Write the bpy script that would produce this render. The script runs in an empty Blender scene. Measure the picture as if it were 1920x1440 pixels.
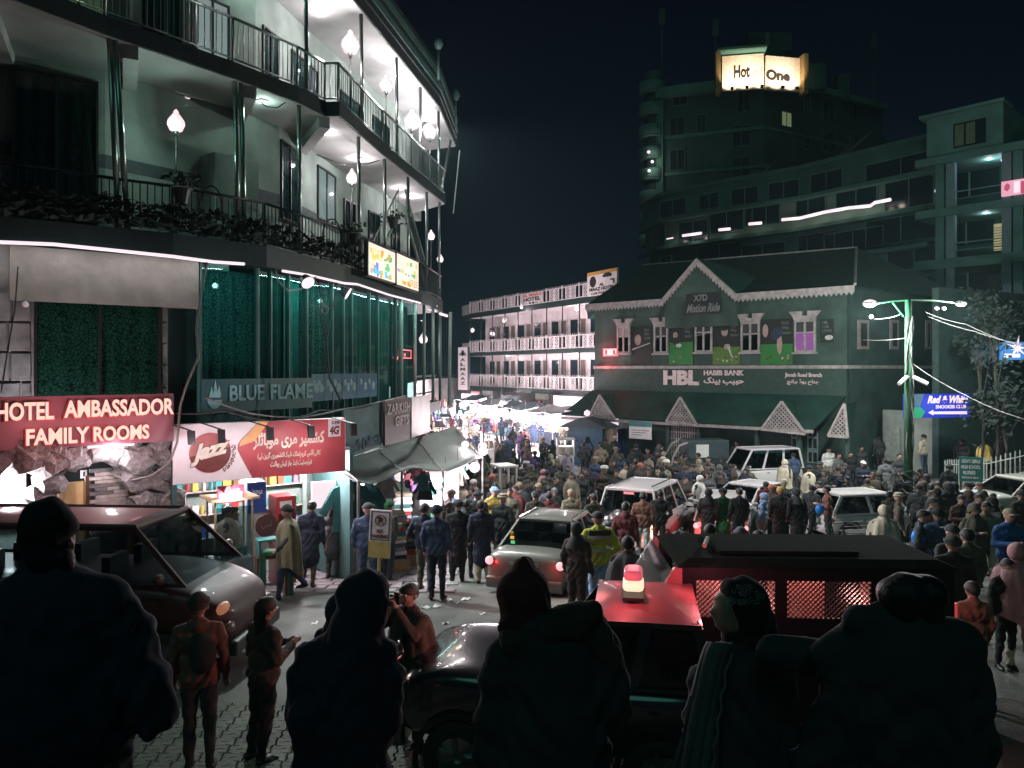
import bpy, bmesh, math, random, unicodedata
import numpy as np
from mathutils import Vector, Matrix, noise
R = random.Random(7)
PI = math.pi
scene = bpy.context.scene
COL = scene.collection

# ------------------------------------------------------------------ camera, world, exposure
F, CX, HY = 1442.0, 960.0, 692.0          # focal length in photo pixels, principal column, horizon row
cd = bpy.data.cameras.new("camera"); cam = bpy.data.objects.new("camera", cd); COL.objects.link(cam)
cd.sensor_width = 36.0; cd.lens = 36.0 * F / 1920.0
cd.shift_y = -(720.0 - HY) / 1920.0
cam.rotation_euler = (PI / 2, 0, 0); cd.clip_start = 0.1; cd.clip_end = 900
scene.camera = cam
world = bpy.data.worlds.new("World"); scene.world = world; world.use_nodes = True
wn = world.node_tree; bg = wn.nodes["Background"]
geo = wn.nodes.new("ShaderNodeTexCoord"); sx = wn.nodes.new("ShaderNodeSeparateXYZ")
rp = wn.nodes.new("ShaderNodeValToRGB")
wn.links.new(geo.outputs["Generated"], sx.inputs[0]); wn.links.new(sx.outputs["Z"], rp.inputs[0])
rp.color_ramp.elements[0].position = 0.0; rp.color_ramp.elements[0].color = (0.0008, 0.0048, 0.0085, 1)
rp.color_ramp.elements[1].position = 0.5; rp.color_ramp.elements[1].color = (0.0005, 0.0008, 0.0036, 1)
wn.links.new(rp.outputs[0], bg.inputs[0]); bg.inputs[1].default_value = 1.0
sd = bpy.data.lights.new("teal_fill_sun", 'SUN'); sd.energy = 0.17; sd.angle = 0.5; sd.color = (0.26, 1.0, 0.84)  # added dim teal sun that lifts the unlit surfaces
so = bpy.data.objects.new("teal_fill_sun", sd); COL.objects.link(so); so.rotation_euler = (math.radians(38), math.radians(-14), 0)
scene.view_settings.view_transform = 'Standard'; scene.view_settings.look = 'None'
scene.view_settings.exposure = 0.0; scene.view_settings.gamma = 1.0
scene.render.engine = 'CYCLES'
scene.cycles.use_denoising = True; scene.cycles.max_bounces = 6; scene.cycles.diffuse_bounces = 3
scene.cycles.glossy_bounces = 3; scene.cycles.transparent_max_bounces = 12
scene.cycles.sample_clamp_indirect = 4.0; scene.cycles.caustics_reflective = False; scene.cycles.caustics_refractive = False

# ------------------------------------------------------------------ helpers
def V(*a): return Vector(a)
def ray(px, py): return Vector(((px - CX) / F, 1.0, -(py - HY) / F))
def at(px, py, Y): return ray(px, py) * Y
def ath(px, py, h):
    r = ray(px, py); return r * (h / r.z)
_gy = [-6, 2, 3, 4.2, 7, 10, 14.6, 17, 21, 24, 33, 40, 50, 60, 80, 110, 500]
_gz = [-1.9, -2.1, -2.4, -2.9, -3.8, -4.0, -4.3, -4.6, -4.95, -5.25, -5.4, -5.25, -5.2, -5.0, -4.4, -3.7, -3.7]
def G(x, y):
    z = float(np.interp(y, _gy, _gz))
    t = min(1, max(0, (x - 13) / 7)); w = min(1, max(0, (y - 18) / 8))
    return z + 0.85 * t * t * (3 - 2 * t) * w
def on_ground(px, py):
    r = ray(px, py); a, b = 1.0, 200.0
    for _ in range(50):
        m = (a + b) / 2
        if r.z * m < G(r.x * m, m): b = m
        else: a = m
    return r * a
def stand_depth(px, py, h):
    """depth at which something h tall, standing on the ground, has its top at this pixel"""
    best = None; y = 9.0
    r = ray(px, py)
    while y < 120:
        if r.z * y <= G(r.x * y, y) + h: best = y; break
        y += 0.05
    return best or 60.0

class MB:
    def __init__(s): s.v = []; s.f = []; s.mi = []; s.cur = 0
    def add(s, vs, fs):
        n = len(s.v); s.v += [tuple(v) for v in vs]
        for f in fs: s.f.append(tuple(i + n for i in f)); s.mi.append(s.cur)
        return s
    def box(s, x0, x1, y0, y1, z0, z1, M=None):
        vs = [Vector((x, y, z)) for z in (z0, z1) for y in (y0, y1) for x in (x0, x1)]
        if M: vs = [M @ v for v in vs]
        return s.add(vs, [(0, 2, 3, 1), (4, 5, 7, 6), (0, 1, 5, 4), (2, 6, 7, 3), (0, 4, 6, 2), (1, 3, 7, 5)])
    def hexa(s, b, t):  # four bottom points, four top points, both counter-clockwise from above
        return s.add(list(b) + list(t), [(3, 2, 1, 0), (4, 5, 6, 7), (0, 1, 5, 4), (1, 2, 6, 5), (2, 3, 7, 6), (3, 0, 4, 7)])
    def tube(s, p, q, r0, r1=None, n=8, caps=True):
        r1 = r0 if r1 is None else r1; p = Vector(p); q = Vector(q); d = (q - p)
        if d.length < 1e-6: return s
        d.normalize(); a = d.orthogonal().normalized(); b = d.cross(a)
        vs = []
        for c, r in ((p, r0), (q, r1)):
            for k in range(n):
                t = 2 * PI * k / n; vs.append(c + (a * math.cos(t) + b * math.sin(t)) * r)
        fs = [(k, (k + 1) % n, n + (k + 1) % n, n + k) for k in range(n)]
        if caps: fs += [tuple(range(n - 1, -1, -1)), tuple(range(n, 2 * n))]
        return s.add(vs, fs)
    def path(s, pts, r, n=6):
        pts = [Vector(p) for p in pts]; vs = []; prev = None
        for i, p in enumerate(pts):
            d = (pts[min(i + 1, len(pts) - 1)] - pts[max(i - 1, 0)]).normalized()
            a = (prev - d * prev.dot(d)) if prev is not None else d.orthogonal()
            if a.length < 1e-5: a = d.orthogonal()
            a.normalize(); prev = a; b = d.cross(a)
            for k in range(n):
                t = 2 * PI * k / n; vs.append(p + (a * math.cos(t) + b * math.sin(t)) * r)
        fs = [(i * n + k, i * n + (k + 1) % n, (i + 1) * n + (k + 1) % n, (i + 1) * n + k) for i in range(len(pts) - 1) for k in range(n)]
        m = (len(pts) - 1) * n
        return s.add(vs, fs + [tuple(range(n - 1, -1, -1)), tuple(m + k for k in range(n))])
    def lathe(s, prof, c=(0, 0, 0), n=16, axis='z', caps=False):
        vs = []
        for r, z in prof:
            for k in range(n):
                t = 2 * PI * k / n
                v = (r * math.cos(t), r * math.sin(t), z) if axis == 'z' else ((r * math.cos(t), z, r * math.sin(t)) if axis == 'y' else (z, r * math.cos(t), r * math.sin(t)))
                vs.append((v[0] + c[0], v[1] + c[1], v[2] + c[2]))
        fs = [(i * n + k, i * n + (k + 1) % n, (i + 1) * n + (k + 1) % n, (i + 1) * n + k) for i in range(len(prof) - 1) for k in range(n)]
        if caps: fs += [tuple(range(n - 1, -1, -1)), tuple((len(prof) - 1) * n + k for k in range(n))]
        return s.add(vs, fs)
    def prism(s, poly, y0, y1, M=None):  # polygon in x,z extruded in y
        n = len(poly); vs = [Vector((x, y0, z)) for x, z in poly] + [Vector((x, y1, z)) for x, z in poly]
        if M: vs = [M @ v for v in vs]
        return s.add(vs, [tuple(range(n)), tuple(range(2 * n - 1, n - 1, -1))] + [(k, n + k, n + (k + 1) % n, (k + 1) % n) for k in range(n)])
    def quad(s, a, b, c, d): return s.add([a, b, c, d], [(0, 1, 2, 3)])
    def grid(s, fn, nu, nv):
        vs = [fn(i / nu, j / nv) for j in range(nv + 1) for i in range(nu + 1)]
        return s.add(vs, [(j * (nu + 1) + i, j * (nu + 1) + i + 1, (j + 1) * (nu + 1) + i + 1, (j + 1) * (nu + 1) + i) for j in range(nv) for i in range(nu)])
    def ico(s, c, r, sub=1, jit=0.0, rot=None, seed=0):
        bm = bmesh.new(); bmesh.ops.create_icosphere(bm, subdivisions=sub, radius=1.0)
        rx, ry, rz = (r, r, r) if not hasattr(r, '__len__') else r
        vs = []
        for v in bm.verts:
            k = 1 + jit * noise.noise(v.co * 1.7 + Vector((seed * 3.1, seed * 1.7, 0)))
            p = Vector((v.co.x * rx * k, v.co.y * ry * k, v.co.z * rz * k))
            if rot: p = rot @ p
            vs.append(p + Vector(c))
        fs = [tuple(v.index for v in f.verts) for f in bm.faces]; bm.free()
        return s.add(vs, fs)
    def mesh(s, name, mats, smooth=False, fix=True):
        me = bpy.data.meshes.new(name); me.from_pydata(s.v, [], s.f)
        for m in (mats if isinstance(mats, (list, tuple)) else [mats]): me.materials.append(m)
        if any(s.mi): me.polygons.foreach_set("material_index", s.mi)
        if fix:
            bm = bmesh.new(); bm.from_mesh(me); bmesh.ops.recalc_face_normals(bm, faces=bm.faces); bm.to_mesh(me); bm.free()
        if smooth: me.polygons.foreach_set("use_smooth", [True] * len(me.polygons))
        me.update(); return me

def link(name, me, parent=None, M=None):
    o = bpy.data.objects.new(name, me); COL.objects.link(o)
    if parent: o.parent = parent
    if M is not None: o.matrix_local = M
    return o
def part(name, mb, m, parent=None, smooth=False, label=None, M=None, bevel=0, fix=True):
    o = link(name, mb.mesh(name, m, smooth, fix), parent, M)
    if label: o["label"] = label
    if bevel:
        b = o.modifiers.new("bevel", 'BEVEL'); b.width = bevel; b.segments = 2; b.limit_method = 'ANGLE'
    return o
def tag(o, label, cat, group=None, kind=None):
    if label: o["label"] = label
    if cat: o["category"] = cat
    if group: o["group"] = group
    if kind: o["kind"] = kind
    return o
def thing(name, label, cat, M=None, group=None):
    o = bpy.data.objects.new(name, None); COL.objects.link(o); o.empty_display_size = 0.2
    if M is not None: o.matrix_world = M
    return tag(o, label, cat, group)
def solo(name, mb, m, label, cat, group=None, smooth=False, M=None, bevel=0):
    return tag(part(name, mb, m, None, smooth, None, M, bevel), label, cat, group)
def struct(name, mb, m, smooth=False):
    o = part(name, mb, m, None, smooth); o["kind"] = "structure"; return o
def TR(x, y, z, rz=0, rx=0, ry=0, s=1): return Matrix.Translation((x, y, z)) @ Matrix.Rotation(rz, 4, 'Z') @ Matrix.Rotation(rx, 4, 'X') @ Matrix.Rotation(ry, 4, 'Y') @ Matrix.Scale(s, 4)
def lamp(parent, loc, watts, color=(1, .84, .9), r=0.08, name="light", spot=None, aim=None):
    ld = bpy.data.lights.new(name, 'SPOT' if spot else 'POINT'); ld.energy = watts; ld.color = color; ld.shadow_soft_size = r
    o = bpy.data.objects.new(name, ld); COL.objects.link(o)
    if parent: o.parent = parent
    o.location = loc
    if spot:
        ld.spot_size = spot; ld.spot_blend = 0.6
        o.rotation_euler = (Vector(aim) - Vector(loc)).to_track_quat('-Z', 'Y').to_euler()
    return o

class Wall:
    """local x runs along the wall, y away from the viewer, z up"""
    def __init__(s, p0, p1):
        s.p0 = Vector((p0[0], p0[1])); s.p1 = Vector((p1[0], p1[1])); s.L = (s.p1 - s.p0).length
        s.u = (s.p1 - s.p0) / s.L; s.n = Vector((-s.u.y, s.u.x))
        s.M = Matrix(((s.u.x, s.n.x, 0, s.p0.x), (s.u.y, s.n.y, 0, s.p0.y), (0, 0, 1, 0), (0, 0, 0, 1)))
    def hit(s, px, py, y=0.0):
        r = ray(px, py); r2 = Vector((r.x, r.y)); t = (s.p0.dot(s.n) + y) / r2.dot(s.n)
        p = r2 * t - s.p0
        return p.dot(s.u), r.z * t
    def w(s, x, y, z): return s.M @ Vector((x, y, z))
def poly_at(poly, px):
    u = (px - CX) / F
    for a, b in zip(poly[:-1], poly[1:]):
        fa = a[0] - u * a[1]; fb = b[0] - u * b[1]
        if fa * fb <= 0 and fa != fb:
            t = fa / (fa - fb); return (a[0] + (b[0] - a[0]) * t, a[1] + (b[1] - a[1]) * t)
    return min(poly, key=lambda p: abs(p[0] - u * p[1]))

# ------------------------------------------------------------------ materials
MATS = {}
def mat(name, col, rough=0.7, metal=0.0, var=0.25, scale=6.0, bump=0.15, bscale=None, coat=0.0, spec=None, detail=6, obj=True):
    if name in MATS: return MATS[name]
    m = bpy.data.materials.new(name); m.use_nodes = True; MATS[name] = m
    nt = m.node_tree; b = nt.nodes["Principled BSDF"]
    tc = nt.nodes.new("ShaderNodeTexCoord"); nz = nt.nodes.new("ShaderNodeTexNoise")
    nz.inputs["Scale"].default_value = scale; nz.inputs["Detail"].default_value = detail
    nt.links.new(tc.outputs["Object"], nz.inputs["Vector"])
    cr = nt.nodes.new("ShaderNodeValToRGB")
    cr.color_ramp.elements[0].position = 0.3; cr.color_ramp.elements[1].position = 0.72
    cr.color_ramp.elements[0].color = (*[c * (1 - var) for c in col], 1); cr.color_ramp.elements[1].color = (*[min(1, c * (1 + var * 0.7)) for c in col], 1)
    nt.links.new(nz.outputs["Fac"], cr.inputs[0]); nt.links.new(cr.outputs[0], b.inputs["Base Color"])
    b.inputs["Roughness"].default_value = rough; b.inputs["Metallic"].default_value = metal
    if coat: b.inputs["Coat Weight"].default_value = coat; b.inputs["Coat Roughness"].default_value = 0.06
    if spec is not None: b.inputs["Specular IOR Level"].default_value = spec
    if bump:
        n2 = nt.nodes.new("ShaderNodeTexNoise"); n2.inputs["Scale"].default_value = bscale or scale * 5; n2.inputs["Detail"].default_value = 5
        nt.links.new(tc.outputs["Object"], n2.inputs["Vector"])
        bp = nt.nodes.new("ShaderNodeBump"); bp.inputs["Strength"].default_value = min(1, bump * 2); bp.inputs["Distance"].default_value = 0.02
        nt.links.new(n2.outputs["Fac"], bp.inputs["Height"]); nt.links.new(bp.outputs[0], b.inputs["Normal"])
    return m
def emit(name, col, strength=1.0):
    if name in MATS: return MATS[name]
    m = bpy.data.materials.new(name); m.use_nodes = True; MATS[name] = m
    nt = m.node_tree; b = nt.nodes["Principled BSDF"]
    b.inputs["Base Color"].default_value = (*[c * .3 for c in col], 1)
    b.inputs["Emission Color"].default_value = (*col, 1); b.inputs["Emission Strength"].default_value = strength
    return m
def glass(name, tint=(.6, .7, .7), trans=0.5, rough=0.04):
    if name in MATS: return MATS[name]
    m = bpy.data.materials.new(name); m.use_nodes = True; MATS[name] = m
    nt = m.node_tree; nt.nodes.remove(nt.nodes["Principled BSDF"]); out = nt.nodes["Material Output"]
    t = nt.nodes.new("ShaderNodeBsdfTransparent"); t.inputs[0].default_value = (*[c * trans for c in tint], 1)
    g = nt.nodes.new("ShaderNodeBsdfGlossy"); g.inputs["Roughness"].default_value = rough; g.inputs["Color"].default_value = (.9, .95, .95, 1)
    lw_ = nt.nodes.new("ShaderNodeLayerWeight"); lw_.inputs[0].default_value = .5; pw_ = nt.nodes.new("ShaderNodeMath"); pw_.operation = "POWER"; pw_.inputs[1].default_value = 5; nt.links.new(lw_.outputs["Facing"], pw_.inputs[0]); fr = nt.nodes.new("ShaderNodeMath"); fr.operation = "MULTIPLY_ADD"; fr.inputs[1].default_value = .6; fr.inputs[2].default_value = .04; nt.links.new(pw_.outputs[0], fr.inputs[0])
    mx = nt.nodes.new("ShaderNodeMixShader"); nt.links.new(fr.outputs[0], mx.inputs[0]); nt.links.new(t.outputs[0], mx.inputs[1]); nt.links.new(g.outputs[0], mx.inputs[2])
    nt.links.new(mx.outputs[0], out.inputs[0]); return m
def curtain_mat(name, c0, c1, scale=9.0):
    if name in MATS: return MATS[name]
    m = mat(name, c0, 0.85, bump=0.1); nt = m.node_tree; b = nt.nodes["Principled BSDF"]
    vo = nt.nodes.new("ShaderNodeTexVoronoi"); vo.feature = 'DISTANCE_TO_EDGE'; vo.inputs["Scale"].default_value = scale
    tc = nt.nodes.new("ShaderNodeTexCoord"); nt.links.new(tc.outputs["Object"], vo.inputs["Vector"])
    cr = nt.nodes.new("ShaderNodeValToRGB"); cr.color_ramp.elements[0].position = 0.03; cr.color_ramp.elements[1].position = 0.12
    cr.color_ramp.elements[0].color = (*c1, 1); cr.color_ramp.elements[1].color = (*c0, 1)
    nt.links.new(vo.outputs["Distance"], cr.inputs[0])
    for l in list(b.inputs["Base Color"].links): nt.links.remove(l)
    nt.links.new(cr.outputs[0], b.inputs["Base Color"]); return m
PINK = (0.93, 0.70, 0.78)
asphalt = mat("asphalt", (.125, .13, .12), .78, var=.45, scale=1.3, bump=.35, bscale=60)
paver_m = mat("paver_concrete", (.13, .15, .12), .8, var=.4, scale=2.5, bump=.4, bscale=40)
flag_m = mat("flagstone", (.24, .22, .23), .7, var=.4, scale=2.0, bump=.4, bscale=14)
plaster = mat("plaster", (.25, .33, .295), .85, var=.34, scale=1.1, bump=.12, bscale=30)
plaster_old = mat("stained_plaster", (.24, .235, .23), .88, var=.55, scale=2.4, bump=.25, bscale=18)
ceil_m = mat("ceiling_paint", (.37, .40, .39), .85, var=.26, scale=.9, bump=.08)
band_m = mat("dark_fascia", (.010, .024, .024), .6, var=.4, scale=3)
stripe_m = mat("grey_stripe_paint", (.07, .10, .10), .8)
concrete = mat("concrete", (.22, .24, .22), .85, var=.3, scale=1.5)
teal_wall = mat("teal_paint", (.05, .12, .115), .6, var=.3, scale=1.2)
steel = mat("brushed_steel", (.34, .42, .39), .28, metal=.9, var=.15, bump=0)
dark_metal = mat("dark_metal", (.03, .035, .035), .4, metal=.6, bump=0)
black = mat("black_plastic", (.012, .013, .014), .45, bump=0)
rubber = mat("rubber", (.015, .015, .015), .85)
white_p = mat("white_paint", (.72, .70, .70), .45, var=.08, bump=.03)
cream_p = mat("cream_board", (.23, .215, .20), .7, var=.32, scale=2.2, bump=.3)
wood_m = mat("dark_wood", (.10, .055, .03), .55, var=.4, scale=4)
wood_l = mat("light_wood", (.40, .28, .15), .55, var=.25, scale=4)
rock_m = mat("rock_cladding", (.20, .19, .19), .75, var=.6, scale=3.5, bump=.5, bscale=14)
stone_m = mat("stone_slab", (.20, .21, .21), .82, var=.55, scale=3, bump=.35, bscale=20)
red_paint = mat("red_paint", (.42, .03, .035), .35, bump=0, coat=.5)
blue_paint = mat("blue_sign_paint", (.02, .06, .25), .5, bump=0)
green_cloth = mat("green_roofing", (.012, .075, .05), .8, var=.3, scale=2)
vine_m = mat("vine_leaves", (.010, .026, .016), .8, var=.5, scale=8)
wire_m = mat("cable_sheath", (.02, .02, .022), .6, bump=0)
pale_wire = mat("pale_cable_sheath", (.16, .16, .155), .6, bump=0)
glow = emit("lit_lamp_glass", (.95, .76, .82), 1.05)
glow_w = emit("white_lamp_glass", (.93, .74, .80), 1.0)
led_m = emit("led_strip_glow", (.95, .80, .86), 1.05)
win_glass = glass("window_glass", (.7, .85, .85), .75)
car_glass = glass("car_glass", (.35, .42, .42), .5)
dark_room = mat("dark_room", (.008, .014, .014), .9, bump=0)

# ------------------------------------------------------------------ writing
_forms = {}
for _c in list(range(0xFB50, 0xFDFF)) + list(range(0xFE70, 0xFEFD)):
    _d = unicodedata.decomposition(chr(_c)).split()
    if len(_d) == 2 and _d[0] in ('<isolated>', '<final>', '<initial>', '<medial>'):
        _forms.setdefault(chr(int(_d[1], 16)), {}).setdefault(_d[0], chr(_c))
def urdu(s):
    out = []
    for i, ch in enumerate(s):
        f = _forms.get(ch)
        if not f: out.append(ch); continue
        pj = i > 0 and '<initial>' in _forms.get(s[i - 1], {}); nj = i + 1 < len(s) and '<final>' in _forms.get(s[i + 1], {}) and '<initial>' in f
        k = '<medial>' if pj and nj else '<final>' if pj else '<initial>' if nj else '<isolated>'
        out.append(f.get(k, f.get('<isolated>', ch)))
    return ''.join(reversed(out))
def text_mesh(s, bold=0.0, ext=0.0, shear=0.0, spacing=1.0, res=3):
    c = bpy.data.curves.new("lettering", 'FONT'); c.body = s; c.offset = bold; c.extrude = ext; c.shear = shear
    c.resolution_u = res; c.space_character = spacing
    o = bpy.data.objects.new("lettering", c); COL.objects.link(o); bpy.context.view_layer.update()
    me = bpy.data.meshes.new_from_object(o.evaluated_get(bpy.context.evaluated_depsgraph_get()))
    bpy.data.objects.remove(o); bpy.data.curves.remove(c); return me
def lettering(s, x0, x1, z0, z1, y, m, parent, bold=0.0, ext=0.02, shear=0.0, name="lettering", skew=0.0, spacing=1.0):
    """fit text s into the box x0..x1, z0..z1 of the parent's wall frame, its face at depth y"""
    me = text_mesh(s, bold, 0.5 if ext else 0, shear, spacing)
    co = np.empty(len(me.vertices) * 3); me.vertices.foreach_get("co", co); co = co.reshape(-1, 3)
    if not len(co): return None
    lo, hi = co.min(0), co.max(0); sx_ = (x1 - x0) / max(1e-6, hi[0] - lo[0]); sz_ = (z1 - z0) / max(1e-6, hi[1] - lo[1])
    out = np.empty_like(co); out[:, 0] = x0 + (co[:, 0] - lo[0]) * sx_
    out[:, 2] = z0 + (co[:, 1] - lo[1]) * sz_ + (out[:, 0] - x0) * skew
    out[:, 1] = y - (co[:, 2] - lo[2]) * ext
    me.vertices.foreach_set("co", out.ravel()); me.materials.clear(); me.materials.append(m); me.update()
    me.polygons.foreach_set("material_index", [0] * len(me.polygons))
    return link(name, me, parent)
# ================================================================== ground
gb = MB()
xs = list(np.arange(-30, 34, 1.0)) ; xs = [-200, -120, -60] + xs + [60, 120, 220]
ys = [-8, 0, 2, 3, 4.2] + list(np.arange(5, 60, 1.0)) + [65, 70, 80, 95, 110, 200, 420]
vs = [(x, y, G(x, y)) for y in ys for x in xs]; nx = len(xs)
gb.add(vs, [(j * nx + i, j * nx + i + 1, (j + 1) * nx + i + 1, (j + 1) * nx + i) for j in range(len(ys) - 1) for i in range(nx - 1)])
ground = struct("road", gb, asphalt, smooth=True)

# interlocking pavers in front of the onlookers (each a piece), flagstones along the shops
pm = MB()
zig = [(-.105, -.045), (-.045, -.062), (.03, -.03), (.105, -.045), (.105, .042), (.045, .058), (-.03, .03), (-.105, .042)]
pm.add([(x * .97, y * .95, 0) for x, y in zig] + [(x * .9, y * .84, .028) for x, y in zig],
       [tuple(range(15, 7, -1))[::-1]] + [(k, (k + 1) % 8, 8 + (k + 1) % 8, 8 + k) for k in range(8)])
pave_me = pm.mesh("paver", paver_m)
cand = []
for j in range(-2, 40):
    for i in range(-30, 14):
        x = i * .212 + (j % 2) * .02; y = 5.4 + j * .092
        cand.append((x, y))
def seen_spot(x, y):
    px = CX + F * x / y; py = HY - F * G(x, y) / y
    return (230 < px < 345 and py > 1230) or (345 < px < 560 and py > 1165) or (700 < px < 990 and py > 1320)
near = [c for c in cand if seen_spot(*c)]
R.shuffle(near)
for x, y in near[:300]:
    o = link("paver", pave_me, ground); o.location = (x, y, G(x, y) - .004); o.rotation_euler = (R.uniform(-.03, .03) + .0, R.uniform(-.03, .03), R.uniform(-.03, .03))
rest = MB(); done = set(near[:300])
for x, y in cand:
    if (x, y) in done: continue
    z = G(x, y) - .004
    rest.add([(v[0] + x, v[1] + y, v[2] + z) for v in pm.v], [tuple(f) for f in pm.f])
o = part("paver_field", rest, paver_m, ground); o["kind"] = "stuff"
fl = []
for j in range(11):
    y = 14.9 + j * .46; x = -6.2
    while x < -.9:
        w = R.uniform(.3, .62); fl.append((x + w / 2, y + .2, w)); x += w + .035
for x, y, w in fl:
    if x > -1.2 - (y - 15) * .1: continue
    z = G(x, y); b = MB(); h = .21
    c = [(-w / 2, -h), (w / 2 + R.uniform(-.03, .03), -h + R.uniform(-.02, .02)), (w / 2, h), (-w / 2 + R.uniform(-.03, .03), h)]
    t = R.uniform(.018, .035)
    b.hexa([(a, d, -.02) for a, d in c], [(a * .94, d * .92, t) for a, d in c])
    part("flagstone", b, flag_m, ground, M=TR(x, y, z, rx=math.atan2(G(x, y + .2) - G(x, y - .2), .4)))
# litter on the road
for k, (px, py) in enumerate([(843, 1126), (818, 1138), (873, 1124), (858, 1131), (1010, 1180), (835, 1170), (798, 1140), (700, 1120), (648, 1150), (905, 1152), (1215, 1062), (590, 1170)]):
    p = on_ground(px, py); b = MB(); s = R.uniform(.08, .2)
    b.grid(lambda u, v: ((u - .5) * s, (v - .5) * s * .6, .012 + .02 * math.sin(u * 5 + k) * math.cos(v * 4)), 4, 3)
    where = ["beside the sedan", "in the middle of the empty road", "between the sedan and the camera man", "torn in two", "near the jeep", "near the no parking sign", "left of the sedan tyre", "before the pavement", "by the walker", "right of the litter", "behind the beacon", "near the van bumper"][k]
    solo("paper_scrap", b, white_p, "crumpled pale paper scrap lying on the asphalt " + where, "litter", "paper litter on the road", M=TR(p.x, p.y, p.z + .004, R.uniform(0, 6)))

# ================================================================== the balcony hotel on the left
H1b, H1t, H2b, H2t, H3b, H3t = 2.18, 2.62, 6.0, 6.35, 9.55, 11.0
def pl(h, pts): return [(p.x, p.y) for p in (ath(x, y, h) for x, y in pts)]
E1 = [(-13.5, 9.6)] + pl(H1b, [(0, 453), (325, 480), (500, 500), (645, 530), (790, 568), (830, 585)])
E2 = [(-12.6, 9.1)] + pl(H2b, [(30, 0), (200, 65), (440, 147), (561, 192), (612, 218), (638, 218), (720, 290), (836, 383)])
E3 = [(-9.2, 12.0)] + pl(H3b, [(560, -110), (665, 0), (825, 200), (856, 275)])
def offset(poly, d):
    out = []
    for i, p in enumerate(poly):
        a = Vector(poly[max(i - 1, 0)]); b = Vector(poly[min(i + 1, len(poly) - 1)]); t = (b - a).normalized()
        out.append((p[0] - t.y * d, p[1] + t.x * d))
    return out
hotel = thing("hotel_building", "long multi-storey hotel with lit open balconies above the street shops on the left", "hotel")
BK = [(-9, 36), (-20, 40), (-22, 12)]
def slab(name, poly, z0, z1, m, par=hotel, back=None):
    pts = list(poly) + (back or BK); n = len(pts); b = MB()
    b.add([(x, y, z0) for x, y in pts] + [(x, y, z1) for x, y in pts], [tuple(range(n - 1, -1, -1)), tuple(range(n, 2 * n))] + [(k, (k + 1) % n, n + (k + 1) % n, n + k) for k in range(n)])
    return part(name, b, m, par)
def wallstrip(poly, z0, z1, t=.2, close=False):
    b = MB()
    for p, q in zip(poly[:-1], poly[1:]):
        w = Wall(p, q); b.box(0, w.L, 0, t, z0, z1, w.M)
    return b
slab("floor_slab", E1, H1b + .004, H1t, band_m)
slab("floor_slab", offset(E2, .02), H2b + .02, H2t, band_m)
slab("ceiling_panel", offset(E2, .06), H2b, H2b + .016, ceil_m)
slab("roof_slab", offset(E3, .02), H3b + .02, H3b + .35, band_m)
slab("ceiling_panel", offset(E3, .06), H3b, H3b + .016, ceil_m)
# roof parapet of stacked boards
for k in range(5):
    part("parapet_board", wallstrip(offset(E3, -.02 - .03 * (k % 2)), H3b + .36 + k * .22, H3b + .56 + k * .22, .08), teal_wall if k % 2 else band_m, hotel)
# inner walls
W2 = [(-14.5, 11.6)] + [(-8.2, 15.5), (-6.45, 17.77), (-5.75, 19.0), (-5.25, 22.9), (-3.9, 28.5), (-3.5, 33)]
W2l, W2r = [(-14.5, 10.6), (-8.2, 15.5)], [(-6.45, 17.77), (-5.75, 19.0), (-5.25, 22.9), (-3.9, 28.5), (-3.6, 32)]
part("wall", wallstrip(W2[:-1], H1t, H2b - .002, .25), plaster, hotel)
W3 = [(-14.5, 11.4), (-8.1, 16.3), (-6.3, 18.9), (-5.5, 22.9), (-4.1, 28.5), (-3.9, 33)]
part("wall", wallstrip(W3, H2t, H3b - .002, .25), plaster, hotel)
part("stripe", wallstrip(offset(W2[:-1], -.012), 4.05, 4.32, .01), stripe_m, hotel)
# projecting wall block and cross beams
wa = Wall(W2[1], W2[2])
s0, z0 = wa.hit(385, 275); b = MB(); b.box(s0 - .1, s0 + 1.0, -.55, .0, H1t, 4.75); part("wall_block", b, plaster, hotel, M=wa.M)
for px in (-30, 245, 470, 610):
    e = Vector(poly_at(E2, px)); d = Vector((-.45, .89)); w = Wall(e + d * .1, e + d * 3.2)
    b = MB(); b.box(0, w.L, -.13, .13, H2b - .26, H2b - .004); part("ceiling_beam", b, ceil_m, hotel, M=w.M)
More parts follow.
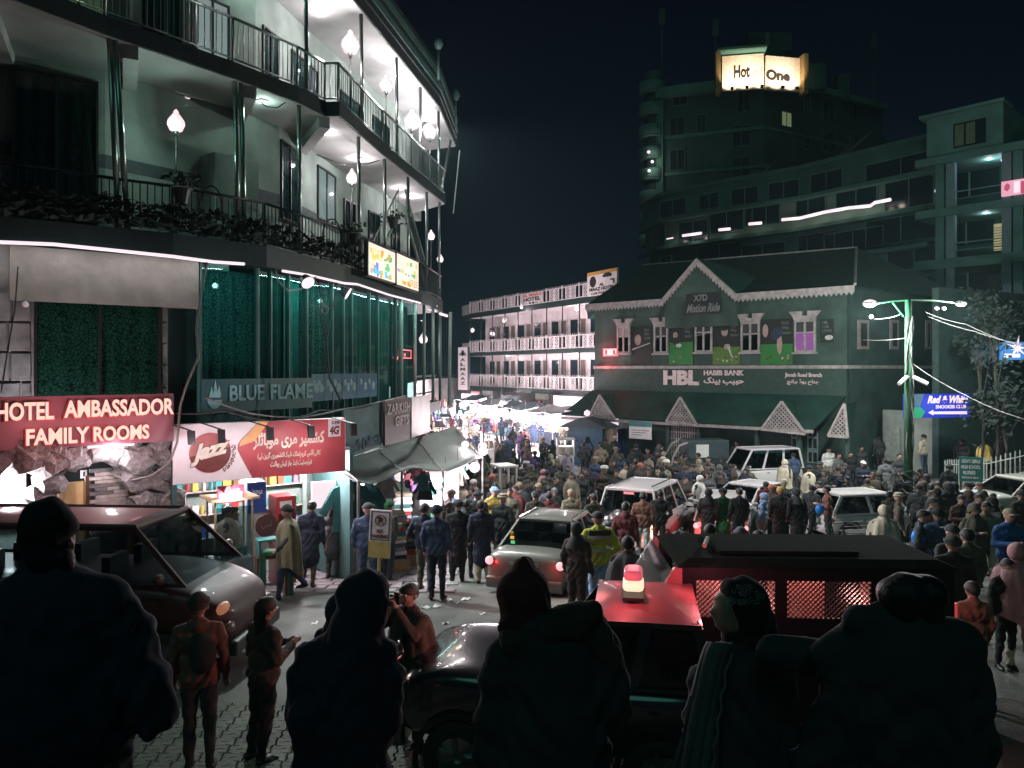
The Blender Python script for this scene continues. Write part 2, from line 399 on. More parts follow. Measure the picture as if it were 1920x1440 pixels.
# windows: frame > pane, curtain
def window(w, x0, x1, z0, z1, nm="window", frame=dark_metal, pane=None, curt=None, par=hotel, n=2, y=-.03, lit=None, transom=None):
    e = thing(nm, None, None); e.parent = par; e.matrix_local = w.M
    del_keys = [k for k in ("label", "category") if k in e]
    for k in del_keys: del e[k]
    b = MB(); t = .05
    b.box(x0, x1, y - .03, y + .04, z0, z0 + t); b.box(x0, x1, y - .03, y + .04, z1 - t, z1)
    b.box(x0, x0 + t, y - .028, y + .038, z0 + t, z1 - t); b.box(x1 - t, x1, y - .028, y + .038, z0 + t, z1 - t)
    for k in range(1, n):
        xm = x0 + (x1 - x0) * k / n; b.box(xm - .025, xm + .025, y - .026, y + .036, z0 + t, z1 - t)
    if transom: b.box(x0 + t, x1 - t, y - .024, y + .034, transom - .025, transom + .025)
    part("frame", b, frame, e)
    for k in range(n):
        xa = x0 + (x1 - x0) * k / n + .03; xb = x0 + (x1 - x0) * (k + 1) / n - .03
        p = MB(); p.box(xa, xb, y - .004, y + .004, z0 + t, z1 - t); part("pane", p, pane or win_glass, e)
    b = MB()
    if lit: b.box(x0 + t, x1 - t, y + .012, y + .02, z0 + t, z1 - t); part("lit_curtain", b, lit, e)
    else:
        nn = max(10, int((x1 - x0) / .05))
        b.grid(lambda u, v: (x0 + t + u * (x1 - x0 - 2 * t), y + .022 + .011 * math.sin(u * nn * 1.1 + 2 * math.sin(v * 3)), z0 + t + v * (z1 - z0 - 2 * t)), nn * 2, 4)
        part("curtain", b, curt or curt_dark, e, smooth=True, fix=False)
    return e
curt_dark = curtain_mat("dark_green_curtain", (.03, .085, .055), (.012, .03, .02), 5)
curt_leaf = curtain_mat("leafy_lace_curtain", (.14, .36, .22), (.01, .035, .025), 14)
curt_teal = curtain_mat("teal_leaf_curtain", (.08, .20, .19), (.01, .04, .04), 13)
lit_cur = emit("lit_room_curtain", (.85, .74, .72), .9)
wl = Wall(*W2l)
sA, _ = wl.hit(22, 300); sB, _ = wl.hit(184, 300)
window(wl, sA, sB, H1t + .05, 5.75, curt=curt_dark)
wr = [Wall(p, q) for p, q in zip(W2[1:-1], W2[2:])]
sA, _ = wr[1].hit(521, 300); sB, _ = wr[1].hit(540, 300)
w = wr[2]; sA, za = w.hit(522, 400); sB, zb = w.hit(556, 250)
window(w, max(0.05, sA), sB + .1, za - .1, min(5.7, zb), n=2, curt=curt_teal)
sA, za = w.hit(594, 350); sB, zb = w.hit(640, 300)
window(w, sA, min(sB, w.L - .1), 4.2, 5.7, lit=lit_cur)
w = wr[3]
for a, c in ((.5, 1.3), (2.3, 3.2), (4.2, 5.0)): window(w, a, c, H1t + .05 if a > 1 else 3.7, 5.2, n=2, curt=curt_teal)
# upper floor doors and windows
ws = [Wall(p, q) for p, q in zip(W3[:-1], W3[1:])]
amber = emit("amber_room_curtain", (.16, .20, .10), .7)
for w, a, c, lt in ((ws[0], 4.6, 6.2, None), (ws[0], 6.6, 7.6, amber), (ws[1], .3, 1.2, None), (ws[1], 1.5, 2.4, lit_cur), (ws[2], .3, 1.1, None), (ws[2], 1.8, 3.4, None), (ws[3], .8, 2.2, None), (ws[3], 3.2, 4.6, None)):
    window(w, a, c, H2t + .05, 8.6, lit=lt, curt=curt_teal, n=2)
# railings: segment > baluster
bal = MB(); bal.tube((0, 0, 0), (0, 0, .82), .011, n=5); bal_me = bal.mesh("baluster", steel)
bal_d = bpy.data.meshes.new_from_object(link("tmp", bal_me)); bpy.data.objects.remove(bpy.data.objects["tmp"])
bal_d.materials[0] = dark_metal
def railing(poly, z, me, m, step=.13, h=.92, off=.06, par=hotel, start=0):
    poly = offset(poly, off); n = 0
    for i, (p, q) in enumerate(zip(poly[:-1], poly[1:])):
        w = Wall(p, q); b = MB()
        b.tube((0, 0, z + h), (w.L, 0, z + h), .032, n=8); b.tube((0, 0, z + .08), (w.L, 0, z + .08), .02, n=6)
        b.tube((0, 0, z), (0, 0, z + h), .03, n=6)
        r = part("railing", b, m, par, True, M=w.M)
        k = 1
        while k * step < w.L:
            if n < 150 and (CX + F * w.w(k * step, 0, z).x / w.w(k * step, 0, z).y) > -20:
                o = link("baluster", me, r); o.location = (k * step, 0, z + .08); n += 1
            k += 1
railing(E2, H2t, bal_me, steel)
railing(E1, H1t, bal_d, dark_metal)
# columns between the balconies, standing on the slab edges
def column(pa, pb, z0, z1, r=.05, m=steel):
    a = poly_at(offset(pa[0], .14), pa[1]); c = poly_at(offset(pb[0], .14), pb[1]); b = MB()
    b.tube((a[0], a[1], z0), (c[0], c[1], z1), r, n=12); b.tube((a[0], a[1], z0), (a[0], a[1], z0 + .05), r * 1.5, n=12)
    part("column", b, m, hotel, True)
for a, c in ((222, 205), (240, 216), (447, 440), (459, 452), (563, 560), (675, 672), (723, 721), (766, 765), (800, 800), (823, 824)): column((E1, a), (E2, c), H1t, H2b)
for a, c in ((352, 350), (364, 362), (577, 571), (679, 677), (745, 743), (788, 788), (823, 822), (845, 845)):
    column((E2 if a < 830 else E1, a if a < 830 else 829), (E3, c), H2t, H3b)
# vines hanging on the lower railing
vb = MB()
for i in range(1500):
    px = R.uniform(-20, 690); p = poly_at(offset(E1, .05 + R.uniform(-.22, .1)), px)
    th = .5 + .3 * noise.noise(Vector((px * .012, 1, 0))); z = H1t + R.uniform(.06, .28 + .5 * th) 
    s = R.uniform(.05, .11); a = R.uniform(0, 6.28); t = R.uniform(-1, 1)
    d = V(math.cos(a), math.sin(a), t) * s; e = V(-math.sin(a), math.cos(a), -t * .5) * s * .7
    c = V(p[0], p[1], z); vb.quad(c - d, c - e, c + d, c + e)
vn = solo("climbing_vine", vb, vine_m, "dark leafy vine wound along the lower balcony railing", "vine", None); vn["kind"] = "stuff"
# first-floor front: cornice panel, slabs of stone, the big window
E1i = offset(E1, .3)
wf = Wall(E1i[1], E1i[2]); wf0 = Wall(E1i[0], E1i[1])
part("wall", wallstrip(E1i[:3], -1.15, H1b, .3), plaster_old, hotel)
def rect(w, px0, pya, px1, pyb, y=0):  # pixel corners bottom-left, top-right
    a, za = w.hit(px0, pya, y); c, zc = w.hit(px1, pyb, y); return a, c, za, zc
a, c, z0, z1 = rect(wf, 18, 565, 372, 487, -.12)
cb = MB(); cb.box(a, c, -.14, -.005, z0 + .02, H1b - .02); part("cornice_panel", cb, cream_p, hotel, M=wf.M)
a, c, z0, z1 = rect(wf, 63, 742, 300, 566, -.03)
zb_, zt_ = -.62, z1 - .03
window(wf, a, c, zb_, zt_, curt=curt_leaf, y=-.08)
aw, cw = a, c
def stones(w, x0, x1, z0, z1, rows, y0=-.05, nm="stone", m=stone_m, wmin=.3, wmax=.6, g=.02):
    h = (z1 - z0) / rows
    for r in range(rows):
        x = x0
        while x < x1 - .05:
            wd = min(R.uniform(wmin, wmax), x1 - x)
            if x1 - x - wd < wmin * .5: wd = x1 - x
            b = MB(); t = R.uniform(.015, .05)
            q = [(x + g / 2, z0 + r * h + g / 2), (x + wd - g / 2, z0 + r * h + g / 2 + R.uniform(0, .015)), (x + wd - g / 2 - R.uniform(0, .01), z0 + (r + 1) * h - g / 2), (x + g / 2, z0 + (r + 1) * h - g / 2 - R.uniform(0, .02))]
            mx, mz = sum(p[0] for p in q) / 4, sum(p[1] for p in q) / 4
            b.add([(a, y0 + .045, d) for a, d in q] + [(mx + (a - mx) * .95, y0 - t + .03, mz + (d - mz) * .93) for a, d in q], [(0, 1, 5, 4), (1, 2, 6, 5), (2, 3, 7, 6), (3, 0, 4, 7), (4, 5, 6, 7)])
            part(nm, b, m, hotel, M=w.M); x += wd
stones(wf, cw + .03, wf.L - .02, -.75, z1 + .02, 5)
stones(wf, aw - .75, aw - .03, -.75, 1.35, 4)
stones(wf, aw, cw, zt_ + .02, zt_ + .16, 1, wmin=.25, wmax=.5)
stones(wf0, wf0.L - 1.2, wf0.L, -.75, 1.9, 5)
# security camera and air vents under the slab
for px, py in ((58, 475), (232, 487), (405, 500)):
    p = ath(px, py - 4, H1b); b = MB(); b.box(-.22, .22, -.16, .1, -.14, -.01); b.box(-.18, .18, -.17, -.16, -.11, -.04)
    part("soffit_light_box", b, plaster, hotel, M=Wall(E1[1], E1[2]).M.to_3x3().to_4x4() if False else TR(p.x, p.y, p.z, .62))
for px, wt in ((90, 3), (180, 4), (270, 3), (430, 3.5), (500, 2.6), (570, 2.6), (650, 2.2), (720, 2.2)):
    a_ = poly_at(offset(E1, -.75), px); lamp(hotel, (a_[0], a_[1], H1b - .35), wt, (.78, 1, .93) if px < 300 else (.62, 1, .95), .06)  # extra lights added outside the slab to brighten the curtains
s, z = wf.hit(47, 569, -.1); b = MB(); b.tube((s, -.05, z), (s, -.22, z - .03), .05, n=10); b.tube((s, -.0, z), (s, -.1, z + .05), .02)
solo("security_camera", b, white_p, "small white bullet security camera on the stone beside the leafy curtained window", "camera", smooth=True, M=wf.M)

# glass front of the restaurant
glass_m = glass("shopfront_glass", (.62, .92, .90), .98)
G1 = [E1i[2], E1i[3], E1i[4], E1i[5]]
gw = [Wall(p, q) for p, q in zip(G1[:-1], G1[1:])]
ZB = -1.2
part("rear_wall", wallstrip(offset(G1, .9), ZB, H1b - .002, .1), teal_wall, hotel)
slab("floor_slab", offset(E1, .1), ZB - .35, ZB, band_m)
front = thing("restaurant_window_front", None, None); front.parent = hotel
for k in list(front.keys()): del front[k]
px_cuts = [372, 480, 504, 538, 572, 620, 641, 657, 690, 706, 740, 752, 776]
for a, c in zip(px_cuts[:-1], px_cuts[1:]):
    p = poly_at(G1, a); q = poly_at(G1, c); w = Wall(p, q)
    b = MB(); b.box(0, .05, -.06, .05, ZB, H1b - .01); part("mullion", b, teal_wall, front, M=w.M)
    b = MB(); b.box(.05, w.L, -.01, .0, ZB + .05, H1b - .05); part("pane", b, glass_m, front, M=w.M)
    m = {0: curt_teal, 1: teal_wall, 3: mat("pale_teal_drape", (.22, .42, .40), .7), 4: curt_teal, 6: teal_wall, 8: teal_wall}.get(px_cuts.index(a), mat("teal_drape", (.05, .115, .11), .8))
    b = MB(); nn = max(8, int(w.L / .06))
    b.grid(lambda u, v: (.05 + u * (w.L - .05), .16 + .05 * math.sin(u * nn * 1.3 + a), ZB + .1 + v * (H1b - ZB - .25)), nn * 2, 3)
    part("curtain", b, m, front, True, M=w.M, fix=False)
# low band with the picture panels
for k, (a, c) in enumerate([(582, 606), (606, 640), (640, 668), (668, 706)]):
    p = poly_at(offset(G1, -.05), a); q = poly_at(offset(G1, -.05), c); w = Wall(p, q)
    b = MB(); b.box(.01, w.L - .01, -.02, .0, -.78, -.12)
    b.cur = 1
    for j in range(4): b.lathe([(0, -.03), (.07 + .03 * (j % 2), -.03), (.09 + .03 * (j % 2), -.022)], c=(w.L * (.2 + .2 * j), 0, -.35 - .12 * (j % 2)), n=10, axis='y')
    part("food_picture_panel", b, [mat("picture_blue", (.03, .10, .16), .5), mat("picture_pale", (.20, .32, .34), .5)], front, M=w.M)
# band sign BLUE FLAME
p = poly_at(offset(G1, -.42), 376); q = poly_at(offset(G1, -.42), 584); w = Wall(p, q)
bf = thing("restaurant_sign", "dark teal restaurant sign reading BLUE FLAME with a flame in a bowl", "sign", M=w.M)
b = MB(); b.box(0, w.L, -.03, .0, -.88, -.2); part("board", b, mat("sign_teal", (.01, .085, .10), .45, bump=0), bf)
lt = mat("sign_pale_blue", (.30, .55, .62), .5, bump=0)
lettering("BLUE", w.L * .22, w.L * .52, -.66, -.33, -.035, lt, bf, bold=.02); lettering("FLAME", w.L * .58, w.L * .995, -.66, -.33, -.035, lt, bf, bold=.02)
def flat(pts, y, m, par, nm): b = MB(); b.prism(pts, y - .012, y); return part(nm, b, m, par)
cx_ = w.L * .1
flat([(cx_ + .17 * math.cos(t), -.62 + .17 * math.sin(t)) for t in [PI + PI * k / 12 for k in range(13)]], -.034, lt, bf, "bowl_emblem")
for dx, hh, ww in ((-.09, .22, .05), (0, .36, .06), (.09, .25, .05)):
    flat([(cx_ + dx - ww, -.57), (cx_ + dx + ww, -.57), (cx_ + dx + ww * 1.2, -.5), (cx_ + dx + ww * .2, -.57 + hh), (cx_ + dx - ww * .6, -.48)], -.034, lt, bf, "flame_emblem")

# far end balcony wing of the hotel
p = poly_at(offset(E1, .3), 776); q = poly_at(offset(E1, .3), 829)
w = Wall(p, (q[0] - .1, q[1]))
b = wallstrip([(p[0] - .7, p[1] + 1.2), (-4.3, 30)], ZB, H1b, .2); part("wall", b, plaster, hotel)
for px in (752, 778, 795, 812, 828):
    a = poly_at(offset(E1, .1), min(px, 829)); b = MB(); b.tube((a[0], a[1], ZB), (a[0], a[1], H1b), .055, n=10); part("column", b, plaster, hotel, True)
b = MB(); b.tube((p[0], p[1], -.25), (q[0], q[1], -.25), .035); b.tube((p[0], p[1], -.85), (q[0], q[1], -.85), .03); part("railing", b, plaster, hotel)
# outside staircase at the end of the lower balcony
sb = MB()
for s_, e_ in (((-4.35, 23.2, H1t + .1), (-3.6, 24.6, 5.0)), ((-3.45, 24.8, 5.0), (-2.95, 27.0, H1t))):
    s_, e_ = Vector(s_), Vector(e_); sb.path([s_, e_], .05)
    sb.path([s_ + V(0, 0, .8), e_ + V(0, 0, .8)], .03)
    for k in range(12):
        c = s_.lerp(e_, (k + .5) / 12); sb.tube(c, c + V(0, 0, .8), .014, n=4)
part("staircase_rail", sb, plaster, hotel)
# ground-floor rear fill behind all shops
part("wall", wallstrip([(-14, 11.5), (-8.3, 15.6), (-5.6, 18.0), (-5.0, 20.5), (-4.0, 26.5), (-3.8, 30)], -5.6, ZB - .36, .2), dark_room, hotel)

# ------------------------------------------------------------------ hotel lights
def globe(px, py, poly, hz, watt, k_, dst, r=.14, floor=None, z=None):
    a = poly_at(offset(poly, .45 if z is None else z), px); zz = -(py - HY) / F * a[1]
    t = thing("globe_lamp", k_, "lamp", M=TR(a[0], a[1], floor), group="globe lamps on the hotel balconies")
    b = MB(); b.tube((0, 0, 0), (0, 0, zz - floor - r * .9), .02, n=8); b.tube((0, 0, zz - floor - r * 1.5), (0, 0, zz - floor - r * .8), .03, .065, n=10); part("pole", b, dark_metal, t, True)
    b = MB(); b.lathe([(.02, -r), (r * .7, -r * .8), (r, -.1 * r), (r * .9, r * .4), (r * .5, r * .95), (r * .28, r * 1.25), (r * .3, r * 1.4), (0.01, r * 1.7)], (0, 0, zz - floor), 18); part("globe", b, glow, t, True)
    lamp(t, (0.02, -r - .1, zz - floor - .1), watt, r=.05, color=(1, .86, .88) if px > 600 else (.70, 1, .88))
    return t
globe(330, 232, E1, 0, 26, "white globe lamp on a thin pole on the lower balcony beside a potted plant", 0, .17, H1t)
globe(660, 334, E1, 0, 60, "globe lamp on the lower balcony in front of the lit curtained window", 0, .16, H1t)
globe(815, 443, E1, 0, 14, "small globe lamp left of two on the dark end of the lower balcony", 0, .15, H1t)
globe(836, 486, E1, 0, 10, "small globe lamp nearest the leaning pole on the lower balcony end", 0, .13, H1t, z=.1)
globe(657, 84, E2, 0, 170, "large glaring globe lamp on the upper balcony, leftmost of its row", 0, .24, H2t)
globe(724, 160, E2, 0, 120, "globe lamp with a twin glare beside it on the upper balcony", 0, .2, H2t)
globe(772, 228, E2, 0, 190, "bright globe lamp at the glaring far end of the upper balcony", 0, .26, H2t)
globe(806, 248, E2, 0, 120, "last globe lamp of the upper balcony row, by the corner column", 0, .24, H2t)
globe(806, 636, offset(E1, .3), 0, 12, "globe lamp left of the pair at the end of the first floor terrace", 0, .17, ZB)
globe(836, 637, offset(E1, .3), 0, 8, "globe lamp right of the pair at the end of the first floor terrace", 0, .13, ZB)
# balcony floodlight, and two added ones brightening the crowd and road
for k, (px, py, Y_, wt, aim, lab) in enumerate(((798, 236, 26.0, 6000, (9, 22, -5), "blinding floodlight at the far end of the upper balcony, aimed at the square"), (648, 548, 18.2, 2600, (7, 19, -4.6), "added floodlight under the slab above the shawl sign, aimed at the square"), (575, 527, 16.8, 1900, (1.0, 12, -4), "added floodlight under the slab above the restaurant glass, aimed down at the road"))):
    p = at(px, py, Y_); t = thing("floodlight", lab, "floodlight", M=TR(*p)); d = (Vector(aim) - p).normalized()
    b = MB(); b.tube(V(0, 0, 0) - d * .12, d * .06, .10, .16, n=12); part("housing", b, black, t); b = MB(); b.tube(d * .061, d * .075, .15, .15, n=12); part("lens", b, glow, t)
    lamp(t, d * .16, wt, (1, .93, .94) if k == 0 else (.9, 1, .97), .12, spot=1.75 if k < 2 else 1.5, aim=d * 5)
lamp(hotel, at(790, 232, 25.5), 300, (1, .86, .92), .12); lamp(hotel, at(822, 262, 28.5), 120, (1, .86, .92), .12)  # bare lights added to blow out the balcony ceiling
# recessed ceiling lights (parts of the hotel)
def ceiling_light(px, py, h, watt, r=.07):
    p = ath(px, py, h); b = MB(); b.lathe([(r * 1.5, -.012), (r * 1.5, -.03), (r, -.05)], p, 14); part("ceiling_light", b, white_p, hotel)
    b = MB(); b.lathe([(0.001, -.06), (r * .8, -.06), (r, -.045)], p, 12); part("ceiling_light_bulb", b, glow, hotel)
    lamp(hotel, p - V(0, 0, .14), watt, r=.03, color=(1, .84, .9) if px > 560 else (.70, 1, .88))
for px, py, w_, r_ in ((128, 148, 3, .05), (238, 113, 8, .07), (350, 180, 7, .06), (492, 188, 14, .08), (610, 247, 26, .08), (385, 224, 5, .04), (675, 297, 45, .12), (750, 352, 24, .06), (772, 368, 45, .12)):
    ceiling_light(px, py, H2b, w_, r_)
for px, py, w_ in ((600, 20, 26), (480, -60, 22), (330, -140, 9), (730, 110, 30), (800, 225, 60)): ceiling_light(px, py, H3b, w_, .06)
for px, py, w_ in ((60, 470, 8), (640, 545, 8), (792, 600, 25)): ceiling_light(px, py, H1b, w_, .04)
# LED strips under the slab
for (pts, nm) in (([(-140, 441), (0, 454), (100, 458), (200, 468), (325, 481), (400, 491), (458, 495)], "long glowing pinkish LED strip sagging under the balcony slab above the stone wall"),
                  ([(530, 508), (580, 516), (645, 531), (670, 533), (730, 553), (788, 568)], "glowing LED strip along the slab above the dark glass restaurant front")):
    q = [Vector((*poly_at(offset(E1, -.04), x), H1b - .03)) for x, y in pts]
    q = [V(p.x, p.y, -(y - HY) / F * p.y) for p, (x, y) in zip(q, pts)]
    b = MB(); b.path(q, .032, 6); o = solo("led_strip", b, led_m, nm, "light strip", "LED strips under the hotel balcony")
    for p, r_ in zip(q[:-1], q[1:]):
        c = (p + r_) / 2 + V(.05, -.12, -.05); L = (r_ - p).length
        ld = bpy.data.lights.new("led_light", 'AREA'); ld.shape = 'RECTANGLE'; ld.size = L; ld.size_y = .03; ld.energy = (3.4 if c.x < -5.4 else 6) * L; ld.color = (1, .92, .92) if c.x < -5.4 else (.55, 1, .93)
        lo = bpy.data.objects.new("led_light", ld); COL.objects.link(lo); lo.parent = o
        dx = (r_ - p).normalized(); dz = V(0, 0, 1).lerp(V(.3, -.5, .0), .35).normalized(); dz = (dz - dx * dz.dot(dx)).normalized(); dy = dz.cross(dx)
        Mx = Matrix((dx, dy, dz)).transposed().to_4x4(); Mx.translation = c; lo.matrix_world = Mx
for k, (x0, y0, x1, y1) in enumerate([(800, 570, 818, 574), (795, 575, 816, 583), (825, 588, 838, 592)]):
    p = at(x0, y0, 27.5 + k * .3); q = at(x1, y1, 28.2 + k * .3); b = MB(); b.tube(p, q, .05)
    solo("tube_light", b, glow, ["short tube light under the slab corner, upper of the crossed pair", "short tube light under the slab corner, lower of the crossed pair", "little tube light beside the leaning pole end"][k], "tube light", "tube lights at the hotel corner")
lamp(None, at(815, 590, 27), 30)
# potted plants on the balconies
for k, (px, py, poly, h) in enumerate([(345, 372, E1, H1t), (665, 452, E1, H1t), (738, 420, E1, H1t + .3)]):
    a = poly_at(offset(poly, .0), px); z = -(py - HY) / F * a[1]
    t = thing("potted_plant", ["flared white-edged planter hung on the railing under the globe lamp", "planter bracket on the railing below the globe lamp by the lit window", "pot of trailing leaves in front of the outside staircase"][k], "planter", M=TR(a[0], a[1] - .1, z))
    b = MB(); b.lathe([(.1, -.14), (.17, .13), (.19, .13), (.19, .17), (.15, .17)], n=12); part("pot", b, black, t)
    b = MB(); b.path([(.19 * math.cos(i * PI / 8), .19 * math.sin(i * PI / 8), .17) for i in range(17)], .012, 5); part("rim", b, pale_wire, t)
    b = MB()
    for i in range(60):
        c = V(R.gauss(0, .16), R.gauss(0, .1), .2 + R.random() * .25 - (.3 * R.random() if k == 2 else 0)); s_ = .07; d = V(R.uniform(-1, 1), R.uniform(-1, 1), R.uniform(-1, 1)).normalized() * s_; e = d.orthogonal().normalized() * s_ * .6
        b.quad(c - d, c - e, c + d, c + e)
    o = part("leaves", b, vine_m, t); o["kind"] = "stuff"
# black hoops on the lower railing
for k, px in enumerate((395, 622)):
    a = poly_at(offset(E1, -.05), px); b = MB(); b.path([(a[0] + .22 * math.cos(t), a[1], H1t + .62 + .42 * math.sin(t)) for t in [PI * i / 12 for i in range(-2, 13)]], .018, 6)
    solo("plant_hoop", b, black, ["black wire hoop arching over the railing right of the first globe lamp", "black wire hoop arching over the railing near the lit window"][k], "hoop")

# colourful video sign pair on the slab edge
def vsign(px0, yt0, yb0, px1, yt1, yb1, Y0, Y1, nm):
    p, q = at(px0, yb0, Y0), at(px1, yb1, Y1); w = Wall(p, q); z0 = (p.z + q.z) / 2; h0 = (yb0 - yt0) / F * Y0
    return w, p.z, q.z, h0, (yb1 - yt1) / F * Y1
dotc = [emit("led_" + n_, c_, 1.0) for n_, c_ in (("yellow", (.85, .62, .12)), ("blue", (.12, .16, .9)), ("cyan", (.05, .55, .75)), ("orange", (.75, .35, .06)), ("green", (.1, .5, .2)))]
panel_w = emit("led_panel_white", (.93, .80, .68), 1.0)
Ya = poly_at(offset(E1, -.35), 690)[1]; Yb = poly_at(offset(E1, -.35), 742)[1]; Yc = poly_at(offset(E1, -.35), 785)[1]
for nm, (x0, yt0, yb0, x1, yt1, yb1, Y0, Y1) in (("a", (691, 450, 514, 741, 478, 531, Ya, Yb)), ("b", (744, 475, 534, 784, 492, 545, Yb, Yc))):
    w, z0, z1, h0, h1 = vsign(x0, yt0, yb0, x1, yt1, yb1, Y0, Y1, nm)
    zb, h = (z0 + z1) / 2, (h0 + h1) / 2
    t = thing("video_sign", "blown-out video panel with a cyan and blue corner hung on the slab" if nm == "a" else "cream and orange video panel right beside the blue-cornered one", "sign", "", None) if False else thing("video_sign", "blown-out video panel with a cyan and blue corner hung on the slab" if nm == "a" else "cream and orange video panel right beside the blue-cornered one", "sign", M=w.M, group="video signs on the balcony slab")
    b = MB(); b.box(-.04, w.L + .04, 0, .12, zb - .04, zb + h + .04); part("housing", b, black, t)
    b = MB(); b.box(0, w.L, -.012, -.001, zb, zb + h); part("screen", b, panel_w, t)
    for ci in range(5):
        b = MB()
        for i in range(9):
            u_, v_ = R.random(), R.random()
            if nm == "a":
                if ci in (1,): u_, v_ = R.random() * .35, R.random() * .35
                if ci == 2: u_, v_ = R.random(), R.random() * .14
                if ci in (0, 4): u_, v_ = (R.random() * .3 + (.62 if ci == 4 else 0)), .3 + R.random() * .6
            else:
                if ci in (1, 2, 4) and i > 1: continue
                v_ = R.choice([.05, .47, .52, .9]) + R.random() * .06
            s_ = R.uniform(.07, .2); b.box(u_ * w.L * .86, min(w.L, u_ * w.L * .86 + s_), -.017 - .001 * ci - .0001 * i, -.013, zb + v_ * h * .8, zb + min(h, v_ * h * .8 + s_ * R.uniform(.4, 1.2)))
        part("pixel_block", b, dotc[ci], t)["kind"] = "stuff"
    lettering("HOTEL" if nm == "a" else "FREE", w.L * .08 if nm == "a" else w.L * .55, w.L * .45 if nm == "a" else w.L * .95, zb + h * (.55 if nm == "a" else .08), zb + h * (.85 if nm == "a" else .3), -.02, dotc[0] if nm == "a" else dotc[3], t, ext=.002)
    lamp(t, (w.L / 2, -.6, zb + h / 2), 14, (1, .85, .6), .2)
# little red neon sign on the glass
p = poly_at(offset(G1, -.03), 752); q = poly_at(offset(G1, -.03), 769); w = Wall(p, q); _, zt = w.hit(752, 656); _, zb = w.hit(752, 671)
neon = emit("red_neon", (.95, .22, .25), 1.2); b = MB(); b.path([(0, -.03, zb), (w.L, -.03, zb), (w.L, -.03, zt), (0, -.03, zt), (0, -.03, zb)], .02, 5); b.path([(w.L * .3, -.03, zb + .05), (w.L * .3, -.03, zt - .1)], .03)
solo("neon_sign", b, neon, "small red neon outline sign glowing in the dark restaurant window", "neon sign", M=w.M); lamp(None, w.w(w.L / 2, -.3, zb), 5, (1, .15, .15))

# cables
def cable(pts, r, m, lab, nm="hanging_cable", sag=0):
    P_ = [Vector(p) for p in pts]; out = []
    for a, c in zip(P_[:-1], P_[1:]):
        for k in range(6):
            t = k / 6; out.append(a.lerp(c, t) - V(0, 0, sag * 4 * t * (1 - t)))
    out.append(P_[-1]); b = MB(); b.path(out, r, 5); return solo(nm, b, m, lab, "cable", smooth=True)
cable([at(x, y, Y) for x, y, Y in ((388, 492, 14.6), (375, 560, 14.5), (368, 620, 14.4), (372, 670, 14.35), (350, 720, 14.2), (338, 760, 14.1), (332, 830, 13.9), (318, 868, 13.9), (285, 892, 13.8), (240, 902, 13.8), (206, 886, 13.8))], .022, pale_wire, "thick cable drooping from the LED strip down past the HOTEL AMBASSADOR sign")
cable([at(x, y, Y) for x, y, Y in ((517, 505, 16.3), (520, 525, 16.2), (540, 546, 16.3), (565, 542, 16.8), (592, 520, 17.4))], .022, pale_wire, "cable loop sagging below the LED strip above the restaurant glass")
cable([at(x, y, Y) for x, y, Y in ((596, 522, 17.3), (602, 560, 17.2), (600, 590, 17.1), (612, 640, 17.2), (618, 710, 17.2), (640, 755, 17.2))], .02, wire_m, "black cable hanging down across the restaurant glass from the strip corner")
cable([at(x, y, Y) for x, y, Y in ((632, 530, 18.4), (622, 590, 18.0), (612, 640, 17.6), (614, 690, 17.4))], .016, wire_m, "thinner black cable crossing the longer one on the glass")
cable([at(x, y, Y) for x, y, Y in ((598, 575, 17.2), (606, 570, 17.2), (616, 578, 17.2), (613, 588, 17.2), (604, 586, 17.2), (600, 574, 17.2))], .02, pale_wire, "coiled pale cable loop hanging on the restaurant glass")
cable([at(x, y, Y) for x, y, Y in ((34, 500, 13.2), (28, 580, 13.1), (14, 660, 12.9), (2, 736, 12.8))], .012, wire_m, "thin wire running down the stone wall at the far left")
cable([at(x, y, Y) for x, y, Y in ((385, 745, 14.3), (470, 775, 15), (560, 783, 15.8), (640, 768, 16.5), (760, 742, 20))], .018, pale_wire, "pale bundle of wires strung above the red mobile shop sign", sag=.02)
cable([at(x, y, Y) for x, y, Y in ((330, 775, 14.1), (420, 770, 14.6), (520, 790, 15.4), (600, 770, 16.2), (700, 760, 18))], .02, wire_m, "dark bundle of wires strung above the red mobile shop sign", sag=.03)
cable([at(x, y, Y) for x, y, Y in ((488, 190, 16), (500, 200, 16), (520, 202, 16.4), (535, 192, 16.6))], .014, wire_m, "loose black wire dangling from the balcony ceiling light")
cable([at(x, y, Y) for x, y, Y in ((594, 290, 19), (640, 308, 20), (690, 307, 21.5), (722, 298, 22.5))], .014, wire_m, "wire slung under the ceiling of the lower balcony between columns")
b = MB(); b.tube(at(845, 585, 28), at(842, 760, 28), .06, n=8); solo("balcony_prop", b, plaster, "tall pale metal prop standing at the corner of the hotel", "pole")
b = MB(); b.tube(at(862, 282, 30), at(850, 400, 30), .022, n=8); solo("leaning_pole", b, plaster, "thin pale pole leaning along the end of the upper balconies", "pole")
for k, (px, y0, y1) in enumerate([(822, 75, 150), (855, 172, 240)]):
    b = MB(); b.tube(at(px, y1, 27 + 4 * k), at(px, y0 + 14, 27 + 4 * k), .04); b.lathe([(0.01, .28), (.12, .16), (.17, 0), (.1, -.14), (.04, -.2)], at(px, y0 + 8, 27 + 4 * k), 12)
    solo("unlit_roof_lamp", b, teal_wall, ["unlit globe lamp post on the hotel roof edge", "unlit globe lamp post at the far roof corner of the hotel"][k], "lamp", smooth=True)

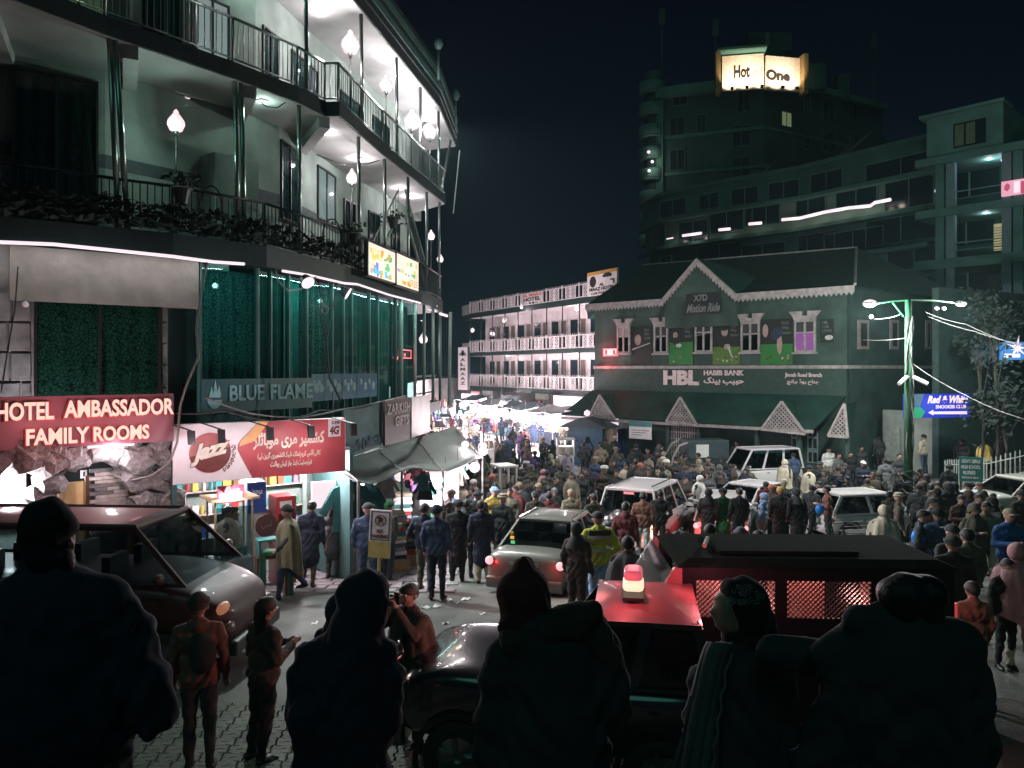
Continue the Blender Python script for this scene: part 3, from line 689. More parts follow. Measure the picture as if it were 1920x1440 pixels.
# ================================================================== street-level signs
p, q = at(-60, 852, 12.1), at(326, 826, 14.1); w = Wall(p, q); _, z1 = w.hit(326, 738); _, z0 = w.hit(326, 827)
am = thing("hotel_sign", "mauve light-up sign reading HOTEL AMBASSADOR FAMILY ROOMS", "sign", M=w.M)
b = MB(); b.box(0, w.L, 0, .12, z0, z1); part("board", b, mat("mauve_board", (.27, .13, .165), .5, var=.15, scale=.8, bump=0), am, bevel=.01)
amb = emit("warm_letter_glow", (.90, .66, .55), .95); redt = mat("letter_red_side", (.6, .08, .08), .5, bump=0)
def am_text(s_, x0, x1, yt0, yb0, yt1, yb1):
    a, _ = w.hit(x0, yb0); c, _ = w.hit(x1, yb1); _, t0 = w.hit(x0, yt0); _, b0 = w.hit(x0, yb0); _, t1 = w.hit(x1, yt1); _, b1 = w.hit(x1, yb1)
    zb = (b0 + b1) / 2; zt = (t0 + t1) / 2
    lettering(s_, a - .02, c + .02, zb - .02, zt + .01, -.004, redt, am, bold=.045, ext=.05, name="letter_backing")
    lettering(s_, a, c, zb, zt, -.058, amb, am, bold=.03, ext=.008)
am_text("HOTEL", -9, 100, 754, 788, 754, 788); am_text("AMBASSADOR", 119, 324, 751, 784, 746, 776); am_text("FAMILY", 48, 166, 804, 834, 800, 830); am_text("ROOMS", 174, 278, 800, 828, 795, 822)
for px, wt in ((60, 16), (160, 16), (260, 16)):
    s_, z_ = w.hit(px, 795); lamp(am, (s_, -.7, z_), wt, (1, .35, .35), .15)

p, q = at(324, 913, 14.2), at(648, 880, 16.2); w = Wall(p, q); _, z1 = w.hit(330, 795); z1b = w.hit(640, 785)[1]; z0 = (p.z + q.z) / 2; z1 = (z1 + z1b) / 2
jz = thing("mobile_shop_sign", "long white and red mobile shop sign with Urdu lines, a disc logo and 4G badge", "sign", M=w.M)
b = MB(); b.box(0, w.L, 0, .14, z0, z1); part("board", b, mat("sign_pinkish_white", (.82, .74, .78), .45, var=.05, bump=0), jz, bevel=.01)
L = w.L; H = z1 - z0
redp = mat("sign_red_print", (.50, .07, .09), .45, var=.35, scale=1.3, bump=0); yel = mat("sign_orange_print", (.75, .38, .16), .45, var=.2, scale=2, bump=0)
flat([(L * .62 - L * .19, z0 + .003), (L - .02, z0 + .003), (L - .02, z1 - .003), (L * .47, z1 - .003), (L * .36, z0 + H * .68), (L * .345, z0 + H * .6), (L * .345, z0 + H * .52)], -.002, redp, jz, "red_panel")
flat([(L * .47, z1 - .003), (L * .52, z1 - .003), (L * .44, z0 + H * .66), (L * .352, z0 + H * .58), (L * .36, z0 + H * .68)], -.0145, yel, jz, "orange_panel")
cxj, czj, rj = L * .195, z0 + H * .5, H * .34
disc_r = mat("disc_maroon", (.16, .03, .03), .5, bump=0); disc_p = mat("disc_rose", (.50, .14, .14), .5, bump=0); cream = mat("logo_cream", (.80, .72, .62), .5, bump=0)
flat([(cxj + rj * math.cos(t), czj + rj * math.sin(t)) for t in [2 * PI * k / 40 for k in range(40)]], -.002, disc_r, jz, "logo_disc")
flat([(cxj + rj * math.cos(t), czj + rj * math.sin(t)) for t in [.25 + (PI - .1) * k / 24 for k in range(25)]], -.016, disc_p, jz, "logo_disc_top")
b = MB()
for i in range(-9, 10):
    for j in range(1, 10):
        x, z = cxj + i * rj * .1, czj + j * rj * .1
        if (x - cxj) ** 2 + (z - czj) ** 2 < rj * rj * .9: b.box(x - .008, x + .008, -.0315, -.029, z - .006, z + .006)
for i in range(70):
    t = R.uniform(-1.0, .3); rr = R.uniform(1.05, 1.25) * rj; x, z = cxj + rr * math.cos(t), czj + rr * math.sin(t); b.box(x - .01, x + .01, -.006, -.002, z - .01, z + .01)
part("logo_dots", b, disc_r, jz)
def jt(s_, x0, x1, za, zb, m, bold=.04, y=-.036, shear=0.0, skew=0.0): return lettering(s_, L * x0, L * x1, z0 + H * za, z0 + H * zb, y, m, jz, bold=bold, ext=.006, shear=shear, skew=skew)
jt("Jazz", .088, .30, .26, .64, disc_r, .09, -.030, .3, .22); jt("Jazz", .09, .298, .275, .63, cream, .05, -.04, .3, .22)
jt(urdu("کشمیر مری موبائلز"), .43, .86, .50, .80, cream, .03, -.02)
jt(urdu("کافی/آئس کریم/ملک شیک/کشمیری گرین ٹی/"), .455, .835, .30, .45, cream, .02, -.02)
jt(urdu("فوٹوسٹیٹ اینڈ جاز کیش پوائنٹ"), .53, .78, .15, .29, cream, .02, -.02)
b = MB(); b.box(L * .885, L * .965, -.02, -.016, z0 + H * .66, z0 + H * .99); part("badge_plate", b, mat("badge_white", (.74, .70, .78), .5, bump=0), jz)
jt("4G", .892, .955, .70, .86, disc_r, .05, -.022, .15); jt("SUPER", .905, .96, .89, .95, disc_r, .03, -.022, .1)
# arm floodlights of the sign
for x in (.06, .215, .48, .72, .985):
    b = MB(); b.tube((L * x - .25, 0, z1 + .02), (L * x, -.5, z1 - H * .08), .014, n=5); b.hexa([(L * x - .06, -.56, z1 - H * .3), (L * x + .06, -.56, z1 - H * .3), (L * x + .06, -.5, z1 - H * .3), (L * x - .06, -.5, z1 - H * .3)], [(L * x - .06, -.54, z1 - H * .08), (L * x + .06, -.54, z1 - H * .08), (L * x + .06, -.44, z1 - H * .08), (L * x - .06, -.44, z1 - H * .08)])
    part("arm_light", b, black, jz)
for x, wt, c_ in ((.1, 22, (1, .9, .95)), (.4, 22, (1, .88, .9)), (.68, 26, (1, .85, .85)), (.9, 10, (1, .8, .8))): lamp(jz, (L * x, -.9, z0 + H * .6), wt, c_, .12)

# shop boards further along
def board(name, lab, x0, yt0, yb0, x1, yt1, yb1, Y0, Y1, m, tilt=0, cat="sign", th=.06):
    p, q = at(x0, yb0, Y0), at(x1, yb1, Y1); w = Wall(p, q); t = thing(name, lab, cat, M=w.M)
    h0, h1 = (yb0 - yt0) / F * Y0, (yb1 - yt1) / F * Y1; b = MB()
    b.hexa([(0, 0, p.z), (w.L, 0, q.z), (w.L, th, q.z), (0, th, p.z)], [(0, tilt, p.z + h0), (w.L, tilt, q.z + h1), (w.L, tilt + th, q.z + h1), (0, tilt + th, p.z + h0)])
    part("board", b, m, t, bevel=.008); return t, w, p.z, q.z, (h0 + h1) / 2
t, w, za, zc, h = board("shawl_shop_sign", "faded teal banner sign reading Shawls Collection, its top edge torn", 645, 768, 862, 717, 752, 836, 16.9, 18.6, mat("faded_teal_banner", (.10, .19, .21), .6, var=.4, scale=1.6))
lettering("Shawl's Collection", .05, w.L - .04, (za + zc) / 2 + .02, (za + zc) / 2 + .3, -.02, mat("dull_blue_letters", (.03, .10, .16), .6, bump=0), t, bold=.04, ext=.01, skew=(zc - za) / w.L)
t, w, za, zc, h = board("gift_shop_sign", "brown sign reading ZARKISH GIFTS, leaning on the shop fronts", 722, 751, 836, 769, 744, 823, 18.5, 20.6, mat("brown_sign_board", (.12, .07, .065), .55, bump=0))
sk = (zc - za) / w.L; lc = mat("sign_pale_letters", (.50, .38, .38), .5, bump=0)
lettering("ZARKISH", .08, w.L - .06, za + h * .66, za + h * .9, -.015, lc, t, bold=.03, ext=.01, skew=sk * .6); lettering("GIFTS", w.L * .35, w.L - .2, za + h * .36, za + h * .6, -.015, lc, t, bold=.03, ext=.01, skew=sk * .6)
t, w, za, zc, h = board("blank_shop_board", "blank pale cream board lit from below, right of the brown gift sign", 772, 745, 821, 806, 740, 810, 20.8, 24.0, mat("pale_streaked_board", (.42, .38, .36), .5, var=.4, scale=.9))

# ================================================================== rock arch and entrance beneath the hotel sign
re = thing("rock_arch_entrance", "grotto-like rock arch entrance with brick tile wall below the mauve hotel sign", "entrance")
wg = Wall((-8.5, 12.2), (-6.35, 14.35))
rmesh = [MB().ico((0, 0, 0), 1, 2, .55, seed=k).mesh("rock", rock_m, False) for k in range(6)]
def rock(px, py, r, dy=0.0, sc=(1.25, .6, 1)):
    s_, z_ = wg.hit(px, py, dy); o = link("rock", R.choice(rmesh), re)
    o.matrix_local = wg.M @ Matrix.Translation((s_, dy, z_)) @ Matrix.Rotation(R.uniform(-.6, .6), 4, 'Y') @ Matrix.Diagonal((r * sc[0], r * sc[1], r * sc[2], 1))
for px, py, r_ in ((-20, 870, .3), (20, 862, .26), (62, 862, .26), (100, 870, .24), (95, 905, .2), (78, 935, .2), (60, 962, .22), (130, 862, .22), (30, 838, .2), (70, 832, .2), (110, 835, .2),
                   (150, 838, .16), (185, 845, .2), (225, 850, .24), (262, 862, .26), (296, 858, .22), (318, 880, .2), (262, 900, .24), (298, 905, .24), (322, 935, .22), (270, 940, .2), (298, 950, .25), (325, 975, .25), (285, 975, .25), (240, 835, .18), (300, 832, .18), (150, 862, .15)):
    rock(px, py, r_, R.uniform(-.05, .08))
# lit cave interior wall behind the arch, yellow doors, brick tiles
b = MB(); b.box(-2.5, .8, .9, 1.0, -5, -1.3); part("inner_wall", b, plaster, re, M=wg.M)
for k, (x0, x1) in enumerate(((72, 108), (118, 158))):
    a, z_ = wg.hit(x0, 960, .5); c, _ = wg.hit(x1, 960, .5); b = MB(); b.box(a, c, .5, .54, -4.3, -2.0); part("door", b, mat("ochre_door", (.42, .29, .13), .5, var=.15), re, M=wg.M, bevel=.01)
    b = MB(); b.box(c, c + .09, .42, .5, -4.3, -1.9); part("door_post", b, wood_m, re, M=wg.M)
s_, z_ = wg.hit(157, 889, .45); b = MB(); b.box(s_ - .05, s_ + .05, .44, .46, z_ - .07, z_ + .07); part("number_plate", b, white_p, re, M=wg.M)
lettering("1", s_ - .015, s_ + .015, z_ - .04, z_ + .04, .435, black, re, ext=.002).matrix_local = wg.M
a, zt = wg.hit(168, 880, .25); c, _ = wg.hit(240, 880, .25); bm_l = mat("tile_brick_light", (.34, .32, .30), .5, var=.3); bm_d = mat("tile_brick_dark", (.12, .12, .12), .5, var=.3)
for r_ in range(17):
    x = a + (r_ % 2) * .09
    while x < c - .04:
        wd = min(.2, c - x); z_ = zt - r_ * .068; b = MB(); y_ = .25 - R.uniform(.005, .03); b.box(x + .004, x + wd - .004, y_, .29, z_ - .063, z_ - .004); part("brick", b, R.choice([bm_l, bm_l, bm_d]), re, M=wg.M); x += wd
b = MB(); b.box(c, c + .07, .2, .28, -4.3, -1.8); part("door_post", b, wood_m, re, M=wg.M)
sa, z_ = wg.hit(165, 838, -.15); sc_, _ = wg.hit(252, 836, -.15); b = MB(); b.tube((sa, -.12, z_), (sc_, -.12, z_), .03); part("tube_light", b, glow, re, M=wg.M)
lamp(re, wg.w((sa + sc_) / 2, -.25, z_ - .12), 25)
lamp(re, at(20, 925, 12.6), 320, r=.1); lamp(re, at(130, 910, 14.0), 18); lamp(re, at(210, 885, 13.2), 16)
b = MB(); s_, z_ = wg.hit(8, 925, .6); b.box(s_ - .5, s_ + .32, .62, .66, z_ - .5, z_ + .35); part("light_panel", b, glow, re, M=wg.M)

# ================================================================== open shops below the red sign
wp = Wall((-6.15, 14.3), (-3.45, 16.35))
sh = thing("snack_shop", "brightly lit open snack shop under the white and red mobile sign", "shop")
shelf_m = mat("shelf_board", (.45, .42, .40), .6)
b = MB(); b.box(-.1, wp.L, 2.2, 2.3, -4.6, -1.7); part("back_wall", b, plaster, sh, M=wp.M)
b = MB(); b.box(-.1, wp.L, -.0, 2.3, -1.72, -1.66); part("ceiling", b, plaster, sh, M=wp.M)
b = MB(); b.box(-.16, -.08, .0, 2.3, -4.6, -1.7); b.box(wp.L, wp.L + .08, 0, 2.3, -4.6, -1.7); part("side_wall", b, teal_wall, sh, M=wp.M)
for z_ in (-3.6, -3.1, -2.6, -2.15):
    b = MB(); b.box(0, wp.L - .1, 1.85, 2.2, z_ - .02, z_); part("shelf", b, shelf_m, sh, M=wp.M)
goods = [mat("pack_" + n_, c_, .5, bump=0, var=.1) for n_, c_ in (("red", (.45, .04, .04)), ("blue", (.04, .10, .4)), ("green", (.04, .25, .12)), ("white", (.7, .68, .68)), ("yellow", (.6, .42, .08)), ("pink", (.6, .2, .3)), ("brown", (.2, .1, .05)), ("teal", (.05, .3, .3)))]
gmesh = []
for g_ in goods:
    b = MB(); b.box(-.07, .07, -.05, .05, 0, .22); gmesh.append(b.mesh("packet", g_))
    b = MB(); b.lathe([(.035, 0), (.04, .02), (.04, .16), (.015, .2), (.015, .24)], n=8, caps=True); gmesh.append(b.mesh("bottle", g_))
for z_ in (-3.6, -3.1, -2.6, -2.15):
    x = .1
    while x < wp.L - .2:
        me = R.choice(gmesh); o = link(me.name.split('.')[0], me, sh); o.matrix_local = wp.M @ TR(x, 1.98, z_, R.uniform(-.2, .2), s=R.uniform(.8, 1.2)); x += R.uniform(.14, .2)
for k, (x_, y_, wt) in enumerate(((.7, .5, 110), (1.6, .8, 55), (2.7, .7, 330))):
    lamp(sh, wp.w(x_, y_, -2.1), wt, r=.06)
    b = MB(); b.tube((x_, y_, -1.7), (x_, y_, -1.95), .01); b.lathe([(0.01, -.1), (.045, -.06), (.05, 0), (.02, .07)], (x_, y_, -1.98), 10); part("bulb", b, glow, sh, M=wp.M)
# white lit board at the back of the right half
s_, z1_ = wp.hit(586, 905, .6); s2, z2_ = wp.hit(622, 942, .6); b = MB(); b.box(s_, s2 + .1, .62, .68, z2_ - .1, z1_); solo("menu_lightbox", b, glow_w, "glaring white lightbox inside the snack shop, above the customer's heads", "lightbox", M=wp.M)
# blue freezer poster and red fridge
def crate_fridge(px0, px1, yt, yb, dy, m, nm, lab, cat, depth=.5):
    a, zt = wp.hit(px0, yt, dy); c, _ = wp.hit(px1, yt, dy); zb = G(*wp.w(a, dy, 0).xy); t = thing(nm, lab, cat, M=wp.M)
    b = MB(); b.box(a, c, dy, dy + depth, zb + .02, zt); part("body", b, m, t, bevel=.02); return t, a, c, zb, zt
t, a, c, zb, zt = crate_fridge(519, 556, 932, 1060, .2, red_paint, "drinks_fridge", "tall red drinks fridge standing in the snack shop", "fridge")
b = MB(); b.box(a + .04, c - .04, .17, .2, zb + .25, zt - .35); part("door", b, mat("fridge_dark_glass", (.06, .02, .02), .15, bump=0), t); b = MB(); b.box(a + .06, a + .3, .16, .198, zt - .22, zt - .1); part("label_plate", b, white_p, t)
t, a, c, zb, zt = crate_fridge(462, 500, 905, 1060, .35, mat("fridge_grey", (.35, .38, .38), .4), "poster_fridge", "grey cabinet with a blue Urdu poster behind the food cart", "cabinet")
b = MB(); b.box(a + .02, c - .02, .33, .348, zt - .62, zt - .02); part("poster", b, blue_paint, t); lettering(urdu("موجود"), a + .1, c - .1, zt - .3, zt - .14, .325, white_p, t, ext=.003)
# food cart with the Urdu sign
p = at(400, 1070, 12.9); w = Wall(at(402, 0, 13.2), at(476, 0, 13.6)); zg = G(-5, 13.3)
ct = thing("food_cart", "glass-sided food cart under a red Urdu chicken corn sign", "food cart", M=w.M); CL = w.L
b = MB(); b.box(0, CL, 0, .55, zg + .35, zg + .9); part("body", b, mat("cart_teal_panel", (.10, .16, .16), .5), ct, bevel=.01)
b = MB()
for x_ in (0.02, CL - .02):
    for y_ in (.02, .53): b.tube((x_, y_, zg + .9), (x_, y_, -2.25), .02)
part("post", b, wood_l, ct)
b = MB(); b.box(.02, CL - .02, .0, .01, zg + .9, -2.4); part("pane", b, win_glass, ct)
b = MB(); b.box(-.08, CL + .08, -.1, .65, -2.28, -2.24); part("roof", b, wood_l, ct)
s0_, z0_ = w.hit(408, 945, -.05); s1_, z1_ = w.hit(458, 908, -.05); b = MB(); b.box(s0_, s1_, -.06, -.02, z0_, z1_); part("sign_board", b, mat("cart_red", (.45, .05, .08), .5), ct)
lettering(urdu("چکن کارن"), s0_ + .03, s1_ - .03, z0_ + .07, z1_ - .05, -.065, white_p, ct, bold=.03, ext=.004)
for x_ in (.15, CL - .15): b = MB(); b.lathe([(.14, -.03), (.17, -.02), (.17, .02), (.14, .03)], (x_, -.05, zg + .17), 16, 'y', True); part("wheel", b, rubber, ct)
for k in range(6): b = MB(); b.lathe([(.04, 0), (.045, .02), (.045, .14), (.02, .18)], (.1 + k * .1, .25, zg + .9), 8, caps=True); part("jar", b, R.choice(goods), ct)
lamp(ct, (CL * .35, -.15, -2.2), 60, r=.05); b = MB(); b.lathe([(.01, -.09), (.06, -.05), (.07, 0), (.03, .08)], (CL * .3, -.12, -2.1), 10); part("bulb", b, glow, ct)
# round maroon stool sign and small items
s_, z_ = wp.hit(499, 985, -.3); b = MB(); b.lathe([(0.001, -.33), (.22, -.33), (.22, -.3), (0.001, -.3)], (s_, 0, z_), 24, 'y'); solo("round_sign", b, mat("maroon_disc", (.10, .03, .035), .5), "round dark maroon sign with faint Urdu writing beside the red fridge", "sign", M=wp.M)
o = lettering(urdu("لسی"), s_ - .1, s_ + .1, z_ - .05, z_ + .08, -.335, mat("dull_gold_print", (.3, .2, .12), .5), bpy.data.objects["round_sign"], ext=.003)
for k, (px, py, c_) in enumerate([(512, 1012, "teal"), (520, 1035, "green"), (508, 1045, "brown")]):
    p = at(px, py, 14.6); b = MB(); zg_ = G(p.x, p.y); b.box(-.3, .3, -.15, .15, 0, .04); b.box(-.28, -.24, -.12, .12, -(p.z - zg_), 0); b.box(.24, .28, -.12, .12, -(p.z - zg_), 0)
    solo("low_table", b, MATS["pack_" + c_], ["low teal bench in front of the snack shop", "low green bench piled in front of the snack shop", "low brown bench nearest the red fridge"][k], "bench", M=TR(p.x, p.y, p.z, .5))

# ================================================================== garment shop and the awning stalls
def shirt_mesh(nm, m, w=.5, h=.7, sl=.22, coat=False):
    b = MB(); pts = [(-.09, 0), (.09, 0), (w / 2, -.07), (w / 2 + sl, -h * .62), (w / 2 + sl - .12, -h * .66), (w / 2 - .03, -.26), (w / 2 + (.06 if coat else 0), -h), (-w / 2 - (.06 if coat else 0), -h), (-w / 2 + .03, -.26), (-w / 2 - sl + .12, -h * .66), (-w / 2 - sl, -h * .62), (-w / 2, -.07)]
    b.prism(pts, -.04, .04); return b.mesh(nm, m)
cloths = {}
def cloth(n_):
    c_ = {"navy": (.014, .020, .042), "black": (.012, .012, .014), "brown": (.055, .038, .032), "olive": (.05, .048, .034), "tan": (.25, .205, .15), "grey": (.10, .10, .108), "white": (.62, .60, .58), "green": (.015, .10, .035),
          "red": (.38, .05, .045), "yellow": (.48, .50, .06), "blue": (.03, .09, .26), "cream": (.46, .40, .31), "maroon": (.12, .02, .025), "camo": (.09, .085, .06), "teal": (.03, .14, .14), "pink": (.38, .20, .22), "orange": (.42, .14, .08),
          "purple": (.12, .06, .2), "khaki": (.10, .085, .06), "denim": (.045, .07, .13), "rust": (.20, .085, .062), "lilac": (.35, .3, .4), "charcoal": (.035, .037, .04), "mustard": (.4, .28, .07), "olivetan": (.17, .16, .095), "skyblue": (.25, .38, .6)}[n_]
    return mat("cloth_" + n_, c_, .9, var=.3, scale=5, bump=.2, bscale=18)
gar = [(n_, shirt_mesh("garment", cloth(n_), coat=k % 2 == 0)) for k, n_ in enumerate(("navy", "red", "white", "teal", "tan", "maroon", "blue", "green", "pink", "black", "grey", "cream", "orange", "purple"))]
bags = []
for n_ in ("navy", "red", "teal", "pink", "black", "purple"):
    b = MB(); b.ico((0, 0, -.22), (.14, .08, .18), 2, .2); b.path([(-.08, 0, -.08), (-.04, 0, 0), (.04, 0, 0), (.08, 0, -.08)], .012, 5); bags.append((n_, b.mesh("hanging_bag", cloth(n_), True)))
gcount = [0]
def hang(x, y, z, rz, s_=1.0, kind=None, where="in the bazaar", grp="garments hanging in the bazaar"):
    n_, me = (kind or R.choice(gar if R.random() < .75 else bags)); nm = me.name.split('.')[0].replace("garment", "hanging_garment")
    o = link(nm, me); o.matrix_world = TR(x, y, z, rz, s=s_); tag(o, f"{n_} {'bag' if 'bag' in nm else 'garment'} hanging {where}", "bag" if 'bag' in nm else "garment", grp); return o
wa2 = Wall((-3.3, 16.5), (-2.0, 21.8))
for k, (px, py, n_) in enumerate([(655, 905, "teal"), (675, 905, "teal"), (686, 908, "navy")]):
    p = at(px, py, 16.9 + k * .4); hang(p.x, p.y, p.z, .5, 1.5 if k < 2 else 1.1, [g for g in gar if g[0] == n_][0], ["at the green garment shop front by the signs' joint", "second in the green garment shop front", "darkest of the green garment shop front"][k], None)
st = thing("awning_stall", "stall row under a sagging grey tarpaulin below the shawl and gift signs", "stall")
def aw(u, v):
    xl = (632 + (852 - 632) * u); yl = 868 - (868 - 800) * u
    xr = (672 + (905 - 672) * u); yr = 903 - (903 - 866) * u
    Ya_, Yb_ = 17 + 7.5 * u, 15.7 + 6.3 * u
    a = at(xl, yl, Ya_); c = at(xr, yr, Yb_); p = a.lerp(c, v); p.z -= .22 * math.sin(PI * v) * .5 + .1 * math.sin(u * 11) * v + .05 * noise.noise(Vector((u * 8, v * 5, 0))); return p
b = MB(); b.grid(aw, 28, 8); o = part("tarpaulin", b, mat("grey_tarpaulin", (.10, .12, .11), .6, var=.35, scale=1.2, bump=.3, bscale=6), st, True, fix=False)
m_ = o.modifiers.new("thick", 'SOLIDIFY'); m_.thickness = .02
b = MB()
for u in (0, .35, .68, 1.0):
    p = aw(u, 1); b.tube((p.x, p.y, G(p.x, p.y)), p, .03)
    q = aw(u, 0); b.tube(q, p, .02)
part("frame_pole", b, pale_wire, st)
# back wall, counters and goods
b = wallstrip([(-4.7, 17.6), (-4.1, 21.5), (-3.4, 25.5)], -5.4, -1.5, .1); part("back_wall", b, plaster, st)
for k in range(3):
    c = aw(.18 + .3 * k, .45); zg_ = G(c.x, c.y); b = MB(); b.box(-.9, .9, -.35, .35, 0, .75); part("counter", b, mat("counter_white", (.5, .48, .48), .6), st, M=TR(c.x, c.y, zg_, 1.3), bevel=.02)
    for i in range(14):
        me = R.choice(gmesh); o = link(me.name.split('.')[0], me, st); o.matrix_local = TR(c.x, c.y, zg_ + .75, 1.3) @ TR(R.uniform(-.8, .8), R.uniform(-.3, .3), 0, R.uniform(0, 3))
for i in range(34):
    u = R.uniform(.02, .98); v = R.uniform(.1, .95); p = aw(u, v); hang(p.x, p.y, p.z - .05 - R.random() * .35, R.uniform(-.4, 1.6), R.uniform(.45, .8), None, "under the grey tarpaulin awning")
for u, v, wt in ((.12, .5, 120), (.42, .55, 210), (.62, .6, 420), (.8, .6, 380), (.92, .75, 60)):
    p = aw(u, v) - V(0, 0, .3); lamp(st, p, wt, r=.08); b = MB(); b.lathe([(.01, -.14), (.1, -.08), (.13, 0), (.05, .12)], p, 12); part("bulb", b, glow, st)
for k, (px, py) in enumerate(((812, 900), (835, 898), (858, 880), (890, 876), (906, 846), (872, 834), (907, 836))):
    p = at(px, py, 20.5 + .5 * k); r_ = [.30, .26, .12, .16, .14, .12, .1][k]; b = MB(); b.ico((0, 0, 0), r_, 2); bo = solo("hanging_bulb", b, glow, ["largest glaring bulb under the tarpaulin stall", "second glaring bulb under the tarpaulin stall", "small bulb right of the glaring pair", "round bulb at the end of the tarpaulin", "upper bulb above the crowd beyond the tarpaulin", "bulb above the parked goods behind the tarpaulin", "small bulb next to the upper one"][k], "light bulb", "bare bulbs at the bazaar stalls", True, TR(*p)); b = MB(); b.tube((0, 0, r_ * .8), (0, 0, .6), .008); part("flex", b, wire_m, bo)
    lamp(None, p + V(.05, -.35, 0), [150, 100, 20, 30, 40, 30, 20][k], r=.06)
b = MB(); p = at(824, 912, 21.8); b.grid(lambda u, v: ((u - .5) * 1.1, .03 * math.sin(u * 14), (v - .5) * 1.1), 14, 2); solo("glare_sheet", b, mat("white_cotton", (.8, .76, .77), .9, var=.04), "added white sheet that blows out behind the glaring bulb pair", "cloth", M=TR(p.x, p.y, p.z, .2)); lamp(None, p + V(-.1, -.5, .1), 170, r=.1); lamp(None, p + V(.3, -.5, -.2), 110, r=.1)  # sheet and its two lights added to widen the white glare
# stacks of folded clothes
for k, (px, y0, y1, Y_) in enumerate([(753, 950, 1015, 16.9), (738, 990, 1060, 16.4), (768, 1000, 1050, 17.2)]):
    p = on_ground(px, y1 + 10); n_ = 12; t = thing("folded_clothes_stack", ["tallest stack of folded blankets beside the no parking sign", "stack of folded clothes low behind the no parking sign", "stack of folded clothes right of the tallest one"][k], "clothes stack", M=TR(p.x, p.y, p.z, .3)); hh = (y1 - y0) / F * p.y / n_ * 1.25
    b = MB(); b.box(-.35, .35, -.22, .22, 0, .3); part("crate", b, wood_l, t)
    for i in range(n_):
        b = MB(); s_ = R.uniform(-.03, .03); b.box(-.26 + s_, .26 + s_, -.2, .2, .3 + i * hh, .3 + (i + .92) * hh); part("folded_cloth", b, cloth(R.choice(["white", "tan", "navy", "red", "teal", "cream", "grey", "lilac"])), t, bevel=.02)
# ================================================================== bank building
bank_wall = mat("bank_green_grey_render", (.047, .083, .070), .85, var=.5, scale=.9, bump=.2)
bank_side = mat("bank_side_render", (.04, .075, .068), .85, var=.3, scale=1.0, bump=.2)
roof_m = mat("green_metal_roof", (.010, .045, .034), .7, var=.35, scale=1.5, bump=.2)
trim_m = mat("pink_white_trim", (.40, .35, .35), .7, var=.35, scale=4)
PA, PB, PC = at(1115, 0, 45), at(1588, 0, 35.3), at(1822, 0, 42.4)
wB = Wall(PA.xy, PB.xy); wS = Wall(PB.xy, PC.xy)
bank = thing("bank_building", "green-grey two-storey HBL bank with snooker posters between its upper windows and a green awning roof", "bank")
def bpart(nm, b, m, par=bank, w=wB, **k): return part(nm, b, m, par, M=w.M if par is bank else None, **k)
b = MB(); b.box(0, wB.L, 0, .3, -5.6, 3.74); bpart("wall", b, bank_wall)
b = MB(); b.box(.31, wS.L, .002, .3, -5.6, 3.72); bpart("side_wall", b, bank_side, w=wS)
b = MB(); b.box(-.05, wB.L + .05, -.08, -.002, .02, .18); bpart("string_course", b, trim_m)
b = MB(); b.box(0, wS.L, -.08, -.002, .02, .18); bpart("string_course", b, trim_m, w=wS)
b = MB(); b.box(0, wB.L, -.05, -.001, -1.25, .0); bpart("sign_band", b, mat("bank_band", (.04, .074, .062), .8, var=.2))
# roof
R0, R1 = at(1205, 497, 50), at(1606, 464, 41.5)
def ov(w, s, y, z): return w.w(s, y, z)
eA, eB = ov(wB, -.3, -.45, 3.72), ov(wB, wB.L + .5, -.45, 3.72); eC = ov(wS, wS.L + .5, -.3, 3.66)
b = MB(); b.add([eA, eB, R1, R0, eC, R0 + V(-3, 6, -3), R1 + V(6, 6, -2.6)], [(0, 1, 2, 3), (1, 4, 2), (0, 3, 5), (2, 4, 6), (3, 2, 6, 5)])
o = part("roof", b, roof_m, bank, fix=False); m_ = o.modifiers.new("thick", 'SOLIDIFY'); m_.thickness = .12
b = MB(); b.tube(R1, eB + V(0, 0, .1), .07); b.tube(R0, R1, .06); part("ridge_cap", b, trim_m, bank)
# scalloped eaves board
def scallop(p, q, h=.32, name="eaves_board", par=bank, st=.22):
    w = Wall(p.xy, q.xy); dz = (q.z - p.z) / w.L; n = int(w.L / st); pts = [(0, p.z + .1), (w.L, q.z + .1)]
    pts = [(0, p.z + .1)]; lo = []
    for k in range(n + 1):
        x = w.L * k / n; lo.append((x, p.z + dz * x - h * .55))
        if k < n: x2 = w.L * (k + .5) / n; lo.append((x2, p.z + dz * x2 - h))
    poly = [(0, p.z + .12)] + lo + [(w.L, q.z + .12)]
    b = MB()
    for a_, c_ in zip(lo[:-1], lo[1:]): b.prism([(a_[0], a_[1]), (c_[0], c_[1]), (c_[0], p.z + dz * c_[0] + .12), (a_[0], p.z + dz * a_[0] + .12)], -.03, .03)
    return part(name, b, trim_m, par, M=w.M)
g0, zg0 = wB.hit(1240, 566, -.5); g1, zg1 = wB.hit(1381, 551, -.5); ga, zga = wB.hit(1306, 487, -.5)
scallop(ov(wB, -.3, -.5, 3.66), ov(wB, g0, -.5, 3.66)); scallop(ov(wB, g1, -.5, 3.66), ov(wB, wB.L + .5, -.5, 3.66))
for (sa, za, sb_, zb) in ((g0, 3.66, ga, zga), (ga, zga, g1, 3.66)):
    b = MB(); n = 13
    for k in range(n):
        x0, x1 = sa + (sb_ - sa) * k / n, sa + (sb_ - sa) * (k + 1) / n; z0, z1 = za + (zb - za) * k / n, za + (zb - za) * (k + 1) / n
        b.prism([(x0, z0 - .22), ((x0 + x1) / 2, (z0 + z1) / 2 - .38), (x1, z1 - .22), (x1, z1 + .1), (x0, z0 + .1)], -.53, -.47)
    bpart("bargeboard", b, trim_m)
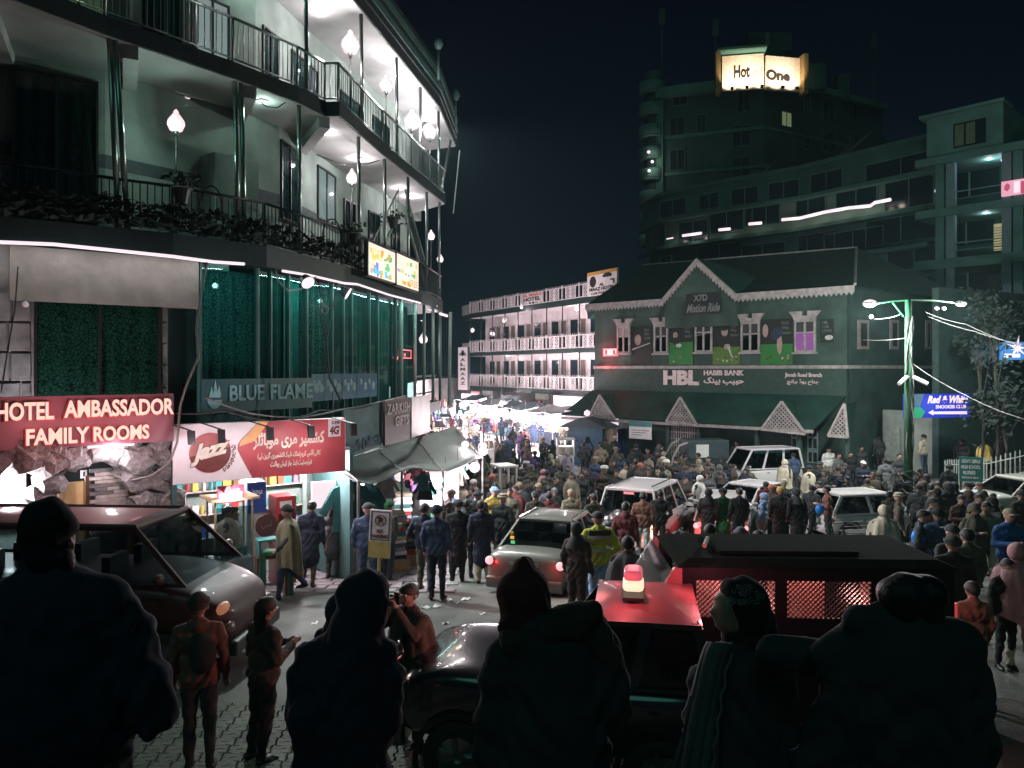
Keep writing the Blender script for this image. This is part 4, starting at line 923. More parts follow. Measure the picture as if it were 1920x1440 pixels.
b = MB(); b.prism([(g0 + .1, 3.6), (g1 - .1, 3.6), (ga, zga - .05)], -.44, -.3); bpart("gable", b, bank_wall)
b = MB()
for s_, z_ in ((g0, 3.72), (g1, 3.72)): b.add([ov(wB, ga, -.55, zga + .08), ov(wB, s_, -.55, z_), ov(wB, s_, 3, z_ + 1.0), ov(wB, ga, 3.6, zga + .08)], [(0, 1, 2, 3)])
part("gable_roof", b, roof_m, bank, fix=False)
b = MB(); b.box(g0 + .1, g1 - .1, -.3, -.002, 2.2, 3.64); bpart("gable_base", b, bank_wall)
# ride sign
def pxbox(w, x0, x1, yt, yb, y):
    a, _ = w.hit(x0, yb, y); c, _ = w.hit(x1, yb, y); xm = (x0 + x1) / 2; _, zt = w.hit(xm, yt, y); _, zb = w.hit(xm, yb, y); return a, c, zb, zt
a, c, zb, zt = pxbox(wB, 1286, 1352, 549, 589, -.45); t = thing("ride_sign", "dark board on the gable reading X7D Motion Ride", "sign", M=wB.M)
b = MB(); b.box(a, c, -.46, -.445, zb, zt); part("board", b, mat("ride_board", (.015, .02, .02), .6), t, bevel=.01)
lg = mat("ride_letters", (.22, .22, .21), .6, bump=0); lettering("X7D", a + .45, c - .75, zb + .68, zt - .08, -.47, lg, t, bold=.03, ext=.01); lettering("Motion Ride", a + .05, c - .05, zb + .1, zb + .55, -.47, lg, t, bold=.03, ext=.01, shear=.4)
# signs
lw = mat("bank_sign_letters", (.85, .66, .66), .4, bump=0, metal=.0); lw2 = mat("bank_letter_side", (.12, .14, .13), .5, bump=0)
def bl(s_, x0, x1, yt, yb, bold=.03, ext=.05, par=None, spacing=1.0):
    a, c, zb, zt = pxbox(wB, x0, x1, yt, yb, -.06); return lettering(s_, a, c, zb, zt, -.06, lw, par, bold=bold, ext=ext, spacing=spacing)
bs = thing("bank_sign", "large HBL HABIB BANK lettering in English and Urdu on the bank's front band", "sign", M=wB.M)
bl("HBL", 1245, 1311, 694, 722, .05, .08, bs); bl("HABIB BANK", 1320, 1395, 694, 704, .03, .04, bs); bl(urdu("حبیب بینک"), 1320, 1395, 707, 722, .03, .04, bs)
bs = thing("branch_sign", "small Jinnah Road Branch lettering in two languages at the far end of the bank band", "sign", M=wB.M)
bl("Jinnah Road Branch", 1472, 1541, 699, 709, .02, .03, bs); bl(urdu("جناح روڈ برانچ"), 1476, 1535, 711, 722, .02, .03, bs)
# upper windows with notched crowns
pur = emit("purple_room_light", (.24, .07, .27), .8); room_d = mat("unlit_room", (.05, .05, .055), .8)
for k, (x0, x1, yt, yb) in enumerate(((1158, 1182, 612, 662), (1227, 1253, 610, 662), (1304, 1336, 602, 660), (1390, 1425, 604, 660), (1490, 1530, 600, 660))):
    a, c, zb, zt = pxbox(wB, x0, x1, yt, yb, -.03)
    e = bpy.data.objects.new("window", None); COL.objects.link(e); e.parent = bank; e.matrix_local = wB.M
    b = MB(); t = .09; b.box(a, a + t, -.12, -.004, zb, zt); b.box(c - t, c, -.12, -.004, zb, zt); b.box(a + t, c - t, -.118, -.004, zt - t, zt); b.box(a + t, c - t, -.118, -.004, zb, zb + t)
    m0 = (a + c) / 2; b.box(m0 - .05, m0 + .05, -.11, -.004, zb + t, zt - t); b.box(a + t, c - t, -.1, -.006, zt - .62, zt - .56); part("frame", b, trim_m, e)
    b = MB(); b.box(a - .08, c + .08, -.2, -.004, zb - .1, zb - .002); part("sill", b, trim_m, e)
    b = MB()
    if k == 2: b.prism([(a - .22, zt + .02)] + [(m0 + (c - a) * .62 * math.cos(t_), zt + .12 + .42 * math.sin(t_)) for t_ in [PI - PI * i / 10 for i in range(11)]] + [(c + .22, zt + .02)], -.16, -.004)
    else: b.prism([(a, zt + .004), (c, zt + .004), (c + .05, zt + .16), (c + .25, zt + .42), (m0 + .14, zt + .42), (m0 + .14, zt + .2), (m0 - .14, zt + .2), (m0 - .14, zt + .42), (a - .25, zt + .42), (a - .05, zt + .16)], -.16, -.004)
    part("crown", b, trim_m, e)
    for i in (0, 1):
        q = (a + t, m0 - .05) if i == 0 else (m0 + .05, c - t); b = MB(); b.box(q[0], q[1], -.06, -.05, zb + t, zt - .62); part("pane", b, pur if k == 4 else (glass("bank_window_glass", (.5, .5, .55), .7)), e)
        b = MB(); b.box(q[0], q[1], -.06, -.05, zt - .56, zt - t); part("pane", b, room_d if k else trim_m, e)
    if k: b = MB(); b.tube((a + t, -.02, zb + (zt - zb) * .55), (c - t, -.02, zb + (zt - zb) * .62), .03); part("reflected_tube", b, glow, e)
# posters
pg = mat("poster_green", (.03, .20, .04), .5, var=.2, scale=2, bump=0); pd = mat("poster_dark", (.012, .018, .014), .5, bump=0); sk = mat("poster_skin", (.42, .30, .27), .6, bump=0); pw = mat("poster_white", (.55, .52, .5), .5, bump=0); pgr = mat("poster_grey_print", (.18, .2, .19), .5, bump=0); pol = mat("poster_olive", (.10, .20, .04), .5, bump=0)
def poster(x0, x1, yt, yb, lab, split, fig, txt):
    a, c, zb, zt = pxbox(wB, x0, x1, yt, yb, -.02); W_, H_ = c - a, zt - zb; t = thing("snooker_poster", lab, "poster", M=wB.M, group="snooker posters on the bank wall")
    b = MB(); b.box(a, c, -.03, -.004, zb, zt); part("sheet", b, pd, t)
    if split: b = MB(); b.box(a + .01, c - .01, -.036, -.031, zb + .01, zb + H_ * split); part("table_print", b, pol if fig == 3 else pg, t)
    def blobp(cx, cz, rx, rz, m, n_="figure_print", y=-.04, rot=0):
        b = MB(); b.prism([(a + W_ * cx + W_ * (rx * math.cos(t_) * math.cos(rot) - rz * math.sin(t_) * math.sin(rot)), zb + H_ * cz + W_ * (rx * math.cos(t_) * math.sin(rot) + rz * math.sin(t_) * math.cos(rot))) for t_ in [2 * PI * i / 14 for i in range(14)]], y - .004, y); part(n_, b, m, t)
    if fig == 1:
        blobp(.35, .65, .16, .22, sk); b = MB(); b.prism([(a + .1, zb + H_ * .38), (c - .1, zb + H_ * .55), (c - .1, zb + H_ * .57), (a + .1, zb + H_ * .42)], -.045, -.04); part("cue_print", b, pw, t)
    if fig == 2: blobp(.28, .72, .10, .12, sk); blobp(.3, .58, .16, .14, pd, y=-.045); blobp(.42, .47, .12, .07, pw, y=-.05)
    if fig == 3:
        blobp(.45, .78, .12, .16, sk, y=-.05); blobp(.45, .86, .13, .09, pd, y=-.056); blobp(.42, .55, .3, .22, pd, y=-.045); blobp(.55, .42, .12, .1, sk, y=-.06)
        b = MB(); b.prism([(a + W_ * .55, zb + H_ * .42), (a + W_ * .62, zb + H_ * .42), (a + W_ * .75, zb + H_ * .18), (a + W_ * .70, zb + H_ * .18)], -.068, -.064); part("cue_print", b, pw, t)
    if fig == 4:
        blobp(.3, .62, .28, .2, pd, y=-.045, rot=.5); blobp(.16, .75, .09, .2, sk, y=-.05); blobp(.6, .45, .08, .3, sk, y=-.05); blobp(.5, .68, .16, .2, mat("poster_navy", (.02, .03, .07), .5, bump=0), y=-.052, rot=-.6)
    if fig in (3, 4, 2):
        for i in range(8 if fig > 2 else 2): blobp(.2 + R.random() * .7, .08 + R.random() * .14, .035, .035, R.choice([pw, sk, disc_r]), "ball_print", -.06)
    if txt: lettering("Red &\nWhite\nSnooker", a + W_ * .66, c - .08, zt - H_ * .34, zt - .12, -.04, pgr, t, ext=.004)
poster(1183, 1222, 612, 684, "dark poster at the window gap nearest the red lit sign, with faint pale figure", 0, 1, True)
poster(1254, 1300, 607, 684, "poster with a snooker player small at the far side of a green table", .55, 2, True)
poster(1336, 1388, 604, 684, "poster with a snooker player facing out and aiming a cue over scattered balls", .42, 3, True)
poster(1426, 1487, 598, 684, "widest poster with a player bending over the green table, long pale arm", .45, 4, True)
a, c, zb, zt = pxbox(wB, 1538, 1563, 598, 643, -.02); t = thing("notice_poster", "small dark poster near the bank corner with pale print", "poster", M=wB.M); b = MB(); b.box(a, c, -.03, -.004, zb, zt); part("sheet", b, pd, t)
lettering("HBL\nCAR\nLOAN", a + .1, c - .1, zb + .5, zt - .1, -.035, pgr, t, ext=.004); b = MB(); b.ico(((a + c) / 2 + .1, -.03, zb + .25), (.2, .01, .12), 2); part("car_print", b, pw, t)
# awning roof with lattice gablets
zt_, zb_, out = -1.28, -2.78, 1.6
b = MB(); b.add([ov(wB, -.1, -.05, zt_), ov(wB, wB.L - .02, -.05, zt_), ov(wB, wB.L - .9, -out, zb_), ov(wB, -1.2, -out, zb_ + .1)], [(0, 1, 2, 3)])
o = part("awning_roof", b, roof_m, bank, fix=False); m_ = o.modifiers.new("thick", 'SOLIDIFY'); m_.thickness = .07
b = MB(); b.box(-1.2, wB.L - .9, -out - .06, -out - .01, zb_ - .12, zb_ + .03); bpart("awning_fascia", b, trim_m)
def lattice(pts, y, cell, r, m, par, M, nm="lattice"):
    """diagonal bars clipped to a convex polygon (x,z)"""
    b = MB()
    cx0, cx1 = min(p[0] for p in pts), max(p[0] for p in pts); cz0, cz1 = min(p[1] for p in pts), max(p[1] for p in pts)
    for sgn in (1, -1):
        d0 = cz0 - sgn * cx1 if sgn > 0 else cz0 + cx0; d1 = cz1 - sgn * cx0 if sgn > 0 else cz1 + cx1
        k = d0
        while k < d1:
            hits = []
            for (xa, za), (xb, zb2) in zip(pts, pts[1:] + pts[:1]):
                fa, fb = za - sgn * xa - k, zb2 - sgn * xb - k
                if fa * fb < 0: t = fa / (fa - fb); hits.append((xa + (xb - xa) * t, za + (zb2 - za) * t))
            if len(hits) == 2:
                (xa, za), (xb, zb2) = hits; b.box(0, math.hypot(xb - xa, zb2 - za), -.012, .012, -r, r, Matrix.Translation((xa, y, za)) @ Matrix.Rotation(-math.atan2(zb2 - za, xb - xa), 4, 'Y'))
            k += cell
    o = part(nm, b, m, par, M=M); o["kind"] = "stuff"; return o
for (xa, ya, xl, yl, xr, yr) in ((1125, 741, 1105, 781, 1154, 786), (1276, 745, 1250, 790, 1307, 797), (1466, 753, 1428, 805, 1511, 814), (1584, 757, 1553, 817, 1590, 820)):
    yo = -out - .1; s0, z0 = wB.hit(xl, yl, yo); s1, z1 = wB.hit(xr, yr, yo); sa_, za_ = wB.hit(xa, ya, yo)
    e = bpy.data.objects.new("gablet", None); COL.objects.link(e); e.parent = bank; e.matrix_local = wB.M
    pts = [(s0, z0), (s1, z1), (sa_, za_)]
    b = MB()
    for p, q in ((pts[0], pts[2]), (pts[2], pts[1]), (pts[0], pts[1])): b.tube((p[0], yo - .03, p[1]), (q[0], yo - .03, q[1]), .07, n=4)
    part("frame", b, trim_m, e); lattice(pts, yo, .19, .028, trim_m, e, None)
    b = MB(); b.add([(s0, yo + .02, z0), (sa_, yo + .02, za_), (s1, yo + .02, z1), (sa_, -.1, za_ + .05)], [(0, 1, 3), (1, 2, 3)]); part("roof", b, roof_m, e, fix=False)
    b = MB(); b.add([(s0, yo + .1, z0), (s1, yo + .1, z1), (sa_, yo + .1, za_)], [(0, 1, 2)]); part("backing", b, pd, e, fix=False)
# ground floor of the bank
for px in (1120, 1253, 1310, 1420, 1500, 1590):
    s_, _ = wB.hit(px, 800, -1.3); b = MB(); b.box(s_ - .09, s_ + .09, -1.4, -1.22, -5.4, zb_); bpart("awning_post", b, bank_side)
a, c, zb, zt = pxbox(wB, 1255, 1306, 798, 862, -1.25); e = bpy.data.objects.new("grille_door", None); COL.objects.link(e); e.parent = bank; e.matrix_local = wB.M
b = MB()
for k in range(13): x = a + (c - a) * k / 12; b.box(x - .02, x + .02, -1.24, -1.2, zb, zt)
for k in range(6): z_ = zb + (zt - zb) * k / 5; b.box(a, c, -1.245, -1.195, z_ - .02, z_ + .02)
o = part("bars", b, trim_m, e); o["kind"] = "stuff"
for x0, x1 in ((1484, 1505), (1514, 1534)):
    a, c, zb, zt = pxbox(wB, x0, x1, 806, 868, -.03); e = bpy.data.objects.new("glass_door", None); COL.objects.link(e); e.parent = bank; e.matrix_local = wB.M
    b = MB(); b.box(a, c, -.05, -.01, zb, zt); part("leaf", b, mat("door_pale_blue", (.25, .33, .36), .4), e)
    b = MB(); m0 = (a + c) / 2
    for z_ in (zb + .05, zb + .7, zb + 1.25): b.box(a + .06, m0 - .03, -.058, -.051, z_, z_ + .45); b.box(m0 + .03, c - .06, -.058, -.051, z_, z_ + .45)
    part("pane", b, pd, e)
a, c, zb, zt = pxbox(wB, 1180, 1222, 790, 823, -1.75); t = thing("bank_banner", "white notice banner with a teal header hung under the bank awning", "banner", M=wB.M); b = MB(); b.box(a, c, -1.78, -1.75, zb, zt); part("sheet", b, white_p, t); b = MB(); b.box(a, c, -1.79, -1.781, zt - .28, zt); part("header", b, mat("banner_teal", (.03, .22, .22), .5), t)
lettering("HBL  ATM  24/7", a + .1, c - .3, zt - .2, zt - .08, -1.795, white_p, t, ext=.003) if False else None
b = MB()
for k in range(3): b.box(a + .15, c - .15 - .2 * k, -1.786, -1.781, zt - .5 - .12 * k, zt - .46 - .12 * k)
part("text_line", b, pgr, t)["kind"] = "stuff"
for k, px in enumerate((1146, 1162)):
    a, c, zb, zt = pxbox(wB, px - 7, px + 7, 803, 860, -.2); t = thing("cash_machine", ["blue cash machine booth with a lit white header, nearest the market corner", "second blue cash machine booth, beside the white banner"][k], "cash machine", M=wB.M); b = MB(); b.box(a, c, -.7, -.02, -5.3, zt); part("cabinet", b, mat("atm_blue", (.03, .04, .22), .4), t, bevel=.03)
    b = MB(); b.box(a + .05, c - .05, -.72, -.702, zt - .9, zt - .2); part("screen_panel", b, emit("atm_panel", (.45, .34, .5), .8), t)
a, c, zb, zt = pxbox(wB, 1131, 1158, 653, 668, -.1); t = thing("red_neon_sign", "red outlined lit sign glowing on the corner of the bank's upper wall", "neon sign", M=wB.M)
b = MB(); b.box(a, c, -.12, -.02, zb, zt); part("box", b, neon, t); b = MB(); b.box(a + .07, c - .07, -.13, -.121, zb + .07, zt - .07); part("panel", b, white_p if False else glow, t)
b = MB(); b.box(a + .15, a + .3, -.14, -.131, zb + .1, zt - .1); b.box(c - .3, c - .15, -.14, -.131, zb + .1, zt - .1); part("mark", b, redt, t)
lamp(t, (a + .3, -.6, zt - .1), 42, (1, .10, .10), .1); lamp(t, (a + .3, -.5, zb - .4), 25, (1, .10, .10), .1)
# side wall windows and things
for k, (x0, x1) in enumerate(((1608, 1628), (1668, 1684), (1735, 1745))):
    a, c, zb, zt = pxbox(wS, x0, x1, 600, 655, -.03); e = bpy.data.objects.new("side_window", None); COL.objects.link(e); e.parent = bank; e.matrix_local = wS.M
    b = MB(); b.box(a, c, -.08, -.01, zb, zt); part("frame", b, mat("shutter_pinkish", (.30, .24, .24), .7), e); b = MB(); b.box(a + .2, c - .2, -.09, -.081, zb + .15, zt - .15); part("pane", b, pd, e)
# ================================================================== AL MAAZ balcony hotel up the street
Q0, Q1 = at(881, 0, 72), at(1120, 0, 54); wM = Wall(Q0.xy, Q1.xy); wM0 = Wall((Q0.x - 1.2, Q0.y + 3.2), Q0.xy)
mz = thing("balcony_hotel", "white hotel with three tiers of lattice balconies and open galleries behind the bazaar", "hotel")
pale = mat("pale_gallery_paint", (.55, .50, .50), .8, var=.15, scale=2)
for z0, z1 in ((-1.95, -1.6), (1.2, 1.5), (4.75, 5.2)):
    b = MB(); b.box(-.1, wM.L, 0, 8, z0, z1); part("floor_slab", b, band_m, mz, M=wM.M); b = MB(); b.box(.0, wM.L - .1, .08, 7.9, z0 - .015, z0 - .002); part("ceiling_panel", b, pale, mz, M=wM.M)
    b = MB(); b.box(0, wM0.L, 0.3, 3, z0, z1); part("floor_slab", b, band_m, mz, M=wM0.M)
b = MB(); b.box(-.1, wM.L, 1.7, 1.9, -1.6, 4.74); part("wall", b, pale, mz, M=wM.M)
b = MB(); b.box(-.1, wM.L, 3.2, 3.4, -5.4, -1.96); part("wall", b, mat("market_wall", (.4, .36, .36), .8), mz, M=wM.M)
door_b = mat("gallery_door_brown", (.10, .075, .06), .6); door_d = mat("gallery_glass_dark", (.012, .025, .03), .2, bump=0)
for z0 in (-1.6, 1.5):
    x = .9; k = 0
    while x < wM.L - 1.5:
        wd = 1.05 if k % 2 == 0 else .75; e = bpy.data.objects.new("window" if k % 2 == 0 else "door", None); COL.objects.link(e); e.parent = mz; e.matrix_local = wM.M
        b = MB(); b.box(x, x + wd, 1.62, 1.69, z0 + (.35 if k % 2 == 0 else 0), z0 + 2.3); part("panel", b, door_d if k % 2 == 0 else door_b, e); b = MB(); b.box(x - .07, x, 1.6, 1.69, z0, z0 + 2.37); b.box(x + wd, x + wd + .07, 1.6, 1.69, z0, z0 + 2.37); part("frame", b, pale, e)
        x += wd + (.35 if k % 2 == 0 else .6); k += 1
n = 9
for k in range(n):
    x0, x1 = wM.L * k / n, wM.L * (k + 1) / n
    for z0 in (-1.55, 1.55, 5.2):
        e = bpy.data.objects.new("railing_panel", None); COL.objects.link(e); e.parent = mz; e.matrix_local = wM.M
        b = MB(); b.box(x0 + .05, x1 - .05, -.02, .03, z0, z0 + .06); b.box(x0 + .05, x1 - .05, -.02, .03, z0 + .9, z0 + .97); b.box(x0 - .04, x0 + .05, -.04, .05, z0, z0 + 1.1); 
        for i in range(9): xx = x0 + .1 + (x1 - x0) * i / 9; b.box(xx, xx + .03, -.015, .015, z0 + .97, z0 + 1.1)
        xm = (x0 + x1) / 2
        for (u0, u1) in ((x0 + .45, x0 + .55), (x1 - .55, x1 - .45), (xm - .1, xm + .1)): b.box(u0, u1, -.018, .025, z0 + .06, z0 + .9)
        part("frame", b, pale, e); lattice([(x0 + .55, z0 + .06), (xm - .1, z0 + .06), (xm - .1, z0 + .9), (x0 + .55, z0 + .9)], 0, .27, .028, pale, e, None); lattice([(xm + .1, z0 + .06), (x1 - .55, z0 + .06), (x1 - .55, z0 + .9), (xm + .1, z0 + .9)], 0, .27, .028, pale, e, None)
    for z0, z1 in ((-1.6, 1.2), (1.5, 4.74)): b = MB(); b.tube((x0, .03, z0), (x0, .03, z1), .045, n=6); part("post", b, dark_metal, mz, M=wM.M)
b = MB()
for z0 in (-1.55, 1.55, 5.2): b.box(0, wM0.L, .28, .32, z0, z0 + .95)
part("corner_railing", b, pale, mz, M=wM0.M)
for k, (px, py, y, wt) in enumerate(((886, 619, .6, 60), (946, 600, .3, 75), (978, 576, -.3, 45), (1082, 578, .4, 95), (952, 665, .5, 75), (1083, 664, .5, 95), (1015, 672, .8, 30))):
    s_, z_ = wM.hit(px, py, y); b = MB(); b.ico((s_, y, z_), .2 if wt > 50 else .14, 2); b.tube((s_, y, z_), (s_, y, z_ + .25), .02); o = part("gallery_bulb", b, glow, mz, True, M=wM.M); lamp(mz, wM.w(s_, y - .1, z_ - .3), wt * .8, r=.1)
# its signs
a, c, zb, zt = pxbox(wM, 1101, 1157, 507, 552, -1.5); t = thing("car_parking_sign", "square white sign reading AL MAAZ HOTEL CAR PARKING with a small car", "sign", M=wM.M)
b = MB(); b.box(a, c, -1.5, -1.35, zb, zt); part("board", b, mat("sign_white_lit", (.60, .56, .54), .5, bump=0), t); H_ = zt - zb; W_ = c - a
blk = mat("sign_black_print", (.02, .02, .02), .5, bump=0)
lettering("AL", a + W_ * .42, a + W_ * .58, zb + H_ * .36, zb + H_ * .49, -1.51, blk, t, bold=.04, ext=.004); lettering("MAAZ HOTEL", a + W_ * .08, c - W_ * .08, zb + H_ * .18, zb + H_ * .33, -1.51, blk, t, bold=.05, ext=.004); lettering("CAR PARKING", a + W_ * .14, c - W_ * .12, zb + H_ * .03, zb + H_ * .13, -1.51, blk, t, bold=.04, ext=.004)
b = MB(); b.box(a, c, -1.51, -1.501, zt - H_ * .14, zt); part("orange_band", b, mat("sign_ochre", (.45, .25, .06), .5, bump=0), t)
b = MB(); b.prism([(a + W_ * (.2 + .11 * math.cos(i * PI / 8)), zb + H_ * .58 + W_ * .11 * math.sin(i * PI / 8)) for i in range(16)], -1.512, -1.501); b.prism([(a + W_ * .55, zb + H_ * .7), (a + W_ * .82, zb + H_ * .7), (a + W_ * .84, zb + H_ * .8), (a + W_ * .74, zb + H_ * .88), (a + W_ * .62, zb + H_ * .88), (a + W_ * .52, zb + H_ * .78)], -1.512, -1.501); b.prism([(a + W_ * .78, zb + H_ * .6), (a + W_ * .92, zb + H_ * .6), (a + W_ * .92, zb + H_ * .4), (a + W_ * .87, zb + H_ * .4), (a + W_ * .87, zb + H_ * .54), (a + W_ * .78, zb + H_ * .54)], -1.512, -1.501); part("emblem", b, blk, t)
lamp(t, ((a + c) / 2, -3.2, zb - .3), 60)
a, c, zb, zt = pxbox(wM, 979, 1018, 548, 566, -.1); t = thing("roof_name_sign", "small red-on-white AL MAAZ sign on the roof railing of the lattice hotel", "sign", M=wM.M); b = MB(); b.box(a, c, -.14, -.09, zb, zt); part("board", b, mat("sign_white_lit", (.6, .56, .54)), t); lettering("AL MAAZ", a + .1, c - .1, zb + .45, zt - .08, -.15, redt, t, bold=.04, ext=.004); lettering("HOTEL", a + .3, c - .3, zb + .06, zb + .38, -.15, blk, t, bold=.04, ext=.004)
vt = Wall(at(859, 0, 52).xy, at(877, 0, 51).xy); z0, z1 = vt.hit(868, 731)[1], vt.hit(868, 651)[1]; t = thing("vertical_hotel_sign", "tall narrow white sign with HOTEL ALMAAZ written letter under letter", "sign", M=vt.M)
b = MB(); b.box(0, vt.L, 0, .12, z0, z1); part("board", b, emit("sign_backlit_white", (.62, .50, .52), .75), t); b = MB(); b.box(-.04, 0, -.02, .14, z0, z1); b.box(vt.L, vt.L + .04, -.02, .14, z0, z1); part("frame", b, dark_metal, t)
hh = (z1 - z0)
for k, ch in enumerate("ALMAAZ"): zc = z1 - hh * (.33 + .11 * k); lettering(ch, vt.L * .25, vt.L * .75, zc, zc + hh * .07, -.01, blk, t, bold=.04, ext=.004)
lettering("HOTEL", vt.L * .12, vt.L * .88, z1 - hh * .2, z1 - hh * .13, -.01, blk, t, bold=.04, ext=.004); b = MB(); b.lathe([(.001, -.02), (.2, -.02), (.2, -.012)], (vt.L / 2, 0, z1 - .4), 14, 'y'); part("emblem", b, blk, t)

# ================================================================== distant buildings on the slope
tower_m = mat("tower_render", (.022, .075, .064), .85, var=.3, scale=.4); tower_l = mat("tower_light_render", (.06, .17, .145), .85, var=.25, scale=.5)
tw = thing("hotel_tower", "tall dark hotel tower on the hill with rounded corner balconies and a lit roof sign", "hotel")
T = [at(1236, 0, 86), at(1432, 0, 82), at(1655, 0, 92)]
ztop = 31.0
b = wallstrip([(p.x, p.y) for p in T], -2, ztop, .4); part("wall", b, tower_m, tw)
b = MB(); w1, w2 = Wall(T[0].xy, T[1].xy), Wall(T[1].xy, T[2].xy); b.box(-.3, w1.L, -.8, .3, ztop - .9, ztop + .2, w1.M); b.box(0, w2.L, -.7, .3, ztop - .2, ztop + .5, w2.M); part("parapet", b, tower_l, tw)
b = MB(); b.box(-.6, .5, -.5, .5, -2, ztop - 1, w1.M); part("corner_pier", b, tower_l, tw)
for fl_ in range(7): b = MB(); z_ = ztop - 5.4 - fl_ * 4.1; b.box(0, w1.L, -.12, 0, z_, z_ + .35, w1.M); b.box(0, w2.L, -.1, 0, z_, z_ + .35, w2.M); part("floor_band", b, tower_l, tw)
def win(w, px, py, wd, ht, m=None, par=tw, fr=None, nm="window"):
    s_, z_ = w.hit(px, py, 0); e = bpy.data.objects.new(nm, None); COL.objects.link(e); e.parent = par; e.matrix_local = w.M
    b = MB(); b.box(s_ - wd / 2, s_ + wd / 2, -.06, -.01, z_ - ht / 2, z_ + ht / 2); part("pane", b, m or door_d, e)
    b = MB(); t = .09; x0, x1, z0, z1 = s_ - wd / 2, s_ + wd / 2, z_ - ht / 2, z_ + ht / 2
    b.box(x0 - t, x0, -.12, -.01, z0 - t, z1 + t); b.box(x1, x1 + t, -.12, -.01, z0 - t, z1 + t); b.box(x0, x1, -.118, -.01, z1, z1 + t); b.box(x0, x1, -.118, -.01, z0 - t, z0); b.box(s_ - .04, s_ + .04, -.1, -.061, z0, z1); part("frame", b, fr or tower_l, e)
for px, py, w_, wd in ((1275, 178, w1, 1.5), (1270, 240, w1, 1.5), (1315, 235, w1, .8), (1390, 255, w1, 1.8), (1395, 190, w1, 1.2), (1270, 300, w1, 1.5), (1390, 315, w1, 1.8), (1513, 193, w2, .8), (1553, 208, w2, 2), (1598, 208, w2, 1.2), (1553, 268, w2, 2), (1512, 262, w2, .9), (1600, 268, w2, 1.2)): win(w_, px, py, wd, 2.2)
win(w2, 1474, 224, 1.5, 1.5, amber)
for k in range(8):
    y_ = 160 + k * 41; z0 = -(y_ + 12 - HY) / F * 86; b = MB(); c0 = at(1222, 0, 86.5); b.lathe([(1.35, 0), (1.45, .12), (1.45, 1.1), (1.25, 1.15)], (c0.x, c0.y, z0), 18); b.tube((c0.x, c0.y, z0 - .2), (c0.x, c0.y, z0), 1.3, 1.4, n=18); part("round_balcony", b, tower_l, tw, True)
    b = MB(); b.tube((c0.x + .2, c0.y, z0 + .2), (c0.x + .2, c0.y, z0 + 2.3), .9, n=14); part("balcony_bay", b, tower_m, tw, True)
for px, py in ((1216, 285), (1223, 303), (1217, 320), (1218, 408)): p = at(px, py, 84.6); b = MB(); b.ico(p, .2, 1); part("balcony_bulb", b, glow, tw); lamp(tw, p - V(-.2, .4, 0), 30, (1, .8, .7))
# roof sign
wt1, wt2 = Wall(at(1354, 0, 82).xy, at(1432, 0, 81.2).xy), Wall(at(1432, 0, 81.2).xy, at(1500, 0, 82).xy)
rs = thing("roof_sign", "floodlit white roof sign reading Hotel One on the hill tower", "sign")
panel = emit("floodlit_panel", (.93, .72, .66), .85); _, z0 = wt1.hit(1420, 166); _, z1 = wt1.hit(1420, 106)
b = MB(); b.box(0, wt1.L, 0, .3, z0, z1 + .3, wt1.M); b.box(.3, wt2.L, 0.01, .3, z0 - .1, z1 + .1, wt2.M); part("panel", b, mat("roof_sign_board", (.75, .66, .56), .6, bump=0), rs)
b = MB(); b.box(-.6, wt1.L + .2, -1.2, 3, z1 + .5, z1 + .75, wt1.M); part("canopy", b, tower_l, rs); b = MB(); b.box(-.7, -.2, -.8, .3, z0 - .5, z1 + .5, wt1.M); part("side_wing", b, mat("wing_gold", (.35, .25, .10), .6), rs); b = MB(); b.box(wt2.L, wt2.L + .5, -.8, .3, z0 - .5, z1 + .3, wt2.M); part("side_wing", b, mat("wing_gold", (.35, .25, .10), .6), rs)
s0, _ = wt1.hit(1376, 140, -.1); s1, _ = wt1.hit(1431, 140, -.1); _, za = wt1.hit(1400, 145, -.1); _, zb = wt1.hit(1400, 121, -.1)
e1 = bpy.data.objects.new("name_letters", None); COL.objects.link(e1); e1.parent = rs; e1.matrix_local = wt1.M; lettering("Hot", s0, s0 + (s1 - s0) * .55, za, zb, -.03, blk, e1, bold=.04, ext=.02); lettering("el", s0 + (s1 - s0) * .66, s1 - .1, za - .1, zb - .3, -.03, mat("glare_pale_letters", (.6, .4, .25), .5, bump=0), e1, bold=.0, ext=.02)  # these black letters are coloured pale, washed out by the sign's glare
s0, _ = wt2.hit(1437, 140, -.1); s1, _ = wt2.hit(1482, 140, -.1); _, za = wt2.hit(1460, 151, -.1); _, zb = wt2.hit(1460, 131, -.1)
e1 = bpy.data.objects.new("name_letters", None); COL.objects.link(e1); e1.parent = rs; e1.matrix_local = wt2.M; lettering("One", s0, s1, za, zb, -.03, blk, e1, bold=.05, ext=.02)
for w_, s_ in ((wt1, .9), (wt1, 2.4), (wt1, 3.9), (wt2, 1.4), (wt2, 3.0)):
    b = MB(); b.box(s_ - .15, s_ + .15, -1.5, -1.2, z0 - .4, z0 - .15, w_.M); part("floodlight", b, black, rs); lamp(rs, w_.w(s_, -1.9, z0 - .1), 900, (1, .76, .55), .1, spot=1.5, aim=w_.w(s_, 0, (z0 + z1) / 2))
b = MB(); c_ = at(1437, 0, 88); b.lathe([(4.6, z1 + .8), (3.0, z1 + 2.6)], (c_.x, c_.y, 0), 4, caps=True); b.box(c_.x - 2.6, c_.x + 2.2, c_.y - 2, c_.y + 2, z1 + 2.6, z1 + 4.6); part("roof_hut", b, tower_m, tw)
